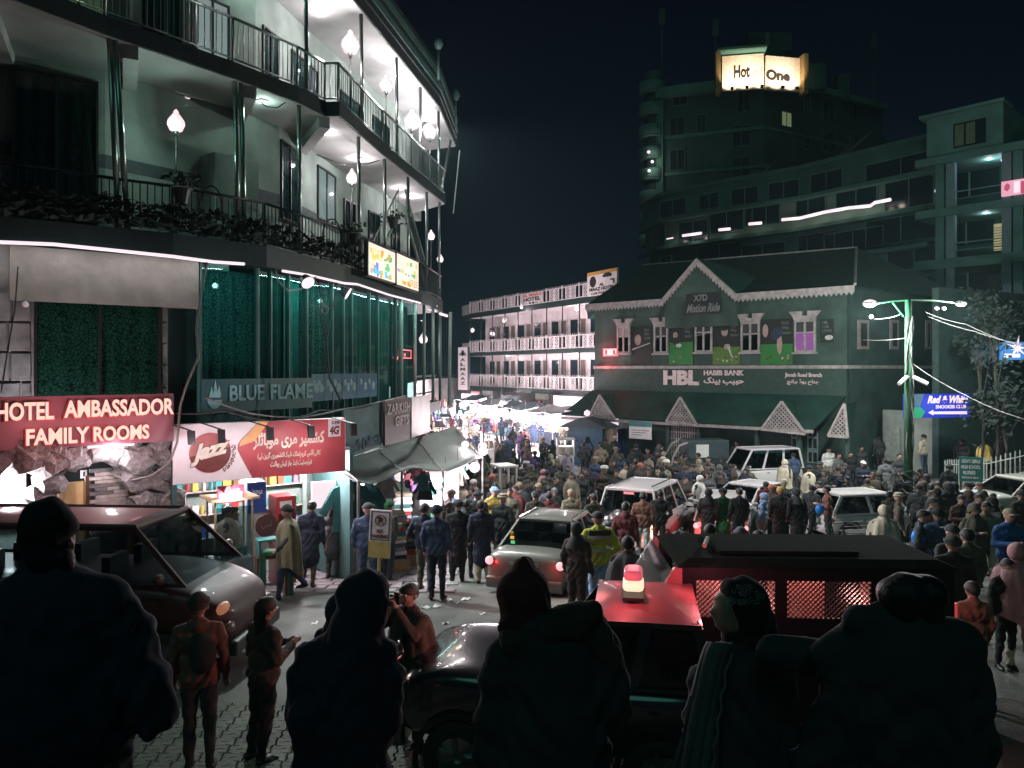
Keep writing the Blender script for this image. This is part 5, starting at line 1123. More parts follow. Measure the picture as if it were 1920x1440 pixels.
b = MB(); q = at(1522, 0, 86); zq = -(150 - HY) / F * 86; b.box(q.x - 1.2, q.x + 1.2, q.y - 1, q.y + 1, ztop, zq + 1.5); q = at(1578, 0, 88); b.box(q.x - .7, q.x + .7, q.y - .6, q.y + .6, ztop, ztop + 2.6); part("water_tank", b, tower_m, tw)["kind"] = "stuff"
p = at(1508, 138, 84); b = MB(); b.ico(p, .2, 1); part("balcony_bulb", b, glow, tw); lamp(tw, p - V(0, .4, 0), 20, (1, .8, .6))
for k, (px, y0, y1, Y_) in enumerate(((1241, 15, 135, 88), (1341, 35, 145, 84), (1638, 60, 165, 95))):
    b = MB(); b.tube(at(px, y1 + 40, Y_), at(px, y0, Y_), .14, .08); c_ = at(px, y0 + 12, Y_); b.box(c_.x - .35, c_.x + .35, c_.y - .2, c_.y + .2, c_.z - 1.2, c_.z + .6)
    solo("antenna_mast", b, tower_m, ["dark antenna mast behind the tower's rounded corner", "thin antenna mast beside the roof sign", "dark antenna mast beyond the tower's far end"][k], "mast")

# long curved building
C = [at(1203, 0, 80.7), at(1239, 0, 75), at(1369, 0, 69.2), at(1494, 0, 65.2), at(1745, 0, 56)]
Cp = [(p.x, p.y) for p in C]; cb_ = thing("curved_apartment_building", "long dark curved building stepping along the hill behind the bank roof with wavy LED strips", "building")
cm = mat("curved_render", (.035, .11, .095), .85, var=.3, scale=.5); cm2 = mat("curved_render_pale", (.10, .165, .135), .85, var=.25, scale=.6)
part("wall", wallstrip(Cp, 14.4, 16.9, .3), cm, cb_); part("wall", wallstrip(offset(Cp, .4), 11.9, 14.39, .3), cm2, cb_); part("wall", wallstrip(offset(Cp, .8), -5, 11.8, .3), cm, cb_)
for z0, z1, o_ in ((16.9, 17.15, -.25), (14.25, 14.55, -.4), (11.6, 11.9, -.5), (8.9, 9.2, -.5), (6.2, 6.5, -.4)): part("ledge", wallstrip(offset(Cp, o_), z0, z1, .9), cm, cb_)
cw = [Wall(p, q) for p, q in zip(offset(Cp, .4)[:-1], offset(Cp, .4)[1:])]; cu = [Wall(p, q) for p, q in zip(Cp[:-1], Cp[1:])]; cl = [Wall(p, q) for p, q in zip(offset(Cp, .8)[:-1], offset(Cp, .8)[1:])]
def pick(ws_, px):
    for w_ in ws_:
        s_, _ = w_.hit(px, 400)
        if 0 <= s_ <= w_.L: return w_
    return ws_[-1]
for px, py, wd, ht in ((1243, 440, 1.6, 1.6), (1222, 446, .8, 1.2), (1300, 437, 3.2, 2.2), (1363, 416, 3.4, 1.9), (1398, 408, 1.2, 1.5), (1437, 400, 2.4, 2), (1516, 385, 3.2, 1.5), (1606, 368, 3.4, 1.5), (1705, 362, 3.6, 2.1)): win(pick(cw, px), px, py, wd, ht, par=cb_)
for px, py, wd, ht in ((1330, 377, 2, 1.3), (1397, 368, 2.4, 1.4), (1470, 356, 2.6, 1.4), (1550, 340, 2.8, 1.5), (1690, 316, 5.5, 1.6), (1262, 390, 3, 1.5)): win(pick(cu, px), px, py, wd, ht, par=cb_)
for px, py, wd in ((1250, 500, 3), (1350, 478, 4.5), (1430, 478, 4), (1515, 462, 5), (1600, 455, 5), (1690, 430, 5.5), (1715, 480, 4)): win(pick(cl, px), px, py, wd, 1.9, par=cb_)
for k, pts in enumerate((((1466, 412), (1500, 409), (1545, 398), (1590, 390), (1632, 386), (1640, 380), (1670, 374)), ((1404, 420), (1428, 418)), ((1348, 431), (1369, 429)), ((1280, 442), (1315, 437)), ((1754, 358), (1784, 354)), ((1250, 448), (1262, 446)))):
    pp = [];
    for x, y in pts: w_ = pick(cw, x); s_, z_ = w_.hit(x, y, -.9); pp.append(w_.w(s_, -.9, z_))
    b = MB(); b.path(pp, .13 if k < 5 else .06, 6)
    tag(part("led_strip", b, led_m, None), ["long wavy glowing LED strip along the curved building", "short glowing strip beneath a window of the curved building, second from the wavy strip", "short glowing strip under a wide window of the curved building", "thin glowing strip and rail on the curved building near the tower", "short glowing strip beside the block's dark balcony", "faint thin strip at the far end of the curved building"][k], "light strip", "LED strips on the curved building")
    for p, q in zip(pp[:-1], pp[1:]): lamp(None, (p + q) / 2 + V(0, -.5, -.2), 14 * (q - p).length, (1, .8, .7), .2)
for k, (xa, ya, xl, xr, yb) in enumerate(((1640, 242, 1580, 1700, 300), (1472, 288, 1420, 1520, 335))):
    b = MB(); Y_ = 76; p, q, r_ = at(xl, yb, Y_), at(xr, yb, Y_), at(xa, ya, Y_ - 1); b.add([p, q, r_, p + V(0, 8, 0), q + V(0, 8, 0), r_ + V(0, 8, 0)], [(0, 1, 2), (0, 2, 5, 3), (2, 1, 4, 5)]); b.box(p.x + .5, q.x - .5, Y_ + .1, Y_ + 7, p.z - 8, p.z)
    solo("gabled_roof_house", b, tower_m, ["dim gabled house roof behind the curved building, nearer the big block", "lower dim gabled roof between the tower and the curved building"][k], "house")
# right-hand block
bk = thing("balcony_block", "pale block with open lit balconies rising above the bank at the picture's edge", "building")
D0, D1 = at(1751, 0, 50), at(1893, 0, 46.8); wD = Wall(D0.xy, D1.xy); wE = Wall(D1.xy, (D1.x + 9, D1.y + 3)); dm = mat("block_render", (.09, .20, .18), .8, var=.25, scale=.7); dm2 = mat("block_blue_render", (.16, .24, .27), .7, var=.2)
b = MB(); b.box(0, wD.L, -1.2, -.9, 13.4, 16.0, wD.M); b.box(-.4, wD.L + .1, -1.4, .4, 16.0, 16.2, wD.M); b.box(0, .3, -.9, 3, 13.4, 16.0, wD.M); b.box(wD.L - .2, wD.L, -.9, 3, 13.4, 16.0, wD.M); part("upper_room", b, dm, bk)
win(wD, 1820, 252, .1, .1, par=bk) if False else None
s_, z_ = wD.hit(1818, 250, -1.2); e = bpy.data.objects.new("window", None); COL.objects.link(e); e.parent = bk; e.matrix_local = wD.M; b = MB(); b.box(s_ - .9, s_ + .9, -1.26, -1.21, z_ - .75, z_ + .75); part("pane", b, door_d, e)
b = MB()
for k in range(2): b.box(s_ - .8 + k * .62, s_ - .3 + k * .62, -1.29, -1.261, z_ - .65, z_ + .65)
part("curtain", b, mat("dull_green_curtain", (.12, .16, .10), .8), e)
for z0, z1 in ((12.9, 13.39), (9.6, 10.1), (6.3, 6.9), (2.9, 3.4)): b = MB(); b.box(-.6, wD.L + 12, -1.5, 4, z0, z1, wD.M); part("floor_slab", b, dm, bk)
b = MB(); b.box(-.5, wD.L + 12, 2.2, 2.5, -4, 12.9, wD.M); part("rear_wall", b, tower_m, bk)
for px in (1765, 1785, 1890, 1912):
    s_, _ = wD.hit(px, 450, -1); b = MB(); b.box(s_ - .25, s_ + .25, -1.3, -.9, -4, 12.89, wD.M); part("pillar", b, dm2 if px in (1785, 1890) else dm, bk)
for z0 in (10.1, 6.9): b = MB(); b.tube(wD.w(.5, -1.2, z0 + .95), wD.w(wD.L, -1.2, z0 + .95), .04); b.tube(wD.w(.5, -1.2, z0 + .5), wD.w(wD.L, -1.2, z0 + .5), .02); part("railing", b, dm2, bk)
for px, py in ((1855, 292), (1880, 300), (1828, 388), (1850, 393), (1883, 479)):
    s_, z_ = wD.hit(px, py, -.3); b = MB(); b.ico((s_, -.3, z_), .1, 1); part("ceiling_bulb", b, glow, bk, M=wD.M); lamp(bk, wD.w(s_, -.4, z_ - .35), 38, (.75, .95, 1), .05)
for px, py, wd, ht in ((1818, 340, 3.4, 1.9), (1812, 430, 3.2, 2), (1815, 520, 3.6, 2.2)):
    s_, z_ = wD.hit(px, py, 2.1); e = bpy.data.objects.new("window", None); COL.objects.link(e); e.parent = bk; e.matrix_local = wD.M
    b = MB(); b.box(s_ - wd / 2, s_ + wd / 2, 2.08, 2.18, z_ - ht / 2, z_ + ht / 2); part("pane", b, door_d, e); b = MB(); b.box(s_ - .05, s_ + .05, 2.02, 2.07, z_ - ht / 2, z_ + ht / 2); part("frame", b, dm, e)
s_, z_ = wD.hit(1880, 445, 1.9); b = MB(); b.box(s_ - .5, s_ + .5, 1.9, 1.95, z_ - .8, z_ + .9); part("lit_louvre", b, emit("yellow_louvre_light", (.34, .30, .15), .9), bk, M=wD.M)
b = MB()
for k in range(9): b.box(s_ - .48, s_ + .48, 1.85, 1.89, z_ - .75 + k * .17, z_ - .7 + k * .17)
part("louvre_slat", b, dm, bk, M=wD.M)["kind"] = "stuff"
a, c, zb, zt = pxbox(wD, 1879, 1940, 337, 365, -1.6); t = thing("pink_lit_sign", "pink and white lit sign with figures on the balcony edge, cut by the frame", "sign", M=wD.M); b = MB(); b.box(a, c, -1.75, -1.6, zb, zt); part("panel", b, emit("pink_panel_glow", (.85, .40, .52), .95), t)
b = MB(); b.box(a + 1.0, a + 1.3, -1.76, -1.751, zb, zt - .15); b.ico((a + .3, -1.755, zb + .5), (.18, .01, .25), 1); part("figure_print", b, emit("pink_panel_dark", (.6, .1, .2), .8), t); b = MB(); b.box(a + .65, a + .95, -1.77, -1.761, zb + .1, zt - .1); part("white_print", b, glow, t)
# ================================================================== bazaar stalls up the street
def stall(k, x, y, rz, wd, canopy, lab, watt=260, hgt=2.5, goods_n=10, wall=True):
    zg = G(x, y); t = thing("market_stall", lab, "market stall", M=TR(x, y, zg, rz), group="bright stalls of the bazaar")
    for sx_ in (-1, 1):
        for sy in (-1, 1): b = MB(); b.tube((sx_ * wd / 2, sy * .8, 0), (sx_ * wd / 2, sy * .8, hgt - (.3 if sy < 0 else 0)), .035, n=6); part("post", b, pale_wire, t)
    b = MB(); b.grid(lambda u, v: ((u - .5) * (wd + .5), -1.1 + 2.2 * v, hgt - .35 + .4 * v - .12 * math.sin(PI * v) + .05 * math.sin(u * 9 + k)), 10, 5); o = part("canopy", b, canopy, t, fix=False); m_ = o.modifiers.new("thick", 'SOLIDIFY'); m_.thickness = .03
    if wall: b = MB(); b.box(-wd / 2, wd / 2, .82, .86, .2, hgt - .1); part("back_sheet", b, mat("stall_sheet", (.62, .58, .58), .8), t)  # pale sheet put in to blow out white under the lamps
    b = MB(); b.box(-wd / 2 + .1, wd / 2 - .1, -.7, .1, 0, .85); part("counter", b, cloth(["cream", "navy", "teal", "red"][k % 4]), t)
    for i in range(goods_n):
        me = R.choice(gmesh); o = link(me.name.split('.')[0], me, t); o.matrix_local = TR(R.uniform(-wd / 2 + .2, wd / 2 - .2), R.uniform(-.6, 0), .85, R.uniform(0, 3), s=1.4)
    b = MB(); b.ico((0, -.35, hgt - .75), .17, 2); b.tube((0, -.35, hgt - .6), (0, -.35, hgt - .2), .015); part("bulb", b, glow, t, True)
    lamp(t, (0, -.3, hgt - 1.05), watt * 1.3, r=.12)
    lamp(t, (0, -1.6, hgt - .6), watt * .9, r=.12)
    c, s_ = math.cos(rz), math.sin(rz)
    for i in range(int(wd / .38)):
        lx = -wd / 2 + .25 + i * .38; ly = R.choice([-.95, .7]); hang(x + lx * c - ly * s_, y + lx * s_ + ly * c, zg + hgt - (.5 if ly < 0 else .35), rz + R.uniform(-.2, .2), R.uniform(.7, .95), None, ["at the market corner stalls", "in the far stalls", "beside the white shop banner", "in front of the lattice hotel", "on the left of the market street"][k % 5])
tarp = mat("pale_tarpaulin", (.30, .29, .29), .7, var=.3); tarp2 = mat("dark_tarpaulin", (.04, .06, .07), .7)
ang = math.atan2(Q1.y - Q0.y, Q1.x - Q0.x)
spots = [(5.0, 50.5, ang, 3.6, tarp2, "stall of hanging clothes at the bank end of the lattice hotel", 1300), (2.6, 53.5, ang, 3.4, tarp, "stall below the hotel's white shop banner, with a peaked sheet", 900), (.3, 57.5, ang, 3.6, tarp2, "stall under the middle of the lattice hotel with red garments above", 1100),
         (-1.9, 61.5, ang, 3.2, tarp, "stall under the left half of the lattice hotel", 900), (-3.6, 66.5, ang, 3.0, tarp2, "stall under the left end of the lattice hotel beneath its vertical sign", 1100),
         (-4.4, 36.5, 1.75, 4.0, tarp2, "first stall on the left beyond the grey tarpaulin row", 260), (-4.9, 43, 1.7, 4.0, tarp, "second stall on the left side of the market street", 420), (-5.3, 50, 1.7, 4.0, tarp2, "third stall on the left side of the market street", 600), (-6.0, 58, 1.7, 4.0, tarp, "farthest stall on the left side of the market street", 900)]
for k, s_ in enumerate(spots): stall(k, s_[0], s_[1], s_[2], s_[3], s_[4], s_[5], s_[6])
# shop row closing the street on the left
b = wallstrip([(-5.9, 33), (-6.4, 45), (-7.2, 60), (-7.6, 74), (-3, 84), (6, 86)], -5.6, -.9, .3); solo("shop_row", b, mat("shop_row_wall", (.45, .40, .40), .8, var=.4, scale=.8), "low row of pale shop fronts closing the market street behind the stalls", "shop")
# lit shop banners over the stalls
for k, (x0, x1, yt, yb, m_, lab) in enumerate(((1039, 1092, 743, 770, glow_w, "blank glaring white shop banner above the market corner"), (1005, 1030, 739, 749, cloth("olive"), "narrow olive shop board left of the white banner"), (940, 976, 741, 760, tarp2, "dark peaked canopy front over the middle stalls"), (884, 900, 734, 757, emit("red_frame_box", (.85, .35, .35), .8), "small red-framed lit box sign near the vertical hotel sign"), (905, 925, 733, 745, tarp, "pale board above the left stalls by the lattice hotel"), (866, 884, 738, 752, glow_w, "small white lit panel under the vertical hotel sign"))):
    a, c, zb, zt = pxbox(wM, x0, x1, yt, yb, -1.2); t = thing("shop_banner", lab, "sign", M=wM.M, group="shop signs over the bazaar"); b = MB(); b.box(a, c, -1.26, -1.2, zb, zt); part("panel", b, m_, t)
    if k == 3: b = MB(); b.box(a + .15, c - .15, -1.28, -1.261, zb + .15, zt - .15); part("inner_panel", b, glow_w, t)
    if k in (0, 5): lamp(t, ((a + c) / 2, -2.2, zb - .2), 250 if k == 0 else 120, r=.3)
for i in range(26):
    x_ = R.uniform(.5, wM.L - 1.2); p = wM.w(x_, -R.uniform(.2, 1.6), R.uniform(-2.2, -3.2)); hang(p.x, p.y, p.z, ang, R.uniform(.8, 1.15), None, "above the stalls of the lattice hotel")
for i in range(30):
    t_ = R.random(); y_ = 33 + 26 * t_; hang(-4.1 - 1.1 * t_ + R.uniform(-.6, .3), y_, G(0, y_) + R.uniform(2.2, 3.4), 1.7 + R.uniform(-.4, .4), R.uniform(.6, .9), None, "along the left of the market street")
for k, (px, py, Y_, wt) in enumerate(((922, 775, 50, 900), (985, 787, 48, 900), (1018, 792, 47, 500), (850, 772, 48, 400), (1112, 790, 43.2, 900), (895, 802, 40, 260), (940, 757, 56, 500), (872, 757, 58, 400))):
    p = at(px, py, Y_); r_ = [.5, .42, .32, .3, .55, .22, .3, .3][k]; b = MB(); b.ico((0, 0, 0), r_ * .55, 2)
    for j in range(7): b.ico((R.gauss(0, r_ * .7), R.gauss(0, r_ * .3), R.gauss(0, r_ * .45)), r_ * R.uniform(.22, .42), 1)  # small glowing balls shape the irregular glare of each lamp
    bo = solo("flood_bulb", b, glow, ["widest glaring lamp cluster in the middle of the market", "glaring lamp cluster before the middle stalls", "glaring lamp cluster nearest the small glass carts", "glaring lamp on the left of the market street", "glaring lamp at the bank corner by the blue kiosk", "round lamp low over the crowd left of centre", "glaring lamp under the lattice hotel middle", "glaring lamp by the vertical hotel sign"][k], "lamp", "glaring lamps over the market", True, TR(*p)); b = MB(); b.tube((0, 0, .2), (0, 0, 1.2), .012); part("flex", b, wire_m, bo)
    lamp(None, p + V(0, -r_ - .3, -.1), wt * 1.4, r=.15)
b = MB(); p = at(1110, 0, 43.6)
b.box(-1.6, 1.5, -.3, .3, .0, .8); solo("corner_lightbox", b, glow_w, "long blown-out white lightbox over the kiosk at the bank corner", "lightbox", M=TR(p.x + .05, p.y + .5, -(798 - HY) / F * 43.6, -.5))
# blue kiosk and white glass carts at the market corner
p = at(1105, 0, 42.5); zg = G(p.x, p.y); t = thing("blue_kiosk", "blue kiosk with a dark gable canopy at the bank corner", "kiosk", M=TR(p.x, p.y, zg, -.5)); b = MB(); b.box(-1.0, 1.0, -.6, .6, 0, 2.1); part("body", b, mat("kiosk_blue", (.02, .08, .14), .5), t); b = MB(); b.prism([(-1.5, 2.05), (1.5, 2.05), (0.1, 2.6), (-.1, 2.6)], -1, .9); part("canopy", b, tarp2, t)
b = MB(); b.box(1.05, 1.5, -.3, .3, 0, 2.0); part("side_panel", b, mat("kiosk_ochre", (.3, .22, .15), .6), t)
for k, (px, py, Y_, s_) in enumerate(((1060, 838, 36, 1.1), (914, 820, 38, .8), (945, 893, 26.5, 1.0))):
    p = on_ground(px, py + 28); p = at(px, py, Y_); zg = G(p.x, p.y); z1 = p.z + .35; t = thing("glass_cart", ["white-framed glass vendor cart with an arched dark cover at the market corner", "small white glass vendor cart up the market street", "white framed vendor cart among the crowd behind the grey sedan"][k], "vendor cart", M=TR(p.x, p.y, zg, .2 * k))
    hz = min(z1 - zg, 2.1); b = MB(); w_ = (.38, .26, .30)[k]
    b.box(-w_, w_, -.4, .4, .5, hz - .75)
    part("body", b, white_p, t); b = MB()
    for sx_ in (-w_, 0, w_):
        for sy in (-.4, .4): b.box(sx_ - .03, sx_ + .03, sy - .03, sy + .03, hz - .75, hz)
    b.box(-w_ - .05, w_ + .05, -.45, .45, hz, hz + .06); part("frame", b, white_p, t); b = MB(); b.box(-w_ + .05, w_ - .05, -.3, .3, hz - .7, hz - .3); part("food_tray", b, cloth("cream"), t)
    b = MB(); b.path([(w_ + .05, 0, hz), (w_ + .2, 0, hz - .1), (w_ + .3, 0, hz - .5)], .04, 6); part("cover_arm", b, black, t)
    for sx_ in (-w_ + .2, w_ - .2): b = MB(); b.lathe([(.22, -.03), (.28, -.02), (.28, .02), (.22, .03)], (sx_, -.42, .28), 14, 'y', True); part("wheel", b, rubber, t)
    if k < 2: lamp(t, (0, -.1, hz - .1), 40)

# ================================================================== green lamp pole, wires, signs on the right
pp = at(1703, 0, 27); zg = G(pp.x, pp.y); t = thing("street_pole", "thick green street pole with two floodlights, cameras and tangled cables", "street pole", M=TR(pp.x, pp.y, zg))
ph = -(562 - HY) / F * 27 - zg; gpm = mat("pole_green_paint", (.012, .07, .032), .5, var=.4, scale=3)
b = MB(); b.tube((0, 0, 0), (0, 0, ph), .16, .11, n=12); part("pole", b, gpm, t, True)
b = MB(); b.path([(-1.25, -.1, ph - .15), (-.6, 0, ph - .05), (0, 0, ph)], .04); b.path([(0, 0, ph), (.9, 0, ph - .02), (1.75, .1, ph - .1)], .04); b.path([(-.55, 0, ph - .1), (-.15, 0, ph - .6)], .03); part("arm", b, gpm, t)
for x_, wt, r_ in ((-1.35, 2600, .24), (1.85, 1200, .18)):
    b = MB(); b.lathe([(r_ * 1.1, .12), (r_ * .6, .22), (.05, .25)], (x_, 0, ph - .25), 14); part("lamp_hood", b, gpm, t); b = MB(); b.ico((x_, 0, ph - .13), (r_, r_, r_ * .6), 2); part("lamp_lens", b, glow, t, True); lamp(t, (x_, -.2, ph - .55), wt, (.95, 1, .93), .1)
for x_ in (1.0, 1.25, -1.3): b = MB(); b.ico((x_, 0, ph - (.3 if x_ > 0 else .6)), .08, 1); part("small_lamp", b, glow, t)
for s_ in (-1, 1): b = MB(); b.tube((s_ * .1, -.1, ph - 2.7), (s_ * .5, -.35, ph - 2.95), .07); part("camera", b, white_p, t)
for k in range(4):
    b = MB(); b.path([(.12 * math.cos(i * .7 + k), -.12 - .04 * math.sin(i + k), ph - .6 - i * .5) for i in range(11)], .018 + .008 * (k % 2), 5); part("cable", b, pale_wire if k % 2 else wire_m, t, True)
b = MB()
for k in range(8): b.path([(.3 * math.cos(i * .6 + k), -.18 + .22 * math.sin(i * .6 + k), .8 + .12 * k + .1 * math.sin(i * 1.3)) for i in range(11)], .02, 5)
part("cable_tangle", b, wire_m, t)
cable([at(1735, 585, 27), at(1812, 608, 24), at(1935, 655, 19)], .014, pale_wire, "upper pale wire running from the pole to the right edge", sag=.05)
cable([at(1738, 592, 27), at(1830, 622, 24), at(1935, 648, 20)], .014, pale_wire, "second pale wire running from the pole toward the blue-white screen", sag=.05)
cable([at(1712, 682, 27), at(1812, 742, 22), at(1935, 790, 18)], .014, pale_wire, "lower pale wire sloping from the pole over the snooker club sign", sag=.06)
cable([at(1638, 598, 28), at(1688, 590, 27)], .018, pale_wire, "short upper wire between the bank's side wall and the pole", sag=.05)
cable([at(1618, 637, 30), at(1697, 634, 27)], .018, pale_wire, "short lower wire between the bank's side wall and the pole", sag=.05)
# snooker club sign
p, q = at(1698, 782, 30), at(1818, 786, 30.6); w = Wall(p.xy, q.xy); z1 = -(739 - HY) / F * 30; z0 = -(784 - HY) / F * 30; t = thing("snooker_club_sign", "bright blue Red and White Snooker Club sign with a green swoosh and white arrow", "sign", M=w.M); L, H = w.L, z1 - z0
b = MB(); b.box(0, L, 0, .15, z0, z1); part("board", b, emit("sign_backlit_blue", (.015, .04, .50), .55), t)
flat([(0, z0), (L * .24, z0), (L * .3, z0 + H * .25), (L * .22, z0 + H * .45), (0, z0 + H * .42)], -.003, emit("sign_backlit_green", (.02, .36, .14), .6), t, "green_swoosh"); flat([(0, z0 + H * .43), (L * .22, z0 + H * .46), (L * .28, z1), (0, z1)], -.003, mat("sign_photo_dark", (.05, .10, .12), .5), t, "photo_print")
sw = emit("sign_letters_pink_white", (.85, .66, .80), .85); lettering("Red & White", L * .33, L * .97, z0 + H * .60, z0 + H * .93, -.02, sw, t, bold=.05, ext=.005, shear=.35); lettering("SNOOKER CLUB", L * .46, L * .94, z0 + H * .38, z0 + H * .53, -.02, sw, t, bold=.04, ext=.005)
flat([(L * .34, z0 + H * .22), (L * .42, z0 + H * .33), (L * .42, z0 + H * .26), (L * .95, z0 + H * .26), (L * .95, z0 + H * .13), (L * .42, z0 + H * .15), (L * .42, z0 + H * .1)], -.02, sw, t, "arrow"); lamp(t, (L / 2, -.7, z0 + H / 2), 30, (.3, .4, 1), .3)
# low buildings and wall behind it
b = wallstrip([(p.x, p.y) for p in (at(1655, 0, 36), at(1772, 0, 33.5))], -5.2, -1.9, .3); solo("concrete_wall", b, concrete, "stained concrete wall with a shutter behind the standing group, under the blue club sign", "wall")
w = Wall(at(1655, 0, 35.9).xy, at(1772, 0, 33.4).xy); a, c, zb, zt = pxbox(w, 1660, 1688, 800, 865, -.05); t = thing("roller_shutter", "pale ribbed metal shutter in the concrete wall left of the pole", "shutter", M=w.M); b = MB()
for i in range(12): x_ = a + (c - a) * i / 12; b.box(x_, x_ + (c - a) / 14, -.1, -.05 - .03 * (i % 2), zb, zt)
part("ribs", b, mat("shutter_grey", (.28, .30, .28), .5), t)["kind"] = "stuff"
b = wallstrip([(p.x, p.y) for p in (at(1760, 0, 33), at(1990, 0, 37))], -4.8, 3.5, .3); solo("dark_side_building", b, mat("dark_side_render", (.02, .045, .042), .85, var=.4), "dark unlit building face behind the fence and the school sign", "building")
# lit pictures and screens on the dark building
for k, (x0, x1, yt, yb, Y_, m_, lab) in enumerate(((1823, 1858, 640, 680, 32, mat("banner_grey_print", (.06, .10, .11), .6, var=.6), "dim grey printed banner left of the bright screen"), (1876, 1925, 641, 675, 31, emit("cold_screen_blue", (.05, .22, .55), .8), "blue-white lit screen with a starburst at the picture's edge"), (1757, 1778, 640, 678, 34, emit("dull_teal_screen", (.02, .09, .12), .8), "dull teal lit panel behind the pole's right side"))):
    p, q = at(x0, yb, Y_), at(x1, yt, Y_); t = thing("lit_panel", lab, "screen"); b = MB(); b.box(p.x, q.x, Y_, Y_ + .1, p.z, q.z); part("panel", b, m_, t)
    if k == 1:
        b = MB(); c_ = at(1908, 652, 30.9)
        for i in range(9): a_ = i * 2 * PI / 9; r_ = .25 if i % 2 else .5; b.prism([(c_.x + .06 * math.cos(a_ + 1.57), c_.z + .06 * math.sin(a_ + 1.57)), (c_.x + r_ * math.cos(a_), c_.z + r_ * math.sin(a_)), (c_.x - .06 * math.cos(a_ + 1.57), c_.z - .06 * math.sin(a_ + 1.57))], 30.93, 30.95)
        b.box(p.x + .1, q.x - .3, 30.94, 30.96, p.z + .1, p.z + .25); part("starburst", b, glow, t); lamp(t, at(1900, 655, 30), 110, (.5, .8, 1), .2)
# bushes / dark tree in front of the block
def tree(px, py, Y_, r, lab, n=900, trunk=True):
    c_ = at(px, py, Y_); zg = G(c_.x, c_.y); t = thing("tree", lab, "tree", M=TR(c_.x, c_.y, zg)); h = c_.z - zg
    b = MB(); b.path([(0, 0, 0), (.1, 0, h * .4), (-.05, .1, h * .8), (0, 0, h + r * .3)], .06, 8)
    for i in range(6): a_ = i * 1.05; b.path([(0, 0, h * (.55 + .06 * i)), (math.cos(a_) * r * .5, math.sin(a_) * r * .5, h + r * .1 * (i - 2))], .018, 5)
    part("trunk", b, mat("bark", (.03, .025, .02), .9), t); b = MB()
    cl = [V(R.gauss(0, .5), R.gauss(0, .5), R.gauss(0, .5)) * r for _ in range(14)]
    for i in range(n):
        q = R.choice(cl) + V(R.gauss(0, .22), R.gauss(0, .22), R.gauss(0, .22)) * r; s_ = R.uniform(.08, .16); d = V(R.uniform(-1, 1), R.uniform(-1, 1), R.uniform(-1, 1)).normalized() * s_; e = d.orthogonal().normalized() * s_ * .5; q.z += h
        b.quad(q - d, q - e, q + d, q + e)
    part("crown", b, mat("dark_leaves", (.006, .014, .010), .9), t)
tree(1868, 590, 30, 1.1, "dark leafy tree below the block's lowest balcony"); tree(1885, 760, 29.5, 1.3, "dark bush of bare twigs beside the fence", 500); tree(1840, 640, 31, .9, "small dark shrub left of the leafy tree", 400)
# fence on the stone wall
fw = [at(1772, 0, 31.5), at(1850, 0, 29), at(1960, 0, 27.5)]
t = thing("picket_fence", "white spiked metal fence along the top of the stone wall", "fence"); zt = [-(865 - HY) / F * 31.5, -(862 - HY) / F * 29, -(838 - HY) / F * 27.5]
pkm = mat("fence_pale_paint", (.34, .36, .34), .6)
for i in range(2):
    a_, c_ = fw[i], fw[i + 1]; L = (c_ - a_).length; n = int(L / .16)
    for s_ in (.15, .75): b = MB(); b.tube((a_.x, a_.y, zt[i] - s_), (c_.x, c_.y, zt[i + 1] - s_), .02, n=5); part("rail", b, pkm, t)
    b = MB(); b.box(-.02, .02, -.01, .01, -.95, 0); b.prism([(-.03, 0), (.03, 0), (0, .08)], -.01, .01); me = b.mesh("picket", pkm)
    for k in range(n):
        f = k / n; o = link("picket", me, t); o.location = (a_.x + (c_.x - a_.x) * f, a_.y + (c_.y - a_.y) * f, zt[i] + (zt[i + 1] - zt[i]) * f + R.uniform(-.02, .03))
b = MB()
for i in range(2): w = Wall(fw[i].xy, fw[i + 1].xy); b.box(0, w.L, -.2, .2, -5.2, min(zt[i], zt[i + 1]) - .95, w.M)
fwall = solo("stone_wall", b, mat("yellowish_stone", (.24, .21, .16), .85, var=.5, scale=2, bump=.4, bscale=8), "rough yellowish stone wall under the white picket fence", "wall")
for r_ in range(3):
    x_ = .2
    w = Wall(fw[1].xy, fw[2].xy)
    while x_ < w.L - .6: wd = R.uniform(.35, .7); z_ = min(zt[1], zt[2]) - 1.0 - .34 * (r_ + 1); b = MB(); b.box(x_, x_ + wd - .04, -.24 - R.random() * .04, -.19, z_, z_ + .3); part("stone", b, mat("yellowish_stone", (0, 0, 0)), fwall, M=w.M, bevel=.02); x_ += wd
# school sign
p = at(1799, 905, 26.4); q = at(1843, 905, 26.2); w = Wall(p.xy, q.xy); z1, z0 = -(857 - HY) / F * 26.3, -(903 - HY) / F * 26.3; L, H = w.L, z1 - z0
t = thing("school_sign", "green board reading GOVT GIRLS HIGH SCHOOL MURREE in front of the fence", "sign", M=w.M); b = MB(); b.box(0, L, 0, .05, z0, z1); part("board", b, mat("school_green", (.015, .13, .12), .5), t); b = MB(); b.tube((.05, .03, z0 - 1), (.05, .03, z0), .03); b.tube((L - .05, .03, z0 - 1), (L - .05, .03, z0), .03); part("leg", b, dark_metal, t)
sl = mat("school_letters", (.60, .62, .60), .5, bump=0)
for s_, f0, f1, x0, x1 in (("GOVT GIRLS", .76, .90, .08, .88), ("HIGH SCHOOL", .52, .67, .06, .9), ("MURREE", .29, .44, .16, .68), ("DISTANCE 200 M", .12, .2, .1, .8)): lettering(s_, L * x0, L * x1, z0 + H * f0, z0 + H * f1, -.01, sl, t, bold=.03, ext=.004)
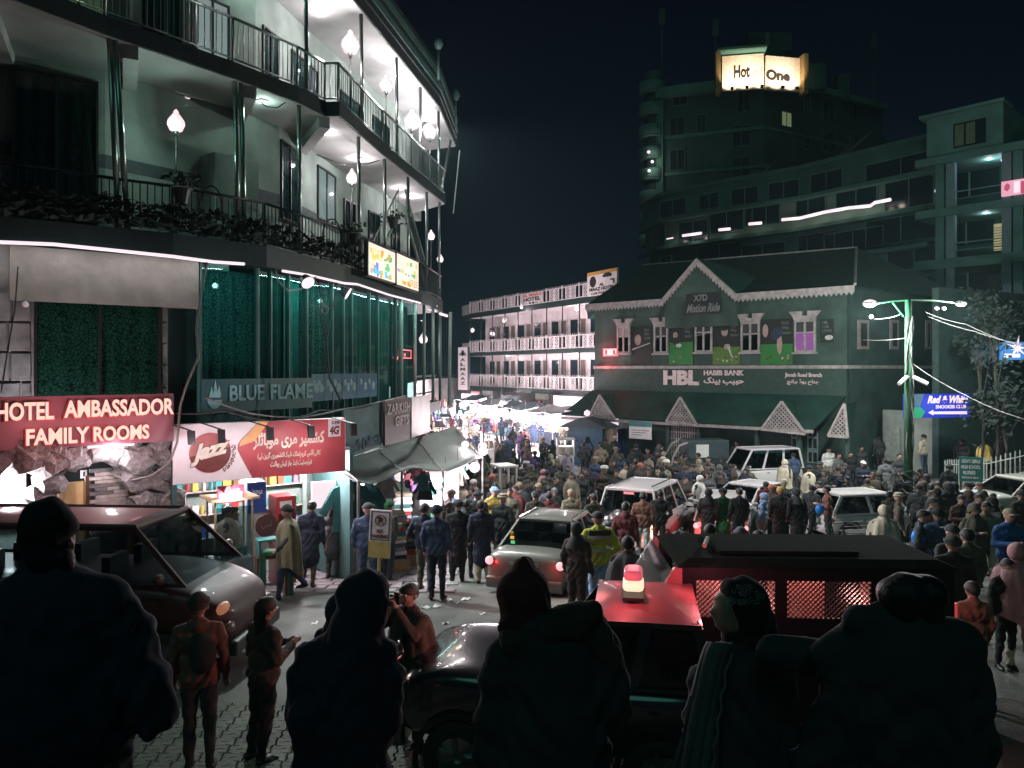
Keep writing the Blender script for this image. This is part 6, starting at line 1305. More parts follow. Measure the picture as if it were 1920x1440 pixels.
# no-parking sign in front of the shops
p = at(706, 1110, 14.0); zg = G(p.x, p.y); z1, z0 = -(956 - HY) / F * 14 - zg, -(1046 - HY) / F * 14 - zg; t = thing("no_parking_sign", "tilted NO PARKING sign over a yellow sponsor strip on a short post", "sign", M=TR(p.x, p.y, zg, -.12, 0, .05)); W2_ = .205; H = z1 - z0
b = MB(); b.box(-W2_, W2_, 0, .03, z0, z1); part("board", b, mat("sign_plate_white", (.66, .62, .66), .5, bump=0), t, bevel=.006); b = MB(); b.tube((0, .04, 0), (0, .04, z0 + .1), .03); part("post", b, mat("post_yellow", (.45, .38, .14), .6), t)
flat([(-W2_ + .004, z0 + .004), (W2_ - .004, z0 + .004), (W2_ - .004, z0 + H * .34), (-W2_ + .004, z0 + H * .34)], -.002, mat("sponsor_yellow", (.52, .42, .14), .5, bump=0), t, "sponsor_panel")
b = MB(); x0, x1, za, zb = -W2_ + .03, W2_ - .03, z0 + H * .37, z1 - .03
for q in ((x0, x1, za, za + .015), (x0, x1, zb - .015, zb), (x0, x0 + .015, za + .015, zb - .015), (x1 - .015, x1, za + .015, zb - .015)): b.box(q[0], q[1], -.006, -.001, q[2], q[3])
part("border", b, blk, t); lettering("NO", -.06, .05, z0 + H * .52, z0 + H * .60, -.006, disc_r, t, bold=.04, ext=.003); lettering("PARKING", -.15, .15, z0 + H * .41, z0 + H * .49, -.006, disc_r, t, bold=.04, ext=.003); lettering("GOBI'S", -.16, .17, z0 + H * .19, z0 + H * .29, -.006, blk, t, bold=.05, ext=.003); lettering("P A I N T S", -.12, .14, z0 + H * .12, z0 + H * .155, -.006, blk, t, ext=.003)
zc = z0 + H * .78; b = MB(); b.lathe([(.105, -.004), (.105, -.008), (.088, -.008), (.088, -.004)], (0, 0, zc), 28, 'y'); part("prohibition_ring", b, disc_r, t); lettering("P", -.04, .045, zc - .065, zc + .065, -.007, blk, t, bold=.05, ext=.003)
b = MB(); b.box(-.1, .1, -.012, -.009, -.008, .008, Matrix.Translation((0, 0, zc)) @ Matrix.Rotation(.78, 4, 'Y')); part("prohibition_bar", b, disc_r, t)
# ================================================================== vehicles
def paint(n_, c_, rough=.35, coat=.7): return mat("paint_" + n_, c_, rough, var=.06, scale=1, bump=0, coat=coat)
tyre_me = MB().lathe([(.2, -.1), (.31, -.1), (.33, -.06), (.33, .06), (.31, .1), (.2, .1)], n=22, axis='y').mesh("tyre", rubber, True)
rb = MB(); rb.lathe([(.2, -.07), (.19, -.05), (.04, -.06), (.001, -.06)], n=22, axis='y')
for k in range(7): a_ = k * 2 * PI / 7; rb.box(.04, .19, -.085, -.06, -.02, .02, Matrix.Rotation(a_, 4, 'Y'))
rim_me = rb.mesh("rim", steel)
SPEC = {
 "sedan": dict(st=[(-2.25, .42, .82, .66), (-2.18, .30, 1.0, .80), (-1.95, .24, 1.04, .85), (-1.2, .22, 1.0, .87), (0, .2, .96, .88), (1.1, .22, .95, .87), (1.9, .25, .84, .83), (2.2, .36, .70, .70)], base=(-1.62, 1.1), roof=(-.86, .34), zb=.97, zr=1.43, wb=.77, wt=.58, wx=(-1.35, 1.35)),
 "hatch": dict(st=[(-1.75, .42, .85, .62), (-1.7, .28, .92, .74), (-1.3, .24, .94, .79), (0, .2, .92, .80), (1.0, .22, .92, .79), (1.5, .26, .82, .75), (1.72, .36, .68, .62)], base=(-1.66, .95), roof=(-1.3, .35), zb=.92, zr=1.46, wb=.72, wt=.58, wx=(-1.15, 1.15)),
 "suv": dict(st=[(-2.1, .5, 1.0, .74), (-2.05, .42, 1.12, .86), (-1.4, .4, 1.13, .9), (0, .38, 1.12, .9), (1.1, .4, 1.12, .88), (1.9, .44, 1.05, .84), (2.15, .5, .85, .76)], base=(-2.02, 1.05), roof=(-1.8, .45), zb=1.1, zr=1.82, wb=.83, wt=.68, wx=(-1.3, 1.35)),
 "jeep": dict(st=[(-1.0, .45, 1.0, .72), (-.97, .40, 1.05, .80), (-.6, .38, 1.06, .84), (0, .36, 1.06, .84), (.5, .38, 1.05, .83), (1.2, .40, 1.12, .80), (1.75, .42, 1.08, .76), (1.95, .48, .88, .68)], base=(-.95, .45), roof=(-.82, .06), zb=1.04, zr=1.56, wb=.76, wt=.64, wx=(-.5, 1.3)),
 "microvan": dict(st=[(-1.62, .4, .95, .62), (-1.58, .3, 1.05, .70), (-.8, .26, 1.05, .72), (.6, .26, 1.03, .72), (1.4, .28, .98, .70), (1.62, .36, .85, .60)], base=(-1.58, 1.5), roof=(-1.4, .95), zb=1.03, zr=1.86, wb=.68, wt=.60, wx=(-1.1, 1.05)),
 "van": dict(st=[(-2.35, .45, 1.15, .76), (-2.3, .32, 1.30, .86), (-1.2, .28, 1.30, .9), (.6, .28, 1.30, .9), (1.5, .3, 1.28, .88), (2.05, .34, 1.10, .84), (2.38, .4, .88, .72)], base=(-2.28, 1.80), roof=(-2.1, 1.05), zb=1.27, zr=1.98, wb=.84, wt=.70, wx=(-1.45, 1.55)),
}
CARS = []
def car(kind, lab, cat, M, pm, tail=None, brake=False, head=None, plate=True, group=None, glassm=None, nm=None, mirror=True, rack=False):
    CARS.append((M.inverted(), S_[-1][0] + .3, S_[len(S_) // 2][3] + .28)) if (S_ := SPEC[kind]["st"]) else 0; S = SPEC[kind]; t = thing(nm or kind, lab, cat, M=M, group=group); b = MB(); rings = []
    for x, zl, zh, w in S["st"]:
        h = zh - zl; half = [(0, zl), (w * .8, zl), (w * .97, zl + .12 * h), (w, zl + .45 * h), (w * .985, zl + .75 * h), (w * .93, zh - .04), (w * .7, zh), (0, zh + .015)]
        rings.append([(x, y, z) for y, z in half] + [(x, -y, z) for y, z in half[-2:0:-1]])
    n = len(rings[0]); vs = [v for r_ in rings for v in r_]
    b.add(vs, [(i * n + k, i * n + (k + 1) % n, (i + 1) * n + (k + 1) % n, (i + 1) * n + k) for i in range(len(rings) - 1) for k in range(n)] + [tuple(range(n)), tuple((len(rings) - 1) * n + k for k in range(n - 1, -1, -1))])
    o = part("body", b, pm, t, True); m_ = o.modifiers.new("sub", 'SUBSURF'); m_.levels = m_.render_levels = 2
    (b0, b1), (r0, r1), zb, zr, wb, wt = S["base"], S["roof"], S["zb"], S["zr"], S["wb"], S["wt"]
    nseg = 3 if kind in ("van", "microvan", "suv") else 2
    # roof skin
    b = MB(); b.grid(lambda u, v: (r0 - .03 + (r1 - r0 + .06) * u, (v - .5) * 2 * wt * 1.02, zr + .05 * (1 - (2 * u - 1) ** 4) * (1 - (2 * v - 1) ** 2) - .0), 10, 8); o = part("roof", b, pm, t, True, fix=False); m_ = o.modifiers.new("thick", 'SOLIDIFY'); m_.thickness = .05; m_.offset = -1
    def corner(x, s_): f = (x - b0) / (b1 - b0); return V(x, s_ * wb, zb - .02), V(r0 + (r1 - r0) * f, s_ * wt, zr)
    pil = MB()
    for s_ in (-1, 1):
        for k in range(nseg + 1):
            a_, c_ = corner(b0 + (b1 - b0) * k / nseg, s_); e_ = .045; pil.hexa([a_ + V(-e_, -.02, 0), a_ + V(e_, -.02, 0), a_ + V(e_, .02, 0), a_ + V(-e_, .02, 0)], [c_ + V(-e_, -.02, 0), c_ + V(e_, -.02, 0), c_ + V(e_, .02, 0), c_ + V(-e_, .02, 0)])
        pil.tube((r0, s_ * wt, zr), (r1, s_ * wt, zr), .04, n=6); pil.tube((b0, s_ * wb, zb), (b1, s_ * wb, zb), .03, n=6)
    for x_, xr in ((b0, r0), (b1, r1)): pil.tube((xr, -wt, zr), (xr, wt, zr), .04, n=6)
    part("pillars", pil, pm, t)
    gm = glassm or car_glass
    for s_ in (-1, 1):
        for k in range(nseg):
            a_, c_ = corner(b0 + (b1 - b0) * (k + .04) / nseg, s_ * .985); d_, e_ = corner(b0 + (b1 - b0) * (k + .96) / nseg, s_ * .985); b = MB(); b.quad(a_, d_, e_, c_); part("side_window", b, gm, t, fix=False)
    for x_, xr, nm_ in ((b0, r0, "rear_window"), (b1, r1, "windscreen")): b = MB(); b.quad(V(x_, -wb * .96, zb), V(x_, wb * .96, zb), V(xr, wt * .96, zr - .03), V(xr, -wt * .96, zr - .03)); part(nm_, b, gm, t, fix=False)
    b = MB(); b.box(b0 + .2, b1 - .3, -wb * .9, wb * .9, zb - .5, zb - .05)
    for x_ in ([-.2] if kind == "jeep" else [-.9, .2] if nseg == 2 else [-1.2, -.3, .6]):
        for s_ in (-1, 1): b.box(x_ - .06, x_ + .06, s_ * .38 - .22, s_ * .38 + .22, zb - .3, min(zr - .25, zb + .28))
    part("seat", b, black, t)
    w_ = S["st"][len(S["st"]) // 2][3]
    for x_ in S["wx"]:
        for s_ in (-1, 1):
            e = bpy.data.objects.new("wheel", None); COL.objects.link(e); e.parent = t; e.matrix_local = TR(x_, s_ * (w_ - .10), .33, 0 if s_ < 0 else PI); link("tyre", tyre_me, e); link("rim", rim_me, e)
            b = MB(); b.lathe([(.36, 0), (.41, 0), (.40, .02 * 1)], (x_, s_ * (w_ + .002), .34), 24, 'y'); part("wheel_arch", b, black, t)
    xr_ = S["st"][0][0]; xf = S["st"][-1][0]; zl = S["st"][1][2]
    b = MB(); b.box(xr_ - .07, xr_ + .1, -w_ * .88, w_ * .88, .34, .56); part("rear_bumper", b, pm, t, bevel=.03); b = MB(); b.box(xf - .12, xf + .08, -w_ * .84, w_ * .84, .34, .54); part("front_bumper", b, pm, t, bevel=.03)
    for s_ in (-1, 1):
        b = MB(); b.ico((xr_ + .07, s_ * w_ * .80, zl - .17), (.07, .12, .10) if kind not in ("suv", "van", "microvan") else (.06, .07, .2), 2); part("tail_light", b, tail or mat("tail_lens", (.3, .02, .02), .2), t, True)
        if brake: b = MB(); b.ico((xr_ + .015, s_ * w_ * .82, zl - .15), .085, 2); part("brake_lamp", b, emit("brake_glow", (1.0, .52, .56), 1.0), t, True); lamp(t, (xr_ - .15, s_ * w_ * .8, zl - .15), brake, (1, .06, .06), .06)
        b = MB(); b.ico((xf - .08, s_ * w_ * .72, .68 if kind != "jeep" else .80), (.08, .14, .09), 2); part("headlight", b, head or mat("headlamp_lens", (.35, .38, .38), .1), t, True)
        if mirror: b = MB(); b.ico((b1 - .25, s_ * (wb + .17), zb + .12), (.06, .1, .07), 2); b.tube((b1 - .25, s_ * wb, zb + .05), (b1 - .25, s_ * (wb + .15), zb + .1), .015); part("mirror", b, pm, t, True)
        for k in range(nseg): xx = b0 + (b1 - b0) * (k + .8) / nseg; b = MB(); b.box(xx - .1, xx, s_ * (w_ * .985), s_ * (w_ * .985 + .02), zb - .18, zb - .15); part("door_handle", b, black, t)
    if kind == "van":
        for c in t.children:
            if c.name.startswith('front_bumper'): c.data.materials[0] = black
    if plate: b = MB(); b.box(xr_ - .09, xr_ - .075, -.24, .24, .62, .75); part("number_plate", b, mat("plate_pale", (.4, .4, .36), .5), t)
    return t
def gz(x, y): return G(x, y)
# sedan with glowing brake lights (heads away from the viewer, to the right)
x_, y_ = 1.0, 16.9
sed = car("sedan", "champagne-grey sedan seen from behind with both brake lights glowing red", "car", TR(x_, y_, gz(x_, y_), math.radians(70)), paint("champagne", (.115, .115, .10)), brake=4, nm="sedan_car")
b = MB(); b.box(-2.27, -2.23, -.3, .3, .80, .86); part("trunk_strip", b, steel, sed)
for k in range(3): b = MB(); b.box(-1.62 + .1 * k, -1.60 + .1 * k, .42 + .05 * k, .5 + .05 * k, 1.06 + .07 * k, 1.12 + .07 * k); part("window_sticker", b, [MATS["led_green"], MATS["led_orange"], MATS["pack_yellow"]][k], sed)
x_, y_ = 4.05, 22.6
s_ = car("suv", "white off-road SUV with a covered spare wheel on its back door", "suv", TR(x_, y_, gz(x_, y_), math.radians(62)), paint("white", (.62, .58, .60)), brake=0, nm="suv_car")
b = MB(); b.lathe([(.0, -.13), (.34, -.13), (.37, -.05), (.37, .06)], (0, 0, 0), 24, 'x'); o = part("spare_wheel_cover", b, paint("black", (.01, .01, .011)), s_, True, M=TR(-2.2, .1, .98))
b = MB(); b.box(-1.86, -1.84, -.14, .14, 1.70, 1.76); part("high_brake_lamp", b, neon, s_)
for z_ in (1.0, .72): b = MB(); b.ico((-2.13, -.80, z_), .12, 2); part("brake_lamp", b, emit("brake_glow_warm", (1, .78, .60), 1.0), s_, True)
lamp(s_, (-2.3, -.85, .85), 35, (1, .18, .10), .1)
for q in (-.55, .55): b = MB(); b.tube((-1.5, q, 1.9), (.2, q, 1.9), .02); part("roof_bar", b, black, s_)
x_, y_ = at(1405, 0, 36.2).xy
s_ = car("microvan", "white microvan marked FINE COLLECTION UNIT parked before the bank", "van", TR(x_, 34.2, gz(x_, 34.2), math.radians(196)), paint("white", (.62, .58, .60)), nm="microvan")
lettering("FINE COLLECTION UNIT CTP EMP MURREE", -1.25, .55, 1.71, 1.80, .0, mat("van_letters", (.01, .05, .08), .6, bump=0), s_, bold=.02, ext=.003).matrix_local = TR(-.35, .655, 0, PI)
car("hatch", "white hatchback with a glowing tail light, before the fine collection van", "car", TR(6.3, 22.9, gz(6.3, 22.9), math.radians(72)), paint("white", (.62, .58, .60)), brake=9, nm="hatchback_car", group="white cars in the square")
car("sedan", "white sedan boxed in directly behind the hatchback with the lit tail light", "car", TR(8.4, 26.2, gz(8.4, 26.2), math.radians(40)), paint("white", (.62, .58, .60)), nm="sedan_car", group="white cars in the square")
car("hatch", "white hatchback half hidden by the man in the rust jacket", "car", TR(10.9, 23.6, gz(10.9, 23.6), math.radians(12)), paint("white", (.62, .58, .60)), nm="hatchback_car", group="white cars in the square")
car("sedan", "pale silver sedan parked below the school sign, cut by the frame", "car", TR(16.7, 24.6, gz(16.7, 24.6) + .0, math.radians(12)), paint("silver", (.38, .37, .33)), brake=0, nm="sedan_car", group="white cars in the square")
# three-wheeled pickup before the bank grille
x_, y_ = at(1305, 0, 36.5).xy; t = thing("pickup_rickshaw", "small dark loader with a black canopy and curved pale front parked at the bank grille", "loader", M=TR(x_, y_, gz(x_, y_), math.radians(185)))
b = MB(); b.box(-1.4, .5, -.62, .62, .5, 1.1); part("bed", b, cloth("charcoal"), t); b = MB(); b.box(-1.4, .6, -.62, .62, 1.1, 2.0); part("canopy", b, tarp2, t, bevel=.06); b = MB(); b.path([(.6, -.6, 1.9), (1.0, -.6, 1.75), (1.3, -.6, 1.2), (1.4, -.6, .6)], .05); b.path([(.6, .6, 1.9), (1.0, .6, 1.75), (1.3, .6, 1.2), (1.4, .6, .6)], .05); part("front_frame", b, trim_m, t); b = MB(); b.hexa([(.6, -.58, .5), (1.4, -.5, .5), (1.4, .5, .5), (.6, .58, .5)], [(.6, -.58, 1.1), (1.3, -.5, 1.1), (1.3, .5, 1.1), (.6, .58, 1.1)]); part("nose", b, cloth("charcoal"), t)
for q in ((-1.0, -.55), (-1.0, .55), (1.2, 0)): e = bpy.data.objects.new("wheel", None); COL.objects.link(e); e.parent = t; e.matrix_local = TR(q[0], q[1], .33); link("tyre", tyre_me, e); link("rim", rim_me, e)
b = MB(); b.box(-.4, .2, .63, .64, 1.2, 1.8); part("canopy_patch", b, white_p, t)
# dark red van on the left, nose to the right
x_, y_ = -5.95, 10.85
van = car("van", "dark maroon van with see-through windows passing behind the big silhouetted man", "van", TR(x_, y_, gz(x_, y_), math.radians(-4)), mat("paint_maroon", (.045, .009, .013), .55, var=.2, bump=0, coat=.12), nm="passenger_van", head=mat("headlamp_amber", (.10, .07, .06), .3), glassm=glass("van_glass", (.4, .5, .5), .8))
b = MB(); b.ico((2.25, -.7, .95), (.06, .16, .08), 2); part("indicator_lamp", b, emit("amber_lens_glow", (.40, .15, .08), .7), van, True)
# jeep with bull bar and beacon
jx, jy = .92, 7.5; jz_ = G(jx, jy)
jp = car("jeep", "dark police jeep with a bull bar, its roof lit red by the beacon light", "jeep", TR(jx, jy, jz_, PI - .16), paint("police_blue_black", (.012, .018, .022), .22), nm="police_jeep", plate=False, glassm=glass("dark_tint_glass", (.2, .2, .2), .3), mirror=False)
bb = MB()
for s_ in (-1, 1): bb.path([(1.98, s_ * .62, .4), (2.12, s_ * .62, .74), (2.06, s_ * .60, 1.0), (1.92, s_ * .5, 1.12)], .035, 8)
bb.path([(1.92, -.5, 1.12), (2.0, -.3, 1.15), (2.0, .3, 1.15), (1.92, .5, 1.12)], .035, 8); bb.path([(2.12, -.62, .74), (2.16, 0, .76), (2.12, .62, .74)], .035, 8); part("bull_bar", bb, mat("bull_bar_black", (.015, .015, .015), .25, bump=0), jp, True)
for s_ in (-1, 1):
    b = MB()
    for k in range(5): b.tube((2.0, s_ * .62 - .17, .72 + k * .055), (2.0, s_ * .62 + .17, .72 + k * .055), .008)
    part("headlight_grille", b, black, jp); b = MB(); b.path([(1.95, s_ * .62 + .17 * math.cos(i * PI / 8),   .83 + .14 * math.sin(i * PI / 8)) for i in range(17)], .014, 6); part("headlight_ring", b, steel, jp, True)
rp_ = MB(); rp_.grid(lambda u, v: (-.86 + .96 * u, (v - .5) * 1.34, 1.595 + .06 * (1 - (2 * v - 1) ** 2) * (1 - (2 * u - 1) ** 4)), 10, 8); part("beacon_glow_roof", rp_, paint("beacon_lit_red", (.17, .06, .066), .5, .3), jp, True, fix=False, label="roof skin coloured red for the beacon light")  # beacon's red light is put into the colour of this skin
bx = -.26
b = MB(); b.box(-.1, .1, -.30, .30, 1.65, 1.68); part("beacon_base", b, black, jp, M=TR(bx, 0, .02))
b = MB(); b.box(-.10, .10, -.16, .20, 1.70, 1.79); part("beacon_lamp", b, emit("beacon_warm_glow", (1, .80, .55), 1.0), jp, M=TR(bx, 0, .02), bevel=.04)
b = MB(); b.box(-.09, .09, -.14, .18, 1.795, 1.89); part("beacon_top", b, emit("beacon_red_lens", (.55, .10, .14), .75), jp, M=TR(bx, 0, .02), bevel=.04)
lamp(jp, (bx + .1, .45, 1.88), 10, (1, .16, .19), .06); lamp(jp, (bx - .75, -.1, 1.86), 20, (1, .16, .2), .06); lamp(jp, (bx + .12, 0, 1.95), 120, (1, .42, .36), .06, spot=1.9, aim=(bx + 3, 0.1, 1.1)); lamp(jp, (bx - .12, -.1, 1.95), 60, (1, .22, .24), .06, spot=1.3, aim=(bx - 2, -.6, 1.6)); lamp(jp, (bx, -.6, 2.0), 14, (1, .16, .18), .06)
# long police truck with mesh windows
px_, py_ = 2.75, 8.75; zv = G(px_, py_) - .02
pt = thing("police_truck", "long black police truck with wire-mesh windows and a red-lit windscreen frame", "truck", M=TR(px_, py_, zv, math.radians(178)))
bm_ = mat("truck_black", (.006, .008, .010), .6, spec=.2, bump=0); LR, LF, WW = -1.85, .95, .74; ZT = 1.86
b = MB()
wins = [(-1.86, -1.32), (-1.20, -.42), (-.28, .42)]; wins = [(-.02, .80), (-1.0, -.14), (-1.70, -1.12)]
z0w, z1w = 1.34, 1.73
for s_ in (-1, 1):
    y0, y1 = (s_ * WW, s_ * (WW - .05)); y0, y1 = min(y0, y1), max(y0, y1)
    b.box(LR, LF, y0, y1, .26, z0w); b.box(LR, LF, y0, y1, z1w, ZT)
    ed = sorted([LR] + [e for w_ in wins for e in w_] + [LF])
    for a_, c_ in zip(ed[0::2], ed[1::2]): b.box(a_, c_, y0, y1, z0w, z1w)
b.box(LR - .02, LR + .05, -WW + .05, WW - .05, .5, 1.2); b.box(LR + .05, LF, -WW + .05, WW - .05, .5, .58)
part("body", b, bm_, pt)
b = MB(); b.hexa([(LR - .06, -WW - .04, ZT + .004), (LF + .06, -WW - .04, ZT + .004), (LF + .06, WW + .04, ZT + .004), (LR - .06, WW + .04, ZT + .004)], [(LR + .1, -WW + .14, ZT + .07), (LF - .1, -WW + .14, ZT + .07), (LF - .1, WW - .14, ZT + .07), (LR + .1, WW - .14, ZT + .07)]); part("roof", b, mat("truck_roof_green", (.004, .011, .009), .95, var=.3, spec=.05), pt, bevel=.03)
b = MB(); b.box(-1.0, .5, -.45, .45, ZT + .074, ZT + .11); part("roof_rack_panel", b, MATS["truck_roof_green"], pt, bevel=.01)
b = MB(); b.tube((.5, -.1, ZT + .13), (.62, .3, ZT + .13), .025); part("roof_handle", b, trim_m, pt)
mesh_m = mat("wire_mesh", (.12, .12, .12), .4, metal=.6, bump=0)
for s_ in (-1, 1):
    for (a_, c_) in wins:
        lattice([(a_, z0w), (c_, z0w), (c_, z1w), (a_, z1w)], s_ * (WW - .02), .052, .0045, mesh_m, pt, None, "mesh_grille")
        b = MB(); b.quad((a_, s_ * (WW - .04), z0w), (c_, s_ * (WW - .04), z0w), (c_, s_ * (WW - .04), z1w), (a_, s_ * (WW - .04), z1w)); part("window_pane", b, glass("mesh_window_glass", (.75, .75, .75), .85), pt, fix=False)
for k, (a_, c_) in enumerate(((-.0, .66), (-.85, -.2), (-1.68, -1.25))):
    b = MB(); b.box(a_, c_, -.18, -.12, 1.0, 1.70); part("bench_back", b, mat("bench_salmon", (.45, .22, .19), .7), pt, bevel=.03, label="red padded bench back")
lamp(pt, (.3, .3, 1.7), 38, (1, .40, .37), .08); lamp(pt, (-.75, .3, 1.7), 28, (1, .42, .38), .08); lamp(pt, (-1.5, .3, 1.7), 14, (1, .42, .38), .08)
b = MB(); pk = paint("red_lit_cab", (.35, .13, .14), .35)  # pink light on the windscreen frame is put into this colour
for s_ in (-1, 1): b.hexa([(LF, s_ * WW - .03, 1.1), (LF + .55, s_ * WW - .03, 1.1), (LF + .55, s_ * WW + .03, 1.1), (LF, s_ * WW + .03, 1.1)], [(LF, s_ * WW - .03, ZT), (LF + .08, s_ * WW - .03, ZT), (LF + .08, s_ * WW + .03, ZT), (LF, s_ * WW + .03, ZT)])
part("windscreen_pillar", b, pk, pt)["kind"] = "stuff"; b = MB(); b.prism([(LF + .02, .9), (LF + .52, .9), (LF + .5, 1.12), (LF + .1, ZT - .02), (LF + .02, ZT - .02)], WW - .02, WW + .01); part("cab_side_panel", b, pk, pt); b = MB(); b.quad((LF + .56, -WW, 1.1), (LF + .56, WW, 1.1), (LF + .1, WW, ZT - .02), (LF + .1, -WW, ZT - .02)); part("windscreen", b, car_glass, pt, fix=False)
b = MB(); b.hexa([(LF, -WW, .45), (LF + 1.1, -WW * .95, .45), (LF + 1.1, WW * .95, .45), (LF, WW, .45)], [(LF, -WW, 1.12), (LF + 1.05, -WW * .9, 1.02), (LF + 1.05, WW * .9, 1.02), (LF, WW, 1.12)]); part("bonnet", b, bm_, pt, bevel=.05)
b = MB(); b.box(LF + .28, LF + .36, WW + .08, WW + .3, 1.3, 1.62); b.tube((LF + .32, WW, 1.4), (LF + .32, WW + .1, 1.45), .015); b.tube((LF + .32, WW, 1.65), (LF + .45, WW + .25, 1.62), .012); part("wing_mirror", b, black, pt, bevel=.01)
b = MB(); b.box(LR - .05, LR - .01, WW - .1, WW - .04, 1.05, 1.5); part("tail_light_strip", b, emit("tail_strip_red", (.5, .06, .05), .8), pt)
for q in ((-1.3, -1), (-1.3, 1), (1.35, -1), (1.35, 1)): e = bpy.data.objects.new("wheel", None); COL.objects.link(e); e.parent = pt; e.matrix_local = TR(q[0], q[1] * .8, .33, PI if q[1] > 0 else 0); link("tyre", tyre_me, e); link("rim", rim_me, e)
o = lettering("MODEL", -.3, .3, .93, 1.08, .0, mat("faded_door_letters", (.05, .05, .05), .6, bump=0), pt, bold=.02, ext=.003); o.matrix_local = TR(.75, WW + .004, 0, PI)
# motorbike and iron handcart
x_, y_ = at(1300, 0, 22.5).xy; t = thing("motorbike", "parked motorbike between the white SUV and the hooded women", "motorbike", M=TR(x_, y_, gz(x_, y_), 1.1))
for q in (-.62, .62):
    e = bpy.data.objects.new("wheel", None); COL.objects.link(e); e.parent = t; e.matrix_local = TR(q, 0, .3); b = MB(); b.lathe([(.25, -.04), (.3, 0), (.25, .04)], n=18, axis='y'); part("tyre", b, rubber, e); b = MB()
    for k in range(6): b.tube((0, 0, 0), (.25 * math.cos(k * PI / 3), 0, .25 * math.sin(k * PI / 3)), .01, n=4)
    part("spoke", b, steel, e)["kind"] = "stuff"
b = MB(); b.ico((.12, 0, .78), (.28, .14, .13), 2); part("fuel_tank", b, paint("bike_red", (.2, .02, .02)), t, True); b = MB(); b.box(-.6, .0, -.12, .12, .74, .82); part("seat", b, black, t, bevel=.03); b = MB(); b.tube((.62, 0, .3), (.4, 0, .95), .025); b.tube((.4, -.32, 1.0), (.4, .32, 1.0), .018); b.tube((-.62, 0, .3), (0, 0, .5), .025); b.box(-.15, .2, -.12, .12, .3, .6); part("frame", b, dark_metal, t); b = MB(); b.ico((.5, 0, .88), .09, 2); part("headlight", b, steel, t, True)
x_, y_ = at(1612, 0, 19.4).xy; t = thing("iron_handcart", "black iron four-wheeled handcart with spoked wheels before the white robed man", "handcart", M=TR(x_, y_, gz(x_, y_), .2))
b = MB(); b.box(-.55, .55, -.25, .25, .45, .5); b.tube((-.55, -.25, .5), (-.65, -.25, .95), .02); b.tube((-.55, .25, .5), (-.65, .25, .95), .02)
for z_ in (.7, .9): b.tube((-.6, -.25, z_), (.55, -.25, z_), .014); b.tube((-.6, .25, z_), (.55, .25, z_), .014)
part("frame", b, dark_metal, t); b = MB(); b.box(-.4, .4, -.2, .2, .5, .72); part("load", b, cloth("charcoal"), t)
for q in ((-.38, -.28), (.05, -.28), (.42, -.28), (-.38, .28), (.42, .28)):
    e = bpy.data.objects.new("wheel", None); COL.objects.link(e); e.parent = t; e.matrix_local = TR(q[0], q[1], .2); b = MB(); b.lathe([(.16, -.02), (.2, -.02), (.2, .02), (.16, .02), (.16, -.02)], n=18, axis='y'); part("rim", b, dark_metal, e); b = MB()
    for k in range(6): b.tube((0, 0, 0), (.17 * math.cos(k * PI / 3), 0, .17 * math.sin(k * PI / 3)), .01, n=4)
    part("spoke", b, dark_metal, e)["kind"] = "stuff"
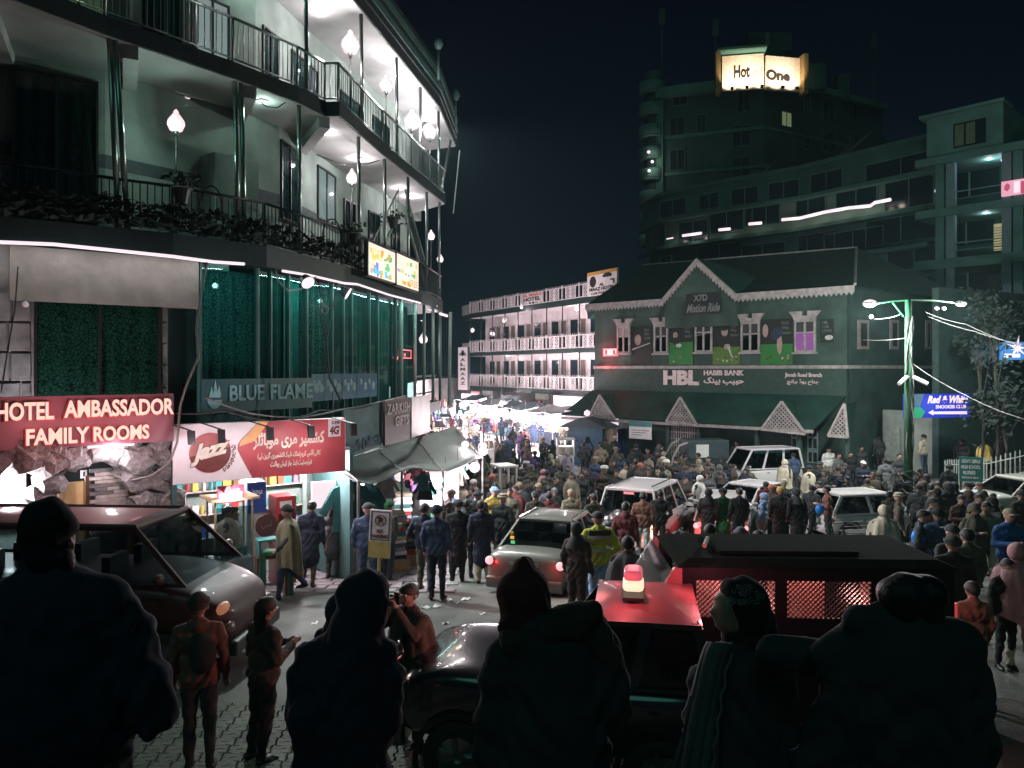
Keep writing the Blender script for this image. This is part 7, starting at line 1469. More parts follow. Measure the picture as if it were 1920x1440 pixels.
# ================================================================== people
skin = mat("skin", (.36, .21, .16), .55, var=.1, scale=10, bump=.03); shoe = mat("shoe_leather", (.02, .018, .016), .5, bump=0)
hair_m = mat("black_hair", (.010, .009, .010), .6, bump=.2, bscale=60)
def blob(prims, vox, mats, smooth=4, name="body", folds=.0085, folds_body=True):
    """one continuous skin over tapered limbs: prims = (p, q, rp, rq, mat, flat)"""
    b = MB(); n = 12
    for p, q, rp_, rq, mi, fl in prims:
        p, q = Vector(p), Vector(q); d = q - p; L = d.length
        d = d.normalized() if L > 1e-5 else V(0, 0, 1); a_ = d.orthogonal().normalized(); c_ = d.cross(a_); rings = []
        for t in (-1, -.8, -.45, 0): rings.append((p + d * rp_ * t, rp_ * math.sqrt(max(0.003, 1 - t * t))))
        for t in (0, .45, .8, 1): rings.append((q + d * rq * t, rq * math.sqrt(max(0.003, 1 - t * t))))
        vs = []
        for o_, r_ in rings:
            for k in range(n):
                e = (a_ * math.cos(2 * PI * k / n) + c_ * math.sin(2 * PI * k / n)) * r_; e.y *= fl; vs.append(o_ + e)
        m = len(rings); b.add(vs, [(i * n + k, i * n + (k + 1) % n, (i + 1) * n + (k + 1) % n, (i + 1) * n + k) for i in range(m - 1) for k in range(n)] + [tuple(range(n - 1, -1, -1)), tuple((m - 1) * n + k for k in range(n))])
    me = b.mesh("tmp", []); o = link("tmp", me); m1 = o.modifiers.new("r", 'REMESH'); m1.mode = 'VOXEL'; m1.voxel_size = vox; m2 = o.modifiers.new("s", 'SMOOTH'); m2.iterations = smooth; m2.factor = .5
    bpy.context.view_layer.update(); out = bpy.data.meshes.new_from_object(o.evaluated_get(bpy.context.evaluated_depsgraph_get())); out.name = name
    bpy.data.objects.remove(o); bpy.data.meshes.remove(me)
    nv = len(out.vertices); cv = np.empty(nv * 3); nn_ = np.empty(nv * 3); out.vertices.foreach_get("co", cv); out.vertices.foreach_get("normal", nn_); cv = cv.reshape(-1, 3); nn_ = nn_.reshape(-1, 3)
    x_, y_, z_ = cv[:, 0], cv[:, 1], cv[:, 2]; q = folds * (np.sin(x_ * 23 + 5 * np.sin(z_ * 7 + y_ * 5)) * np.sin(z_ * 13 + 4 * np.sin(x_ * 9)) + .6 * np.sin(z_ * 37 + 6 * np.sin(x_ * 11 + y_ * 8)) + .35 * np.sin(x_ * 61 + z_ * 43 + 3 * np.sin(y_ * 30)))
    top = z_.max(); q *= np.clip((top - .30 - z_) / .08, 0, 1) if folds_body else 1.0
    out.vertices.foreach_set("co", (cv + nn_ * q[:, None]).ravel())
    out.materials.clear()
    for m_ in mats: out.materials.append(m_)
    nf = len(out.polygons); c = np.empty(nf * 3); out.polygons.foreach_get("center", c); c = c.reshape(-1, 3); best = np.full(nf, 1e9); idx = np.zeros(nf, int)
    for p, q, rp_, rq, mi, fl in prims:
        p, q = np.array(p, float), np.array(q, float); d = q - p; L2 = max(1e-9, d @ d); t = np.clip(((c - p) @ d) / L2, 0, 1); v = c - (p + t[:, None] * d); v[:, 1] /= fl
        dist = np.linalg.norm(v, axis=1) - (rp_ + (rq - rp_) * t); w = dist < best; best[w] = dist[w]; idx[w] = mi
    out.polygons.foreach_set("material_index", idx.astype(np.int32)); out.polygons.foreach_set("use_smooth", [True] * nf); out.update(); return out
def hand(prims, w, d, side, curl=.5, mi=2):
    """palm, four unequal bent fingers and a thumb from wrist w along direction d"""
    w = Vector(w); d = Vector(d).normalized(); s_ = d.cross(V(0, 1, 0)); s_ = s_.normalized() if s_.length > .2 else V(side, 0, 0); nrm = s_.cross(d).normalized()
    if nrm.y > 0: nrm = -nrm
    prims.append((w, w + d * .075, .028, .034, mi, .8)); root = w + d * .085
    for k, L in enumerate((.068, .078, .072, .055)):
        r_ = root + s_ * (.030 - .02 * k); m = r_ + d * L * .5 + nrm * .01 * curl; e = m + (d * (1 - curl * .8) + nrm * curl).normalized() * L * .5; prims.append((r_, m, .0105, .0095, mi, 1)); prims.append((m, e, .0095, .008, mi, 1))
    t0 = w + d * .03 + s_ * .03; prims.append((t0, t0 + (d * .6 + s_ * .5 + nrm * .4).normalized() * .055, .0125, .009, mi, 1))
def person_prims(dress, pose, fine=False):
    P_ = []; A = P_.append; T, B, S, O = 0, 1, 2, 3
    A(((0, .012, 1.60), (0, -.012, 1.57), .092, .080, S, 1.12)); A(((0, -.045, 1.535), (0, -.05, 1.53), .045, .04, S, 1)); A(((0, -.103, 1.585), (0, -.115, 1.562), .010, .016, S, 1)); A(((0, .015, 1.40), (0, .01, 1.52), .062, .054, S, 1))
    for s_ in (-1, 1): A(((s_ * .092, .01, 1.59), (s_ * .092, .01, 1.56), .018, .014, S, 1)); A(((s_ * .03, -.092, 1.615), (s_ * .05, -.085, 1.612), .012, .01, S, 1))
    A(((-.10, .0, 1.27), (.10, .0, 1.27), .135, .135, T, .92)); A(((-.07, 0, 1.05), (.07, 0, 1.05), .135, .135, T, .95)); A(((-.15, .01, 1.365), (.15, .01, 1.365), .076, .076, T, 1)); A(((-.06, .03, 1.42), (.06, .03, 1.42), .06, .06, T, 1)); A(((0, .03, 1.41), (0, .02, 1.45), .09, .07, T, 1)); A(((-.075, .0, .93), (.075, .0, .93), .14, .14, T, .95))
    if dress in ("kameez", "coat"): A(((0, 0, .9), (0, 0, .52 if dress == "kameez" else .60), .18, .215, T, .75)); A(((-.09, 0, .6), (.09, 0, .6), .13, .13, T, .9))
    E = {"stand": ((.262, .04, 1.11), (.265, -.07, .88)), "phone": ((.25, .0, 1.10), (.08, -.26, 1.16)), "pockets": ((.31, .08, 1.12), (.19, -.08, .95)), "walk": ((.25, .10, 1.12), (.26, .06, .90)), "armup": ((.31, -.10, 1.30), (.14, -.22, 1.50)), "camera": ((.24, -.16, 1.26), (.07, -.22, 1.50)), "talk": ((.27, -.02, 1.12), (.24, -.26, 1.08)), "hip": ((.34, .06, 1.14), (.17, .0, .99)), "folded": ((.26, .0, 1.10), (-.02, -.18, 1.14))}[pose]
    for s_ in (-1, 1):
        e, w = [Vector((v[0] * s_, v[1], v[2])) for v in E]
        if pose == "walk" and s_ > 0: e, w = V(.25, -.08, 1.13), V(.22, -.24, .98)
        if pose == "armup" and s_ < 0: e, w = V(-.245, .03, 1.10), V(-.25, -.05, .86)
        sh = V(s_ * .20, .01, 1.36); A((sh, e, .070, .056, T, 1)); A((e, w, .056, .044, T, 1)); dd = (w - e).normalized()
        if pose == "phone": dd = V(-s_ * .5, -.8, .25)
        if pose in ("camera",): dd = V(-s_ * .4, -.2, .8)
        if fine: hand(P_, w, dd, s_, .6)
        else: A((w, w + dd * .10, .036, .032, S, .8))
    for s_ in (-1, 1):
        k, a_ = V(s_ * .10, -.015, .50), V(s_ * .105, .03, .10)
        if pose == "walk": k, a_ = (V(s_ * .09, -.16, .52), V(s_ * .10, -.24, .12)) if s_ > 0 else (V(s_ * .09, .04, .48), V(s_ * .10, .30, .20))
        lo = 1.25 if dress == "kameez" else 1.0
        A((V(s_ * .09, 0, .88), k, .100, .072 * lo, B, 1)); A((k, a_, .072 * lo, .050 * lo, B, 1)); A((a_ + V(0, .02, -.05), a_ + V(s_ * .02, -.15, -.065), .046, .036, O, 1))
        if not (pose == "walk" and s_ < 0): A((V(a_.x, a_.y, .04), V(a_.x + s_ * .02, a_.y - .15, .035), .04, .034, O, 1))
    return P_
_bm = {}
def body_mesh(dress, pose, fine=False):
    k = (dress, pose, fine)
    if k not in _bm: _bm[k] = blob(person_prims(dress, pose, fine), .0105 if fine else .021, [cloth("navy"), cloth("black"), skin, shoe], 3 if not fine else 4)
    return _bm[k]
def cap_mesh(kind):
    b = MB(); c = V(0, .005, 1.60)
    def dome(rx, ry, rz, zc, zmin_f, zmin_b, n1=18, n2=9, oy=0):
        def fn(u, v):
            a_ = u * 2 * PI; back = (1 + math.sin(a_)) / 2; zm = zmin_f + (zmin_b - zmin_f) * back; th0 = math.acos(max(-1, min(1, zm))); th = v * th0
            return (rx * math.sin(th) * math.cos(a_), oy + c.y + ry * math.sin(th) * math.sin(a_), zc + rz * math.cos(th))
        b.grid(fn, n1, n2)
    if kind == "hair": dome(.099, .117, .112, 1.600, .48, -.62)
    elif kind == "bald": dome(.100, .118, .108, 1.59, .55, -.3)
    elif kind == "beanie": dome(.110, .128, .130, 1.605, .22, -.25); b.lathe([(.108, 1.625), (.118, 1.63), (.118, 1.665), (.106, 1.67)], (0, .005, 0), 18)
    elif kind == "cap": dome(.108, .124, .112, 1.615, .25, .0); b.box(-.075, .075, -.20, -.09, 1.635, 1.647)
    elif kind == "pakol": b.lathe([(.10, 1.64), (.135, 1.65), (.145, 1.675), (.13, 1.70), (.10, 1.71), (.12, 1.72), (.10, 1.745), (.001, 1.75)], (0, .005, 0), 20)
    elif kind == "hood":
        dome(.122, .145, .145, 1.60, .25, -.95, oy=.018); b.lathe([(.115, 1.40), (.135, 1.43), (.14, 1.47), (.115, 1.52)], (0, .03, 0), 18)
    elif kind == "scarf": dome(.112, .132, .125, 1.60, .35, -.98, oy=.01); b.lathe([(.20, 1.30), (.17, 1.38), (.12, 1.46), (.095, 1.50)], (0, .01, 0), 20)
    elif kind == "longhair": dome(.108, .126, .118, 1.605, .4, -.9); b.grid(lambda u, v: (.12 * (u * 2 - 1) * (1 - .15 * v), .115 - .05 * (u * 2 - 1) ** 2, 1.62 - .38 * v), 8, 6)
    me = b.mesh(kind, cloth("black"), True)
    return me
HEADW = {k: cap_mesh(k) for k in ("hair", "bald", "beanie", "cap", "pakol", "hood", "scarf", "longhair")}
HN = {"hair": "hair", "bald": "hair", "beanie": "beanie", "cap": "peaked_cap", "pakol": "felt_cap", "hood": "hood", "scarf": "headscarf", "longhair": "hair"}
def shawl_mesh(z1=.62, seed=0, wide=1.0, over=0):
    b = MB(); prof = [(1.50, .075), (1.46, .11), (1.42, .19), (1.36, .25), (1.22, .30), (1.0, .32), (.8, .33), (z1, .35)]
    def fn(u, v):
        i = min(6.999, v * 7); k = int(i); f = i - k; z = prof[k][0] * (1 - f) + prof[k + 1][0] * f; r_ = (prof[k][1] * (1 - f) + prof[k + 1][1] * f) * wide; a_ = u * 2 * PI
        fold = 1 + (.07 * math.sin(a_ * 5 + seed + 2.5 * v) + .05 * math.sin(a_ * 9 + seed * 2 - 3 * v) + .03 * math.sin(a_ * 15 + seed)) * min(1, v * 2.2)
        z2 = z + (.06 * math.sin(a_ + seed) + .10 * math.sin(a_ * 2 + seed * 1.3)) * v * v
        return (r_ * fold * math.cos(a_), .01 + r_ * .72 * fold * math.sin(a_), z2)
    b.grid(fn, 44, 16); return b.mesh("shawl", cloth("tan"), True, fix=False)
SH = [shawl_mesh(.62, 0), shawl_mesh(.50, 2.1), shawl_mesh(.78, 4.0), shawl_mesh(.35, 1.2, 1.05)]
def setmat(o, i, m):
    o.material_slots[i].link = 'OBJECT'; o.material_slots[i].material = m
def in_car(x, y):
    for Mi, hl, hw in CARS:
        q = Mi @ V(x, y, 0)
        if abs(q.x) < hl and abs(q.y) < hw: return 1 if y > Mi.inverted().translation.y + .6 else -1
    return 0
def person(px, yh, dress, pose, ang, top, bot, hw, hc, lab, h=1.72, fine=False, group=None, Y=None, shawl=None, z=None):
    Y = Y or stand_depth(px, yh, h); r = ray(px, HY)
    st_ = in_car(r.x * Y, Y) if Y > 12 else 0
    for _ in range(24):
        if st_ and in_car(r.x * Y, Y): Y += .15 * st_
    x = r.x * Y; zg = G(x, Y) if z is None else z; s_ = h / 1.72
    base = "jacket" if dress == "shawl" else dress
    t = thing("person", lab, "person", M=TR(x, Y, zg, math.radians(ang), rx=(R.uniform(.10, .2) if R.random() < .18 and not fine else R.uniform(-.02, .07)), ry=R.uniform(-.035, .035)) @ Matrix.Diagonal((s_ * R.uniform(.90, 1.08), s_ * R.uniform(.92, 1.1), s_, 1)), group=group)
    o = link("body", body_mesh(base, pose, fine), t); setmat(o, 0, cloth(shawl or top) if dress != "shawl" else cloth("charcoal")); setmat(o, 1, cloth(bot))
    if hw: k = link(HN[hw], HEADW[hw], t); setmat(k, 0, cloth(hc) if hw not in ("hair", "longhair", "bald") else hair_m)
    if dress == "shawl": k = link("shawl", SH[int(px) % 4], t); setmat(k, 0, cloth(top))
    return t
people_txt = """
430,948,shawl,stand,100,tan,white,hair,black,man wrapped in a tan shawl before the glowing food cart
440,950,jacket,stand,80,grey,black,hair,black,dark-haired man right behind the tan-shawled man at the food cart
350,964,jacket,stand,160,black,black,beanie,black,man in a black beanie seen over the maroon van's windscreen
545,945,shawl,walk,-75,olivetan,denim,beanie,black,bearded man in a long olive shawl striding left across the road edge
577,940,coat,stand,180,navy,khaki,hair,black,man in a navy coat facing the glaring snack shop
624,938,coat,stand,175,charcoal,olive,beanie,olive,man in a dark coat and olive beanie outside the snack shop
652,928,jacket,stand,150,grey,denim,beanie,teal,man in a teal beanie bent at the green garment display
678,936,shawl,stand,150,grey,charcoal,beanie,charcoal,man in a grey shawl left of the no parking sign
690,944,jacket,stand,170,denim,denim,cap,charcoal,man in a peaked cap directly behind the no parking sign
728,940,jacket,phone,150,olive,navy,beanie,green,man in a green beanie with his elbow out right of the no parking sign
798,942,jacket,pockets,170,navy,khaki,hair,black,man in a navy jacket, left of the pair by the clothes stacks
820,948,jacket,stand,175,denim,navy,beanie,navy,man in a leather-blue jacket beside the pair's navy-clad man
857,938,kameez,stand,185,black,black,beanie,black,man in a black tunic between the pair and the sedan
906,938,kameez,stand,190,navy,cream,hair,black,large man in navy with pale trousers at the sedan's left light
825,917,jacket,stand,100,brown,khaki,cap,brown,man in a brown cap facing the tarpaulin stall
850,918,shawl,stand,170,skyblue,grey,beanie,charcoal,man in a pale blue shawl under the tarpaulin's end
868,905,shawl,stand,160,cream,grey,hair,black,man in a cream shawl near the stall's glaring bulbs
884,898,shawl,stand,60,tan,blue,scarf,white,man in a chequered head cloth right of the bulbs
893,920,jacket,phone,30,black,denim,beanie,black,man holding up a cyan-lit phone
905,896,jacket,stand,20,charcoal,black,hood,charcoal,person in a charcoal hood behind the cyan phone
920,890,jacket,stand,120,brown,black,beanie,orange,person in an orange cap in the crowd left of the cart
923,913,jacket,stand,20,mustard,black,beanie,skyblue,man in a pale blue beanie and mustard jacket
940,928,jacket,stand,160,black,black,pakol,tan,man in a round tan felt cap left behind the sedan
958,915,jacket,stand,-30,camo,black,hair,black,moustached man in a camouflage coat behind the sedan
1005,926,jacket,stand,185,brown,black,hair,black,man in a brown jacket over the sedan roof
1030,922,jacket,stand,170,maroon,black,hair,black,man in a maroon jacket over the sedan roof
1070,918,jacket,stand,180,tan,black,cap,tan,man in a tan capped jacket over the sedan's rear
1111,925,coat,stand,200,olive,black,hair,black,man in an olive coat against the SUV's rear window
875,936,jacket,stand,180,charcoal,black,hair,black,man in charcoal between the pair and the sedan crowd
975,882,jacket,stand,150,olive,black,hair,black,man in olive seen past the orange cap
950,886,jacket,stand,100,charcoal,black,pakol,charcoal,man in a charcoal felt cap beside the glass cart
990,890,jacket,stand,170,khaki,black,hair,black,man in khaki past the white cart frame
1016,880,shawl,stand,90,pink,black,scarf,pink,person in a pinkish head cloth in mid crowd
1040,893,jacket,stand,30,black,black,hair,black,man in black facing the square from mid crowd
1072,885,shawl,stand,10,tan,black,hair,black,bearded man in tan facing the square
1088,884,jacket,stand,-20,charcoal,grey,hair,black,man in charcoal beside the bearded tan-clad man
1099,878,jacket,stand,-40,black,black,hair,black,young man in black left above the SUV roof
962,860,shawl,stand,170,khaki,grey,hood,khaki,person under a khaki hooded wrap left of the cart
985,866,kameez,stand,180,olive,white,pakol,white,man in a white cap and olive tunic amid the crowd
1005,845,kameez,stand,180,navy,navy,hair,black,tall man in navy at the market mouth, left one
1022,838,kameez,stand,180,black,black,hair,black,tall man in black at the market mouth beside the navy one
1035,852,shawl,stand,150,cream,white,hood,cream,person in a cream hooded wrap at the market mouth
1063,846,shawl,stand,120,lilac,black,scarf,lilac,person in a lilac scarf beside the glass cart
962,800,coat,stand,170,black,black,hood,black,person in a black pointed hood silhouetted on the market glare
985,814,coat,stand,170,charcoal,black,hair,black,man silhouetted beneath the middle market lamps
1130,874,jacket,stand,0,brown,black,pakol,white,man in a white cap left of the SUV roof
1150,862,jacket,stand,20,black,black,hair,black,man in black by the bank's first awning post
1172,866,shawl,stand,-10,cream,grey,hair,black,man in a cream wrap by the blue cash booths
1186,868,jacket,stand,30,charcoal,black,hair,black,man in charcoal just above the white SUV roof
1136,822,coat,stand,180,olive,olive,hair,black,man in a long olive coat at the cash booths
1152,818,coat,stand,180,navy,navy,pakol,white,man in navy with a white cap at the second cash booth
1192,857,jacket,stand,0,grey,black,hair,black,man in grey facing out over the SUV
1203,868,jacket,stand,20,brown,black,beanie,orange,person in an orange-red cap above the SUV roof
1217,878,jacket,stand,40,charcoal,black,cap,charcoal,man in a charcoal cap right above the SUV
1234,856,jacket,stand,30,brown,black,pakol,cream,man in a cream flat cap above the SUV's end
1253,862,jacket,stand,-30,black,black,pakol,white,man in a white flat cap facing left near the loader
1240,884,coat,stand,180,tan,denim,longhair,black,person with fair hair in a long tan coat beyond the SUV
1268,860,jacket,phone,-20,charcoal,black,hair,black,man in charcoal before the bank grille
1290,868,jacket,stand,-60,grey,black,beanie,black,man in a grey jacket before the loader
1309,861,shawl,stand,150,tan,blue,hood,tan,person in a tan hooded wrap over blue trousers by the loader
1283,893,jacket,phone,30,brown,black,hair,black,young man with a zipped collar beside the motorbike
1302,903,shawl,stand,60,white,grey,scarf,white,person bent in a white shawl at the motorbike
1326,884,jacket,phone,0,grey,denim,cap,navy,man in a navy cap looking at his phone before the microvan
1348,872,jacket,stand,180,grey,charcoal,hood,grey,person in a grey printed hoodie at the microvan's front
1375,870,jacket,stand,60,brown,black,hair,black,man in brown leaning on the microvan's side
1404,872,jacket,stand,-40,khaki,black,hair,black,man in khaki against the microvan's sliding door
1204,922,jacket,stand,170,rust,white,hair,black,person in a rust jacket and white trousers beside the SUV's brake light
1234,914,jacket,pockets,175,black,brown,hair,black,broad man in a black jacket beside the SUV's wheel
1326,914,kameez,stand,150,black,black,scarf,black,woman in a black headscarf and gown before the white hatchback
1358,916,coat,stand,185,green,black,beanie,black,person in a bright green coat and black beanie
1383,912,jacket,stand,180,black,navy,hair,black,person with a blue scarf collar and black backpack
1430,925,jacket,stand,-120,skyblue,pink,hood,skyblue,child in a pale blue hood beside the lit tail light|1.5
1439,893,jacket,stand,160,maroon,black,hair,black,man in maroon behind the hatchback roof
1448,908,jacket,stand,100,brown,black,cap,orange,man in an orange-topped cap behind the blue hood
1470,900,jacket,stand,20,charcoal,black,pakol,cream,man in a cream felt cap behind the dark group
1464,912,kameez,stand,170,black,black,cap,mustard,person in a mustard-brimmed cap and black gown
1497,915,kameez,stand,180,black,black,scarf,charcoal,woman in a chequered shawl over a black gown
1511,904,jacket,stand,120,charcoal,black,hair,black,man in charcoal reaching toward the gowned women
1530,900,jacket,phone,10,black,navy,hair,black,man with a dark face mask left of the rust jacket
1555,906,jacket,phone,-100,rust,charcoal,hair,black,man in a rust-red jacket facing left before the white car
1468,862,shawl,stand,120,cream,blue,hood,cream,person in a cream hood over blue behind the microvan
1490,848,jacket,stand,180,denim,charcoal,hair,black,man in a denim-blue jacket seen from behind near the glass doors
1514,873,shawl,stand,70,cream,tan,beanie,navy,person in a cream cape and navy beanie
1535,879,jacket,phone,80,charcoal,black,cap,charcoal,man in profile with a charcoal cap looking right
1554,838,jacket,stand,10,white,tan,hair,black,man in a white printed shirt standing against the bank corner
1572,849,jacket,stand,20,grey,black,hair,black,man in grey beside the white printed shirt
1579,866,jacket,stand,0,navy,black,beanie,charcoal,man in navy with a charcoal beanie, arms folded
1595,846,jacket,stand,-10,black,black,hair,black,man in black by the bank corner downpipe
1613,835,jacket,stand,0,charcoal,charcoal,bald,black,man with a white face mask at the bank's side wall
1618,863,jacket,folded,0,navy,black,cap,white,man in a white peaked cap with folded arms
1636,812,jacket,stand,160,grey,grey,hair,black,man in grey by the shutter wall, left of two
1651,818,jacket,stand,170,charcoal,black,hair,black,man in charcoal by the shutter wall, right of two
1628,897,shawl,stand,160,olivetan,olive,hair,black,tall man in an olive-tan shawl beside the iron handcart
1646,884,jacket,stand,160,olive,black,hood,olive,person in an olive hooded jacket behind the tan shawl
1659,946,shawl,stand,180,cream,cream,scarf,cream,person wrapped head to foot in a cream shawl
1668,920,jacket,stand,120,black,khaki,hair,black,man in black just behind the cream shawl
1686,926,jacket,stand,60,khaki,black,pakol,cream,man in a cream cap at the foot of the green pole
1703,950,jacket,phone,60,charcoal,black,hair,black,man in charcoal leaning over a blue plastic bag
1692,885,jacket,stand,160,black,black,hair,black,man in black half hidden behind the green pole
1727,878,jacket,stand,20,rust,charcoal,hair,black,person in rust right behind the green pole
1715,908,jacket,stand,150,charcoal,black,beanie,charcoal,man in charcoal beneath the cable tangle
1742,930,jacket,stand,30,grey,black,hair,black,man in grey right of the cable tangle
1752,952,jacket,stand,180,denim,black,beanie,black,broad man in dark denim blue with his back turned, right of the pole
1775,870,jacket,stand,120,black,denim,hair,black,man in black with a pale waist standing under the school sign
1795,926,jacket,phone,0,brown,black,hair,black,bearded man in brown facing out beside the silver sedan
1822,945,shawl,phone,10,khaki,black,hood,khaki,person in a khaki wrap leaning beside the bearded man
1832,923,jacket,stand,0,black,black,hair,black,man in black smiling over the khaki wrap
1850,938,jacket,stand,-20,tan,cream,hair,black,man in a tan jacket and cream trousers
1868,933,coat,stand,-90,charcoal,charcoal,hood,charcoal,person in a charcoal hood beside the silver sedan's door
1886,952,jacket,phone,0,blue,charcoal,cap,tan,man in a tan cap and blue jersey at the right edge
1790,984,jacket,stand,180,charcoal,black,cap,charcoal,man with his back turned under the bearded man
1812,990,jacket,stand,175,camo,camo,hair,black,man in a camouflage jacket seen from behind on the right
1786,1006,jacket,stand,180,black,black,beanie,charcoal,man in a charcoal beanie at the truck's rear corner
1884,1046,jacket,stand,10,black,black,hair,black,boy in a black sweater near the right edge|1.5
1826,1112,jacket,stand,170,rust,black,hair,black,person lit orange beside the truck's tail light|1.45
1912,1020,shawl,stand,150,pink,cream,scarf,pink,person in a pinkish wrap cut off by the right edge
1267,996,jacket,stand,180,black,black,hair,black,dark head left of three above the truck roof
1293,1000,jacket,stand,170,charcoal,black,beanie,black,second dark head above the truck roof
1330,982,jacket,stand,150,brown,black,hair,black,head of a person with long face lifted above the truck roof
1393,990,jacket,stand,180,charcoal,black,beanie,grey,person in a knitted striped cap above the truck roof
1424,992,jacket,stand,190,charcoal,black,hair,black,dark-haired head right of the knitted cap
1464,1005,jacket,stand,180,black,black,hair,black,low dark head at the right of the row above the truck roof
1690,812,jacket,stand,180,charcoal,charcoal,hair,black,man in charcoal behind the green pole near the shutter
1718,811,jacket,stand,150,white,denim,hair,black,man in a white jacket under the blue club sign, left of two
1734,815,jacket,stand,200,cream,denim,beanie,black,person in a cream jacket under the blue club sign
1755,811,jacket,stand,180,black,black,hair,black,man in black under the blue club sign's right end
1763,818,jacket,stand,190,charcoal,black,hair,black,person in charcoal right of the group under the club sign
1806,822,jacket,stand,160,black,black,hair,black,person in black between the club sign and the fence
1846,822,shawl,stand,180,mustard,black,hair,black,person in a mustard jacket leaning on the white fence
1875,816,jacket,stand,170,charcoal,black,hair,black,man in charcoal beyond the white fence
1380,826,jacket,stand,0,charcoal,black,hair,black,man in a dark doorway above the microvan, left one
1418,834,jacket,stand,10,black,black,hair,black,man in the shade above the microvan's middle
1436,836,jacket,stand,-10,charcoal,black,hair,black,man in the shade above the microvan's rear
1456,834,jacket,stand,180,olive,black,hair,black,man in olive by the lattice gablet above the microvan
1236,830,jacket,stand,0,charcoal,black,hair,black,man in charcoal under the white bank banner
1192,830,jacket,stand,20,black,black,cap,black,man in a black cap under the white bank banner
1216,840,jacket,stand,-20,brown,black,hair,black,man in brown under the white bank banner
1535,828,jacket,stand,0,black,black,hair,black,man in black between the glass doors and the bank corner
1080,980,jacket,stand,150,brown,brown,scarf,charcoal,person in a patterned scarf left of the hi-vis jacket
1178,1005,shawl,stand,170,grey,brown,hair,black,person in a grey-striped wrap standing over the beacon light
1172,940,coat,stand,160,maroon,maroon,hair,black,person in dark red beside the SUV's spare wheel
"""
taken = []; WHERE = {}
for ln in people_txt.strip().split("\n"):
    f = ln.split(",", 9); lab, *rest_ = f[9].split("|"); px, yh = float(f[0]), float(f[1]); h = float(rest_[0]) if rest_ else 1.72 + ((int(px) * 7) % 9 - 4) * .01
    t = person(px, yh, f[2], f[3], float(f[4]) + (int(px) % 7) * 3 - 9, f[5], f[6], f[7], f[8], lab, h); taken.append((t.matrix_world.translation.x, t.matrix_world.translation.y))
    WHERE[int(px)] = t.matrix_world.translation.y
# named special people
t = person(1124, 972, "jacket", "pockets", 185, "yellow", "skyblue", "cap", "charcoal", "officer in a yellow hi-vis jacket with grey bands beside the sedan's right brake light", 1.75, True, Y=13.2)
for z_, r_ in ((1.30, .175), (1.08, .165)): b = MB(); b.lathe([(r_, -.03), (r_ + .012, 0), (r_, .03)], (0, 0, 0), 24); o = part("reflective_band", b, mat("reflective_grey", (.42, .44, .42), .4, bump=0), t, True, M=TR(0, 0, z_) @ Matrix.Diagonal((1.28, .86, 1, 1)))
b = MB(); b.box(-.19, .19, .11, .152, 1.33, 1.42); part("dark_yoke", b, cloth("olive"), t, bevel=.02)
t = person(766, 1070, "jacket", "camera", -35, "brown", "charcoal", "hair", "black", "man in a brown shawl holding a camera to his eye in red light", 1.7, True, Y=7.9)
k = link("shawl", shawl_mesh(.80, 3.3, .93), t); setmat(k, 0, cloth("brown")); k.location = (0, .03, -.06)
b = MB(); b.box(-.065, .065, -.19, -.12, 1.55, 1.64); b.tube((0, -.19, 1.595), (0, -.27, 1.595), .035, .04, n=14); b.box(-.03, .03, -.17, -.13, 1.64, 1.665); cm_ = part("camera", b, black, None, bevel=.006); cm_.matrix_world = t.matrix_world.copy(); tag(cm_, "black camera held to the eye of the man in the brown shawl", "camera")
lamp(None, t.matrix_world @ V(.3, -.9, 1.7), 2.2, (1, .22, .15), .1) if False else None
t = person(375, 1100, "jacket", "stand", 195, "rust", "charcoal", "beanie", "brown", "person in a rust padded jacket and brown beanie seen from behind", 1.68, True, Y=7.3)
b = MB(); b.ico((-.05, .17, 1.18), (.15, .08, .2), 2, .15); part("backpack", b, cloth("charcoal"), t, True)
t = person(484, 1122, "jacket", "phone", 140, "brown", "black", "longhair", "black", "long-haired woman in a dark jacket looking at her phone", 1.6, True, Y=7.5)
person(640, 1088, "jacket", "stand", 160, "black", "black", "hood", "navy", "dark figure half hidden behind the left shoulder of the hooded coat", 1.72, True, Y=6.3)
# plastic bag and backpack props
for k, (px, py, Y_, c_, lab) in enumerate(((1722, 1006, WHERE.get(1703, 15.2) - .25, "blue", "bright blue plastic bag held low at the foot of the pole"), (1538, 955, WHERE.get(1555, 19.6) - .35, "blue", "blue bag between the masked man and the rust jacket"))):
    p = at(px, py, Y_); b = MB(); b.ico((0, 0, 0), (.12, .09, .15), 2, .4, seed=k); b.tube((0, 0, .12), (.01, 0, .26), .02, .008); solo("plastic_bag", b, mat("bag_bright_blue", (.02, .22, .75), .4), lab, "bag", smooth=True, M=TR(p.x, p.y, p.z))
b = MB(); p = at(893, 933, 20.5); b.box(-.04, .04, -.006, .006, -.08, .08); solo("mobile_phone", b, emit("phone_cyan", (.1, .7, .8), 1.0), "phone with a glowing cyan screen held up in the crowd", "phone", M=TR(p.x, p.y, p.z, .3))
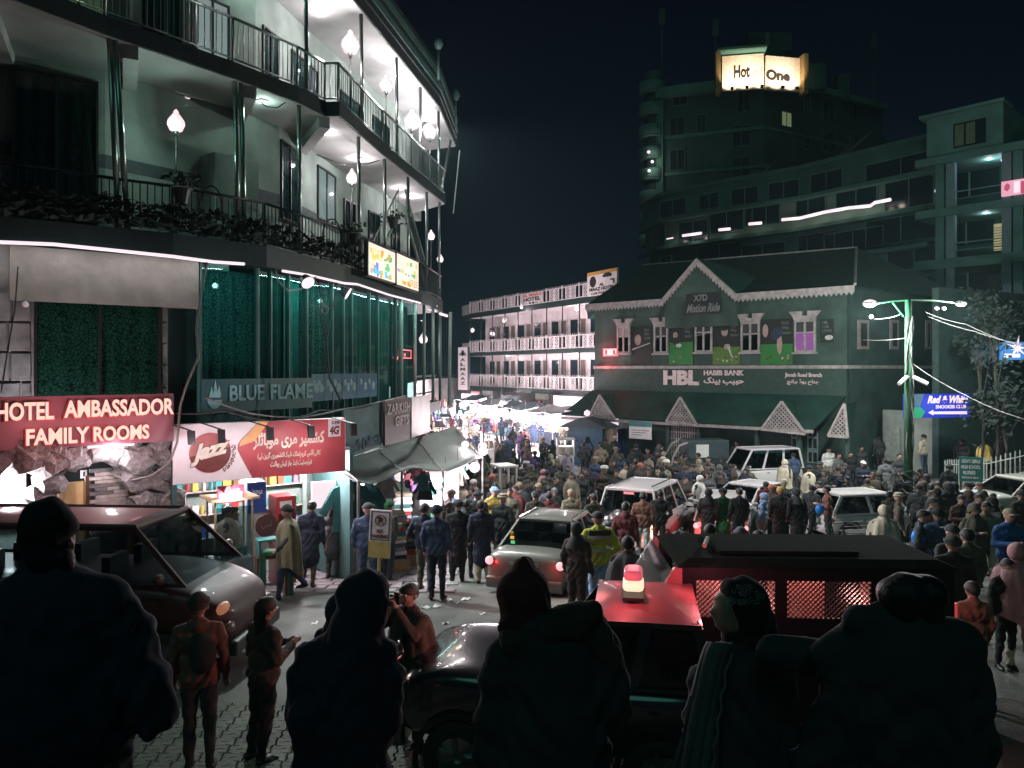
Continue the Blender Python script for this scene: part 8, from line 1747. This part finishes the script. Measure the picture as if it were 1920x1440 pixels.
# the packed crowd up the bazaar street and before the bank
CC = ["navy", "black", "brown", "navy", "charcoal", "grey", "tan", "maroon", "khaki", "charcoal", "black", "denim", "navy", "black", "camo", "charcoal", "purple", "brown"]
HC = ["hair", "hair", "hair", "hair", "hair", "beanie", "pakol", "hood", "scarf", "cap", "longhair"]
def crowd(n, x0f, x1f, y0, y1, grp, noun, seed):
    rr = random.Random(seed); made = 0; tries = 0
    while made < n and tries < 6000:
        tries += 1; y = y0 + (y1 - y0) * rr.random() ** 1.25; x = x0f(y) + (x1f(y) - x0f(y)) * rr.random()
        if any((x - a_) ** 2 + (y - c_) ** 2 < .40 for a_, c_ in taken) or in_car(x, y): continue
        taken.append((x, y)); dress = rr.choice(["jacket", "coat", "kameez", "shawl", "jacket"]); c = rr.choice(CC); hw = rr.choice(HC); hcc = rr.choice(["black", "grey", "brown", "navy", "charcoal", "tan"])
        back = rr.random() < .65; lm = min(LM, key=lambda q: (q[0] - x) ** 2 + (q[1] - y) ** 2)[2]; hd = {"hair": "dark hair", "longhair": "long dark hair", "scarf": "a " + hcc + " headscarf", "hood": "a " + hcc + " hood", "beanie": "a " + hcc + " beanie", "cap": "a " + hcc + " cap", "pakol": "a " + hcc + " felt cap"}[hw]
        t = person(CX + F * x / y, 0, dress, rr.choice(["stand", "talk", "pockets", "phone", "hip"]), rr.uniform(130, 230) if back else rr.uniform(-60, 60), c, rr.choice(["black", "charcoal", "denim", "khaki", "grey"]), hw, hcc, f"{'back-turned ' if back else ''}person in {c} {dict(jacket='jacket', coat='coat', kameez='tunic', shawl='shawl')[dress]} and {hd} {lm}", 1.6 + rr.random() * .2, Y=y, group=grp); made += 1
LM = [(2.5, 36, "around the glass vendor cart"), (4.6, 41, "near the blue kiosk"), (-3, 29, "just past the tarpaulin awning"), (-3.6, 43, "on the bazaar's left side"), (0, 57, "below the lattice hotel"), (.5, 48, "in the mid bazaar"), (8.5, 36, "near the bank grille"), (6, 31, "beyond the SUV"), (13.5, 28, "behind the green pole"), (13.5, 23, "in front of the green pole"), (-1, 25, "behind the sedan"), (1, 30, "at the market mouth")]
crowd(92, lambda y: -3.0 - (y - 27) * .06, lambda y: min(6.2, 5.6 - max(0, y - 47) * .33), 27, 62, "crowd packed up the bazaar street", "in the packed crowd up the bazaar street", 3)
crowd(26, lambda y: -2.6, lambda y: 1.6, 22.5, 29, "crowd between the sedan and the market", "in the crowd between the sedan and the market", 5)
crowd(26, lambda y: 4.6, lambda y: 9.0, 27, 37, "crowd before the bank", "in the crowd before the bank", 9)
crowd(24, lambda y: 10.8, lambda y: 15.5, 18.5, 31, "crowd around the green pole", "in the crowd", 12)

# ------------------------------------------------------------------ onlookers close to the viewer
def fig(Y, prims, mats, lab, nm="body", vox=.016, smooth=5):
    base = at(prims[0][0], HY, Y); t = thing("person", lab, "person", M=TR(base.x, Y, G(base.x, Y))); inv = t.matrix_world.inverted(); pr = []
    for x0, y0, r0, x1, y1, r1, mi, fl, dy in prims: pr.append((inv @ at(x0, y0, Y + dy), inv @ at(x1, y1, Y + dy), r0 / F * Y, r1 / F * Y, mi, fl))
    link(nm, blob(pr, vox, mats, smooth, nm, .011), t); return t, inv
def extra(t, inv, Y, prims, m, nm, vox=.014, smooth=4):
    pr = [(inv @ at(x0, y0, Y + dy), inv @ at(x1, y1, Y + dy), r0 / F * Y, r1 / F * Y, 0, fl) for x0, y0, r0, x1, y1, r1, fl, dy in prims]; return link(nm, blob(pr, vox, [m], smooth, nm, .005, False), t)
def feet(Y, xs_, w, top):
    yb = HY - G((xs_[0] - CX) / F * Y, Y) / Y * F; out = []
    for x in xs_: out += [(x, top, w, x, yb - 40, w * .7, 1, 1, 0), (x, yb - 30, w * .6, x + 6, yb - 18, w * .5, 3, 1, -.08)]
    return out
MB4 = [cloth("black"), cloth("charcoal"), skin, shoe]
# the large man at the left
t, inv = fig(2.9, [(92, 995, 42, 96, 1028, 38, 0, 1.1, 0), (128, 1015, 8, 134, 1022, 9, 2, 1, 0), (110, 1010, 30, 112, 1030, 26, 2, 1, .05), (88, 1040, 44, 92, 1100, 52, 0, 1, .03), (10, 1150, 66, 190, 1135, 62, 0, .8, 0), (-30, 1200, 70, -40, 1330, 72, 0, .8, 0), (225, 1180, 62, 285, 1330, 52, 0, .8, 0),
               (95, 1200, 150, 110, 1310, 165, 0, .62, 0), (128, 1360, 112, 132, 1640, 118, 1, .8, .03)] + feet(2.9, (85, 175), 46, 1640), [cloth("navy"), mat("pale_grey_tunic", (.16, .18, .18), .9, var=.3, scale=5), skin, shoe], "huge dark silhouetted man in a flat wrapped cap with a pale tunic hem")
extra(t, inv, 2.9, [(88, 978, 48, 94, 984, 46, 1.1, -.015), (62, 985, 22, 126, 975, 16, 1, 0), (72, 1010, 34, 84, 1045, 34, 1, -.02)], cloth("black"), "wrapped_cap")
extra(t, inv, 2.9, [(118, 1045, 22, 122, 1060, 16, 1, -.02)], hair_m, "beard")
# hooded blue-black coat
t, inv = fig(4.1, [(696, 1128, 30, 700, 1152, 26, 2, 1, .06), (684, 1118, 46, 676, 1160, 50, 0, 1.0, 0), (668, 1180, 54, 664, 1215, 62, 0, 1, 0), (590, 1240, 44, 715, 1232, 36, 0, .9, 0), (578, 1270, 42, 570, 1350, 36, 0, .9, 0), (570, 1350, 34, 612, 1400, 28, 0, .9, -.12), (724, 1260, 34, 728, 1350, 28, 0, .9, 0), (648, 1260, 84, 642, 1400, 92, 0, .75, 0), (640, 1420, 92, 636, 1560, 96, 0, .75, 0)] + feet(4.1, (608, 668), 30, 1580), [cloth("navy"), cloth("black"), skin, shoe], "figure in a long navy hooded coat standing with its back turned")
extra(t, inv, 4.1, [(688, 1108, 44, 674, 1120, 46, 1.05, .02), (700, 1098, 28, 690, 1090, 22, 1, 0), (722, 1128, 8, 712, 1165, 10, 1, -.06)], cloth("navy"), "hood", .013)
# pointed hood in the middle
t, inv = fig(3.0, [(985, 1120, 34, 990, 1150, 32, 2, 1, .05), (1000, 1180, 52, 1010, 1215, 60, 0, 1, 0), (955, 1235, 48, 1095, 1180, 48, 0, .85, 0), (940, 1270, 44, 925, 1400, 40, 0, .85, 0), (1125, 1215, 42, 1150, 1330, 38, 0, .85, 0), (1030, 1250, 96, 1030, 1420, 118, 0, .65, 0), (1030, 1440, 118, 1030, 1650, 120, 0, .7, 0)] + feet(3.0, (985, 1075), 44, 1660), [cloth("charcoal"), cloth("black"), skin, shoe], "figure in a tall pointed hood and dark layered wrap at the centre front", smooth=4)
extra(t, inv, 3.0, [(982, 1112, 52, 985, 1150, 50, 1.05, .02), (984, 1085, 36, 984, 1062, 20, 1, .03), (984, 1060, 16, 983, 1046, 6, 1, .0), (955, 1175, 22, 1010, 1180, 30, 1, 0)], cloth("maroon"), "hood", .012, 3)
extra(t, inv, 3.0, [(965, 1205, 34, 1085, 1165, 40, .95, -.03), (1085, 1165, 36, 1110, 1150, 26, .9, -.03), (1120, 1195, 32, 1150, 1250, 22, .9, -.03), (1000, 1230, 40, 935, 1290, 24, .9, .02), (1040, 1230, 44, 1150, 1270, 24, .9, .02)], cloth("brown"), "draped_wrap", .013, 3)
# woman in a patterned scarf, profile to the left
t, inv = fig(3.4, [(1372, 1135, 34, 1368, 1158, 30, 2, 1.1, 0), (1347, 1158, 9, 1350, 1172, 12, 2, 1, 0), (1339, 1143, 4, 1334, 1148, 7, 2, .9, 0), (1342, 1161, 5, 1342, 1165, 5, 2, .9, 0), (1346, 1122, 9, 1350, 1132, 8, 2, 1, 0), (1392, 1180, 32, 1395, 1205, 36, 0, 1, 0), (1350, 1240, 36, 1430, 1235, 44, 0, .9, 0), (1325, 1280, 36, 1312, 1380, 34, 0, .9, 0), (1440, 1260, 46, 1460, 1440, 60, 0, .8, .03), (1460, 1450, 60, 1460, 1620, 64, 0, .8, .03), (1390, 1270, 66, 1385, 1440, 84, 0, .8, 0), (1380, 1450, 84, 1375, 1620, 92, 0, .8, 0)] + feet(3.4, (1350, 1410), 32, 1640), [cloth("charcoal"), cloth("black"), skin, shoe], "woman in profile wearing a patterned headscarf and embroidered grey shawl")
extra(t, inv, 3.4, [(1396, 1127, 44, 1405, 1150, 42, 1.12, .0), (1380, 1112, 30, 1392, 1104, 24, 1.2, .0), (1384, 1160, 26, 1390, 1180, 26, 1.15, .0), (1420, 1165, 36, 1432, 1200, 30, 1, .03), (1385, 1190, 34, 1425, 1215, 36, 1, 0)], cloth("black"), "headscarf", .012)
b = MB()
for i in range(34):
    a_ = R.uniform(0, 6.28); q = inv @ at(1396 + 44 * math.cos(a_) * R.random(), 1132 - abs(40 * math.sin(a_)) * R.random(), 3.4 - .115); b.lathe([(.006, 0), (.009, -.003), (.010, 0)], q, 8, 'y')
o = part("scarf_pattern_ring", b, pale_wire, t); o["kind"] = "stuff"
sm = MB(); nf_ = 7
sm.grid(lambda u, v: inv @ at(1352 - 62 * v ** .7 + (u - .5) * (46 + 50 * v) + 4 * math.sin(u * 22 + 5 * v), 1205 + 330 * v, 3.4 - .13 - .02 * math.sin(u * 26 + 3 * v) - .05 * (1 - (2 * u - 1) ** 2)), 30, 20)
o = part("shawl", sm, cloth("grey"), t, True, fix=False); m_ = o.modifiers.new("thick", 'SOLIDIFY'); m_.thickness = .012
b = MB(); b.path([inv @ at(1352 - 46 * v ** .7 + 20 + 3 * math.sin(v * 40), 1225 + 300 * v, 3.4 - .20) for v in [i / 24 for i in range(25)]], .006, 5); part("embroidered_edge", b, pale_wire, t)
# broad man at the right, arm stretched towards her
t, inv = fig(3.0, [(1700, 1128, 40, 1722, 1128, 40, 2, 1.1, 0), (1700, 1165, 36, 1725, 1168, 34, 2, 1, .02), (1612, 1165, 34, 1790, 1215, 58, 0, .85, 0), (1640, 1185, 50, 1550, 1232, 36, 0, .85, .04), (1550, 1232, 36, 1450, 1222, 36, 0, .85, .16), (1800, 1260, 52, 1822, 1400, 50, 0, .85, 0), (1700, 1260, 128, 1690, 1450, 140, 0, .62, 0), (1600, 1300, 66, 1570, 1450, 80, 0, .7, .02), (1560, 1450, 85, 1560, 1640, 90, 0, .7, .02), (1700, 1480, 135, 1700, 1660, 135, 0, .7, 0)] + feet(3.0, (1640, 1750), 50, 1670), [cloth("charcoal"), cloth("black"), skin, shoe], "broad bare-headed man with his back turned and one arm held out, nearest on the right")
extra(t, inv, 3.0, [(1690, 1118, 42, 1732, 1118, 42, 1.08, -.012), (1682, 1104, 20, 1740, 1102, 20, 1, -.01), (1690, 1145, 36, 1732, 1145, 36, 1.1, -.01)], hair_m, "hair", .012)
extra(t, inv, 3.0, [(1600, 1150, 14, 1662, 1140, 16, .9, 0), (1600, 1152, 16, 1606, 1180, 14, .9, 0), (1760, 1165, 16, 1800, 1215, 20, .9, 0)], cloth("brown"), "collar", .012)
# ================================================================== thin street haze, filled out to add bloom around the lamps
b = MB(); b.box(-60, 70, -12, 125, -7, 48); hz_ = part("haze", b, [], None); hz_["kind"] = "stuff"
hm = bpy.data.materials.new("haze_air"); hm.use_nodes = True; hn = hm.node_tree; hn.nodes.remove(hn.nodes["Principled BSDF"])
pv = hn.nodes.new("ShaderNodeVolumePrincipled"); pv.inputs["Color"].default_value = (.55, .92, .95, 1); pv.inputs["Density"].default_value = .0003; pv.inputs["Anisotropy"].default_value = .55
hn.links.new(pv.outputs[0], hn.nodes["Material Output"].inputs["Volume"]); hz_.data.materials.append(hm)
scene.cycles.volume_bounces = 0
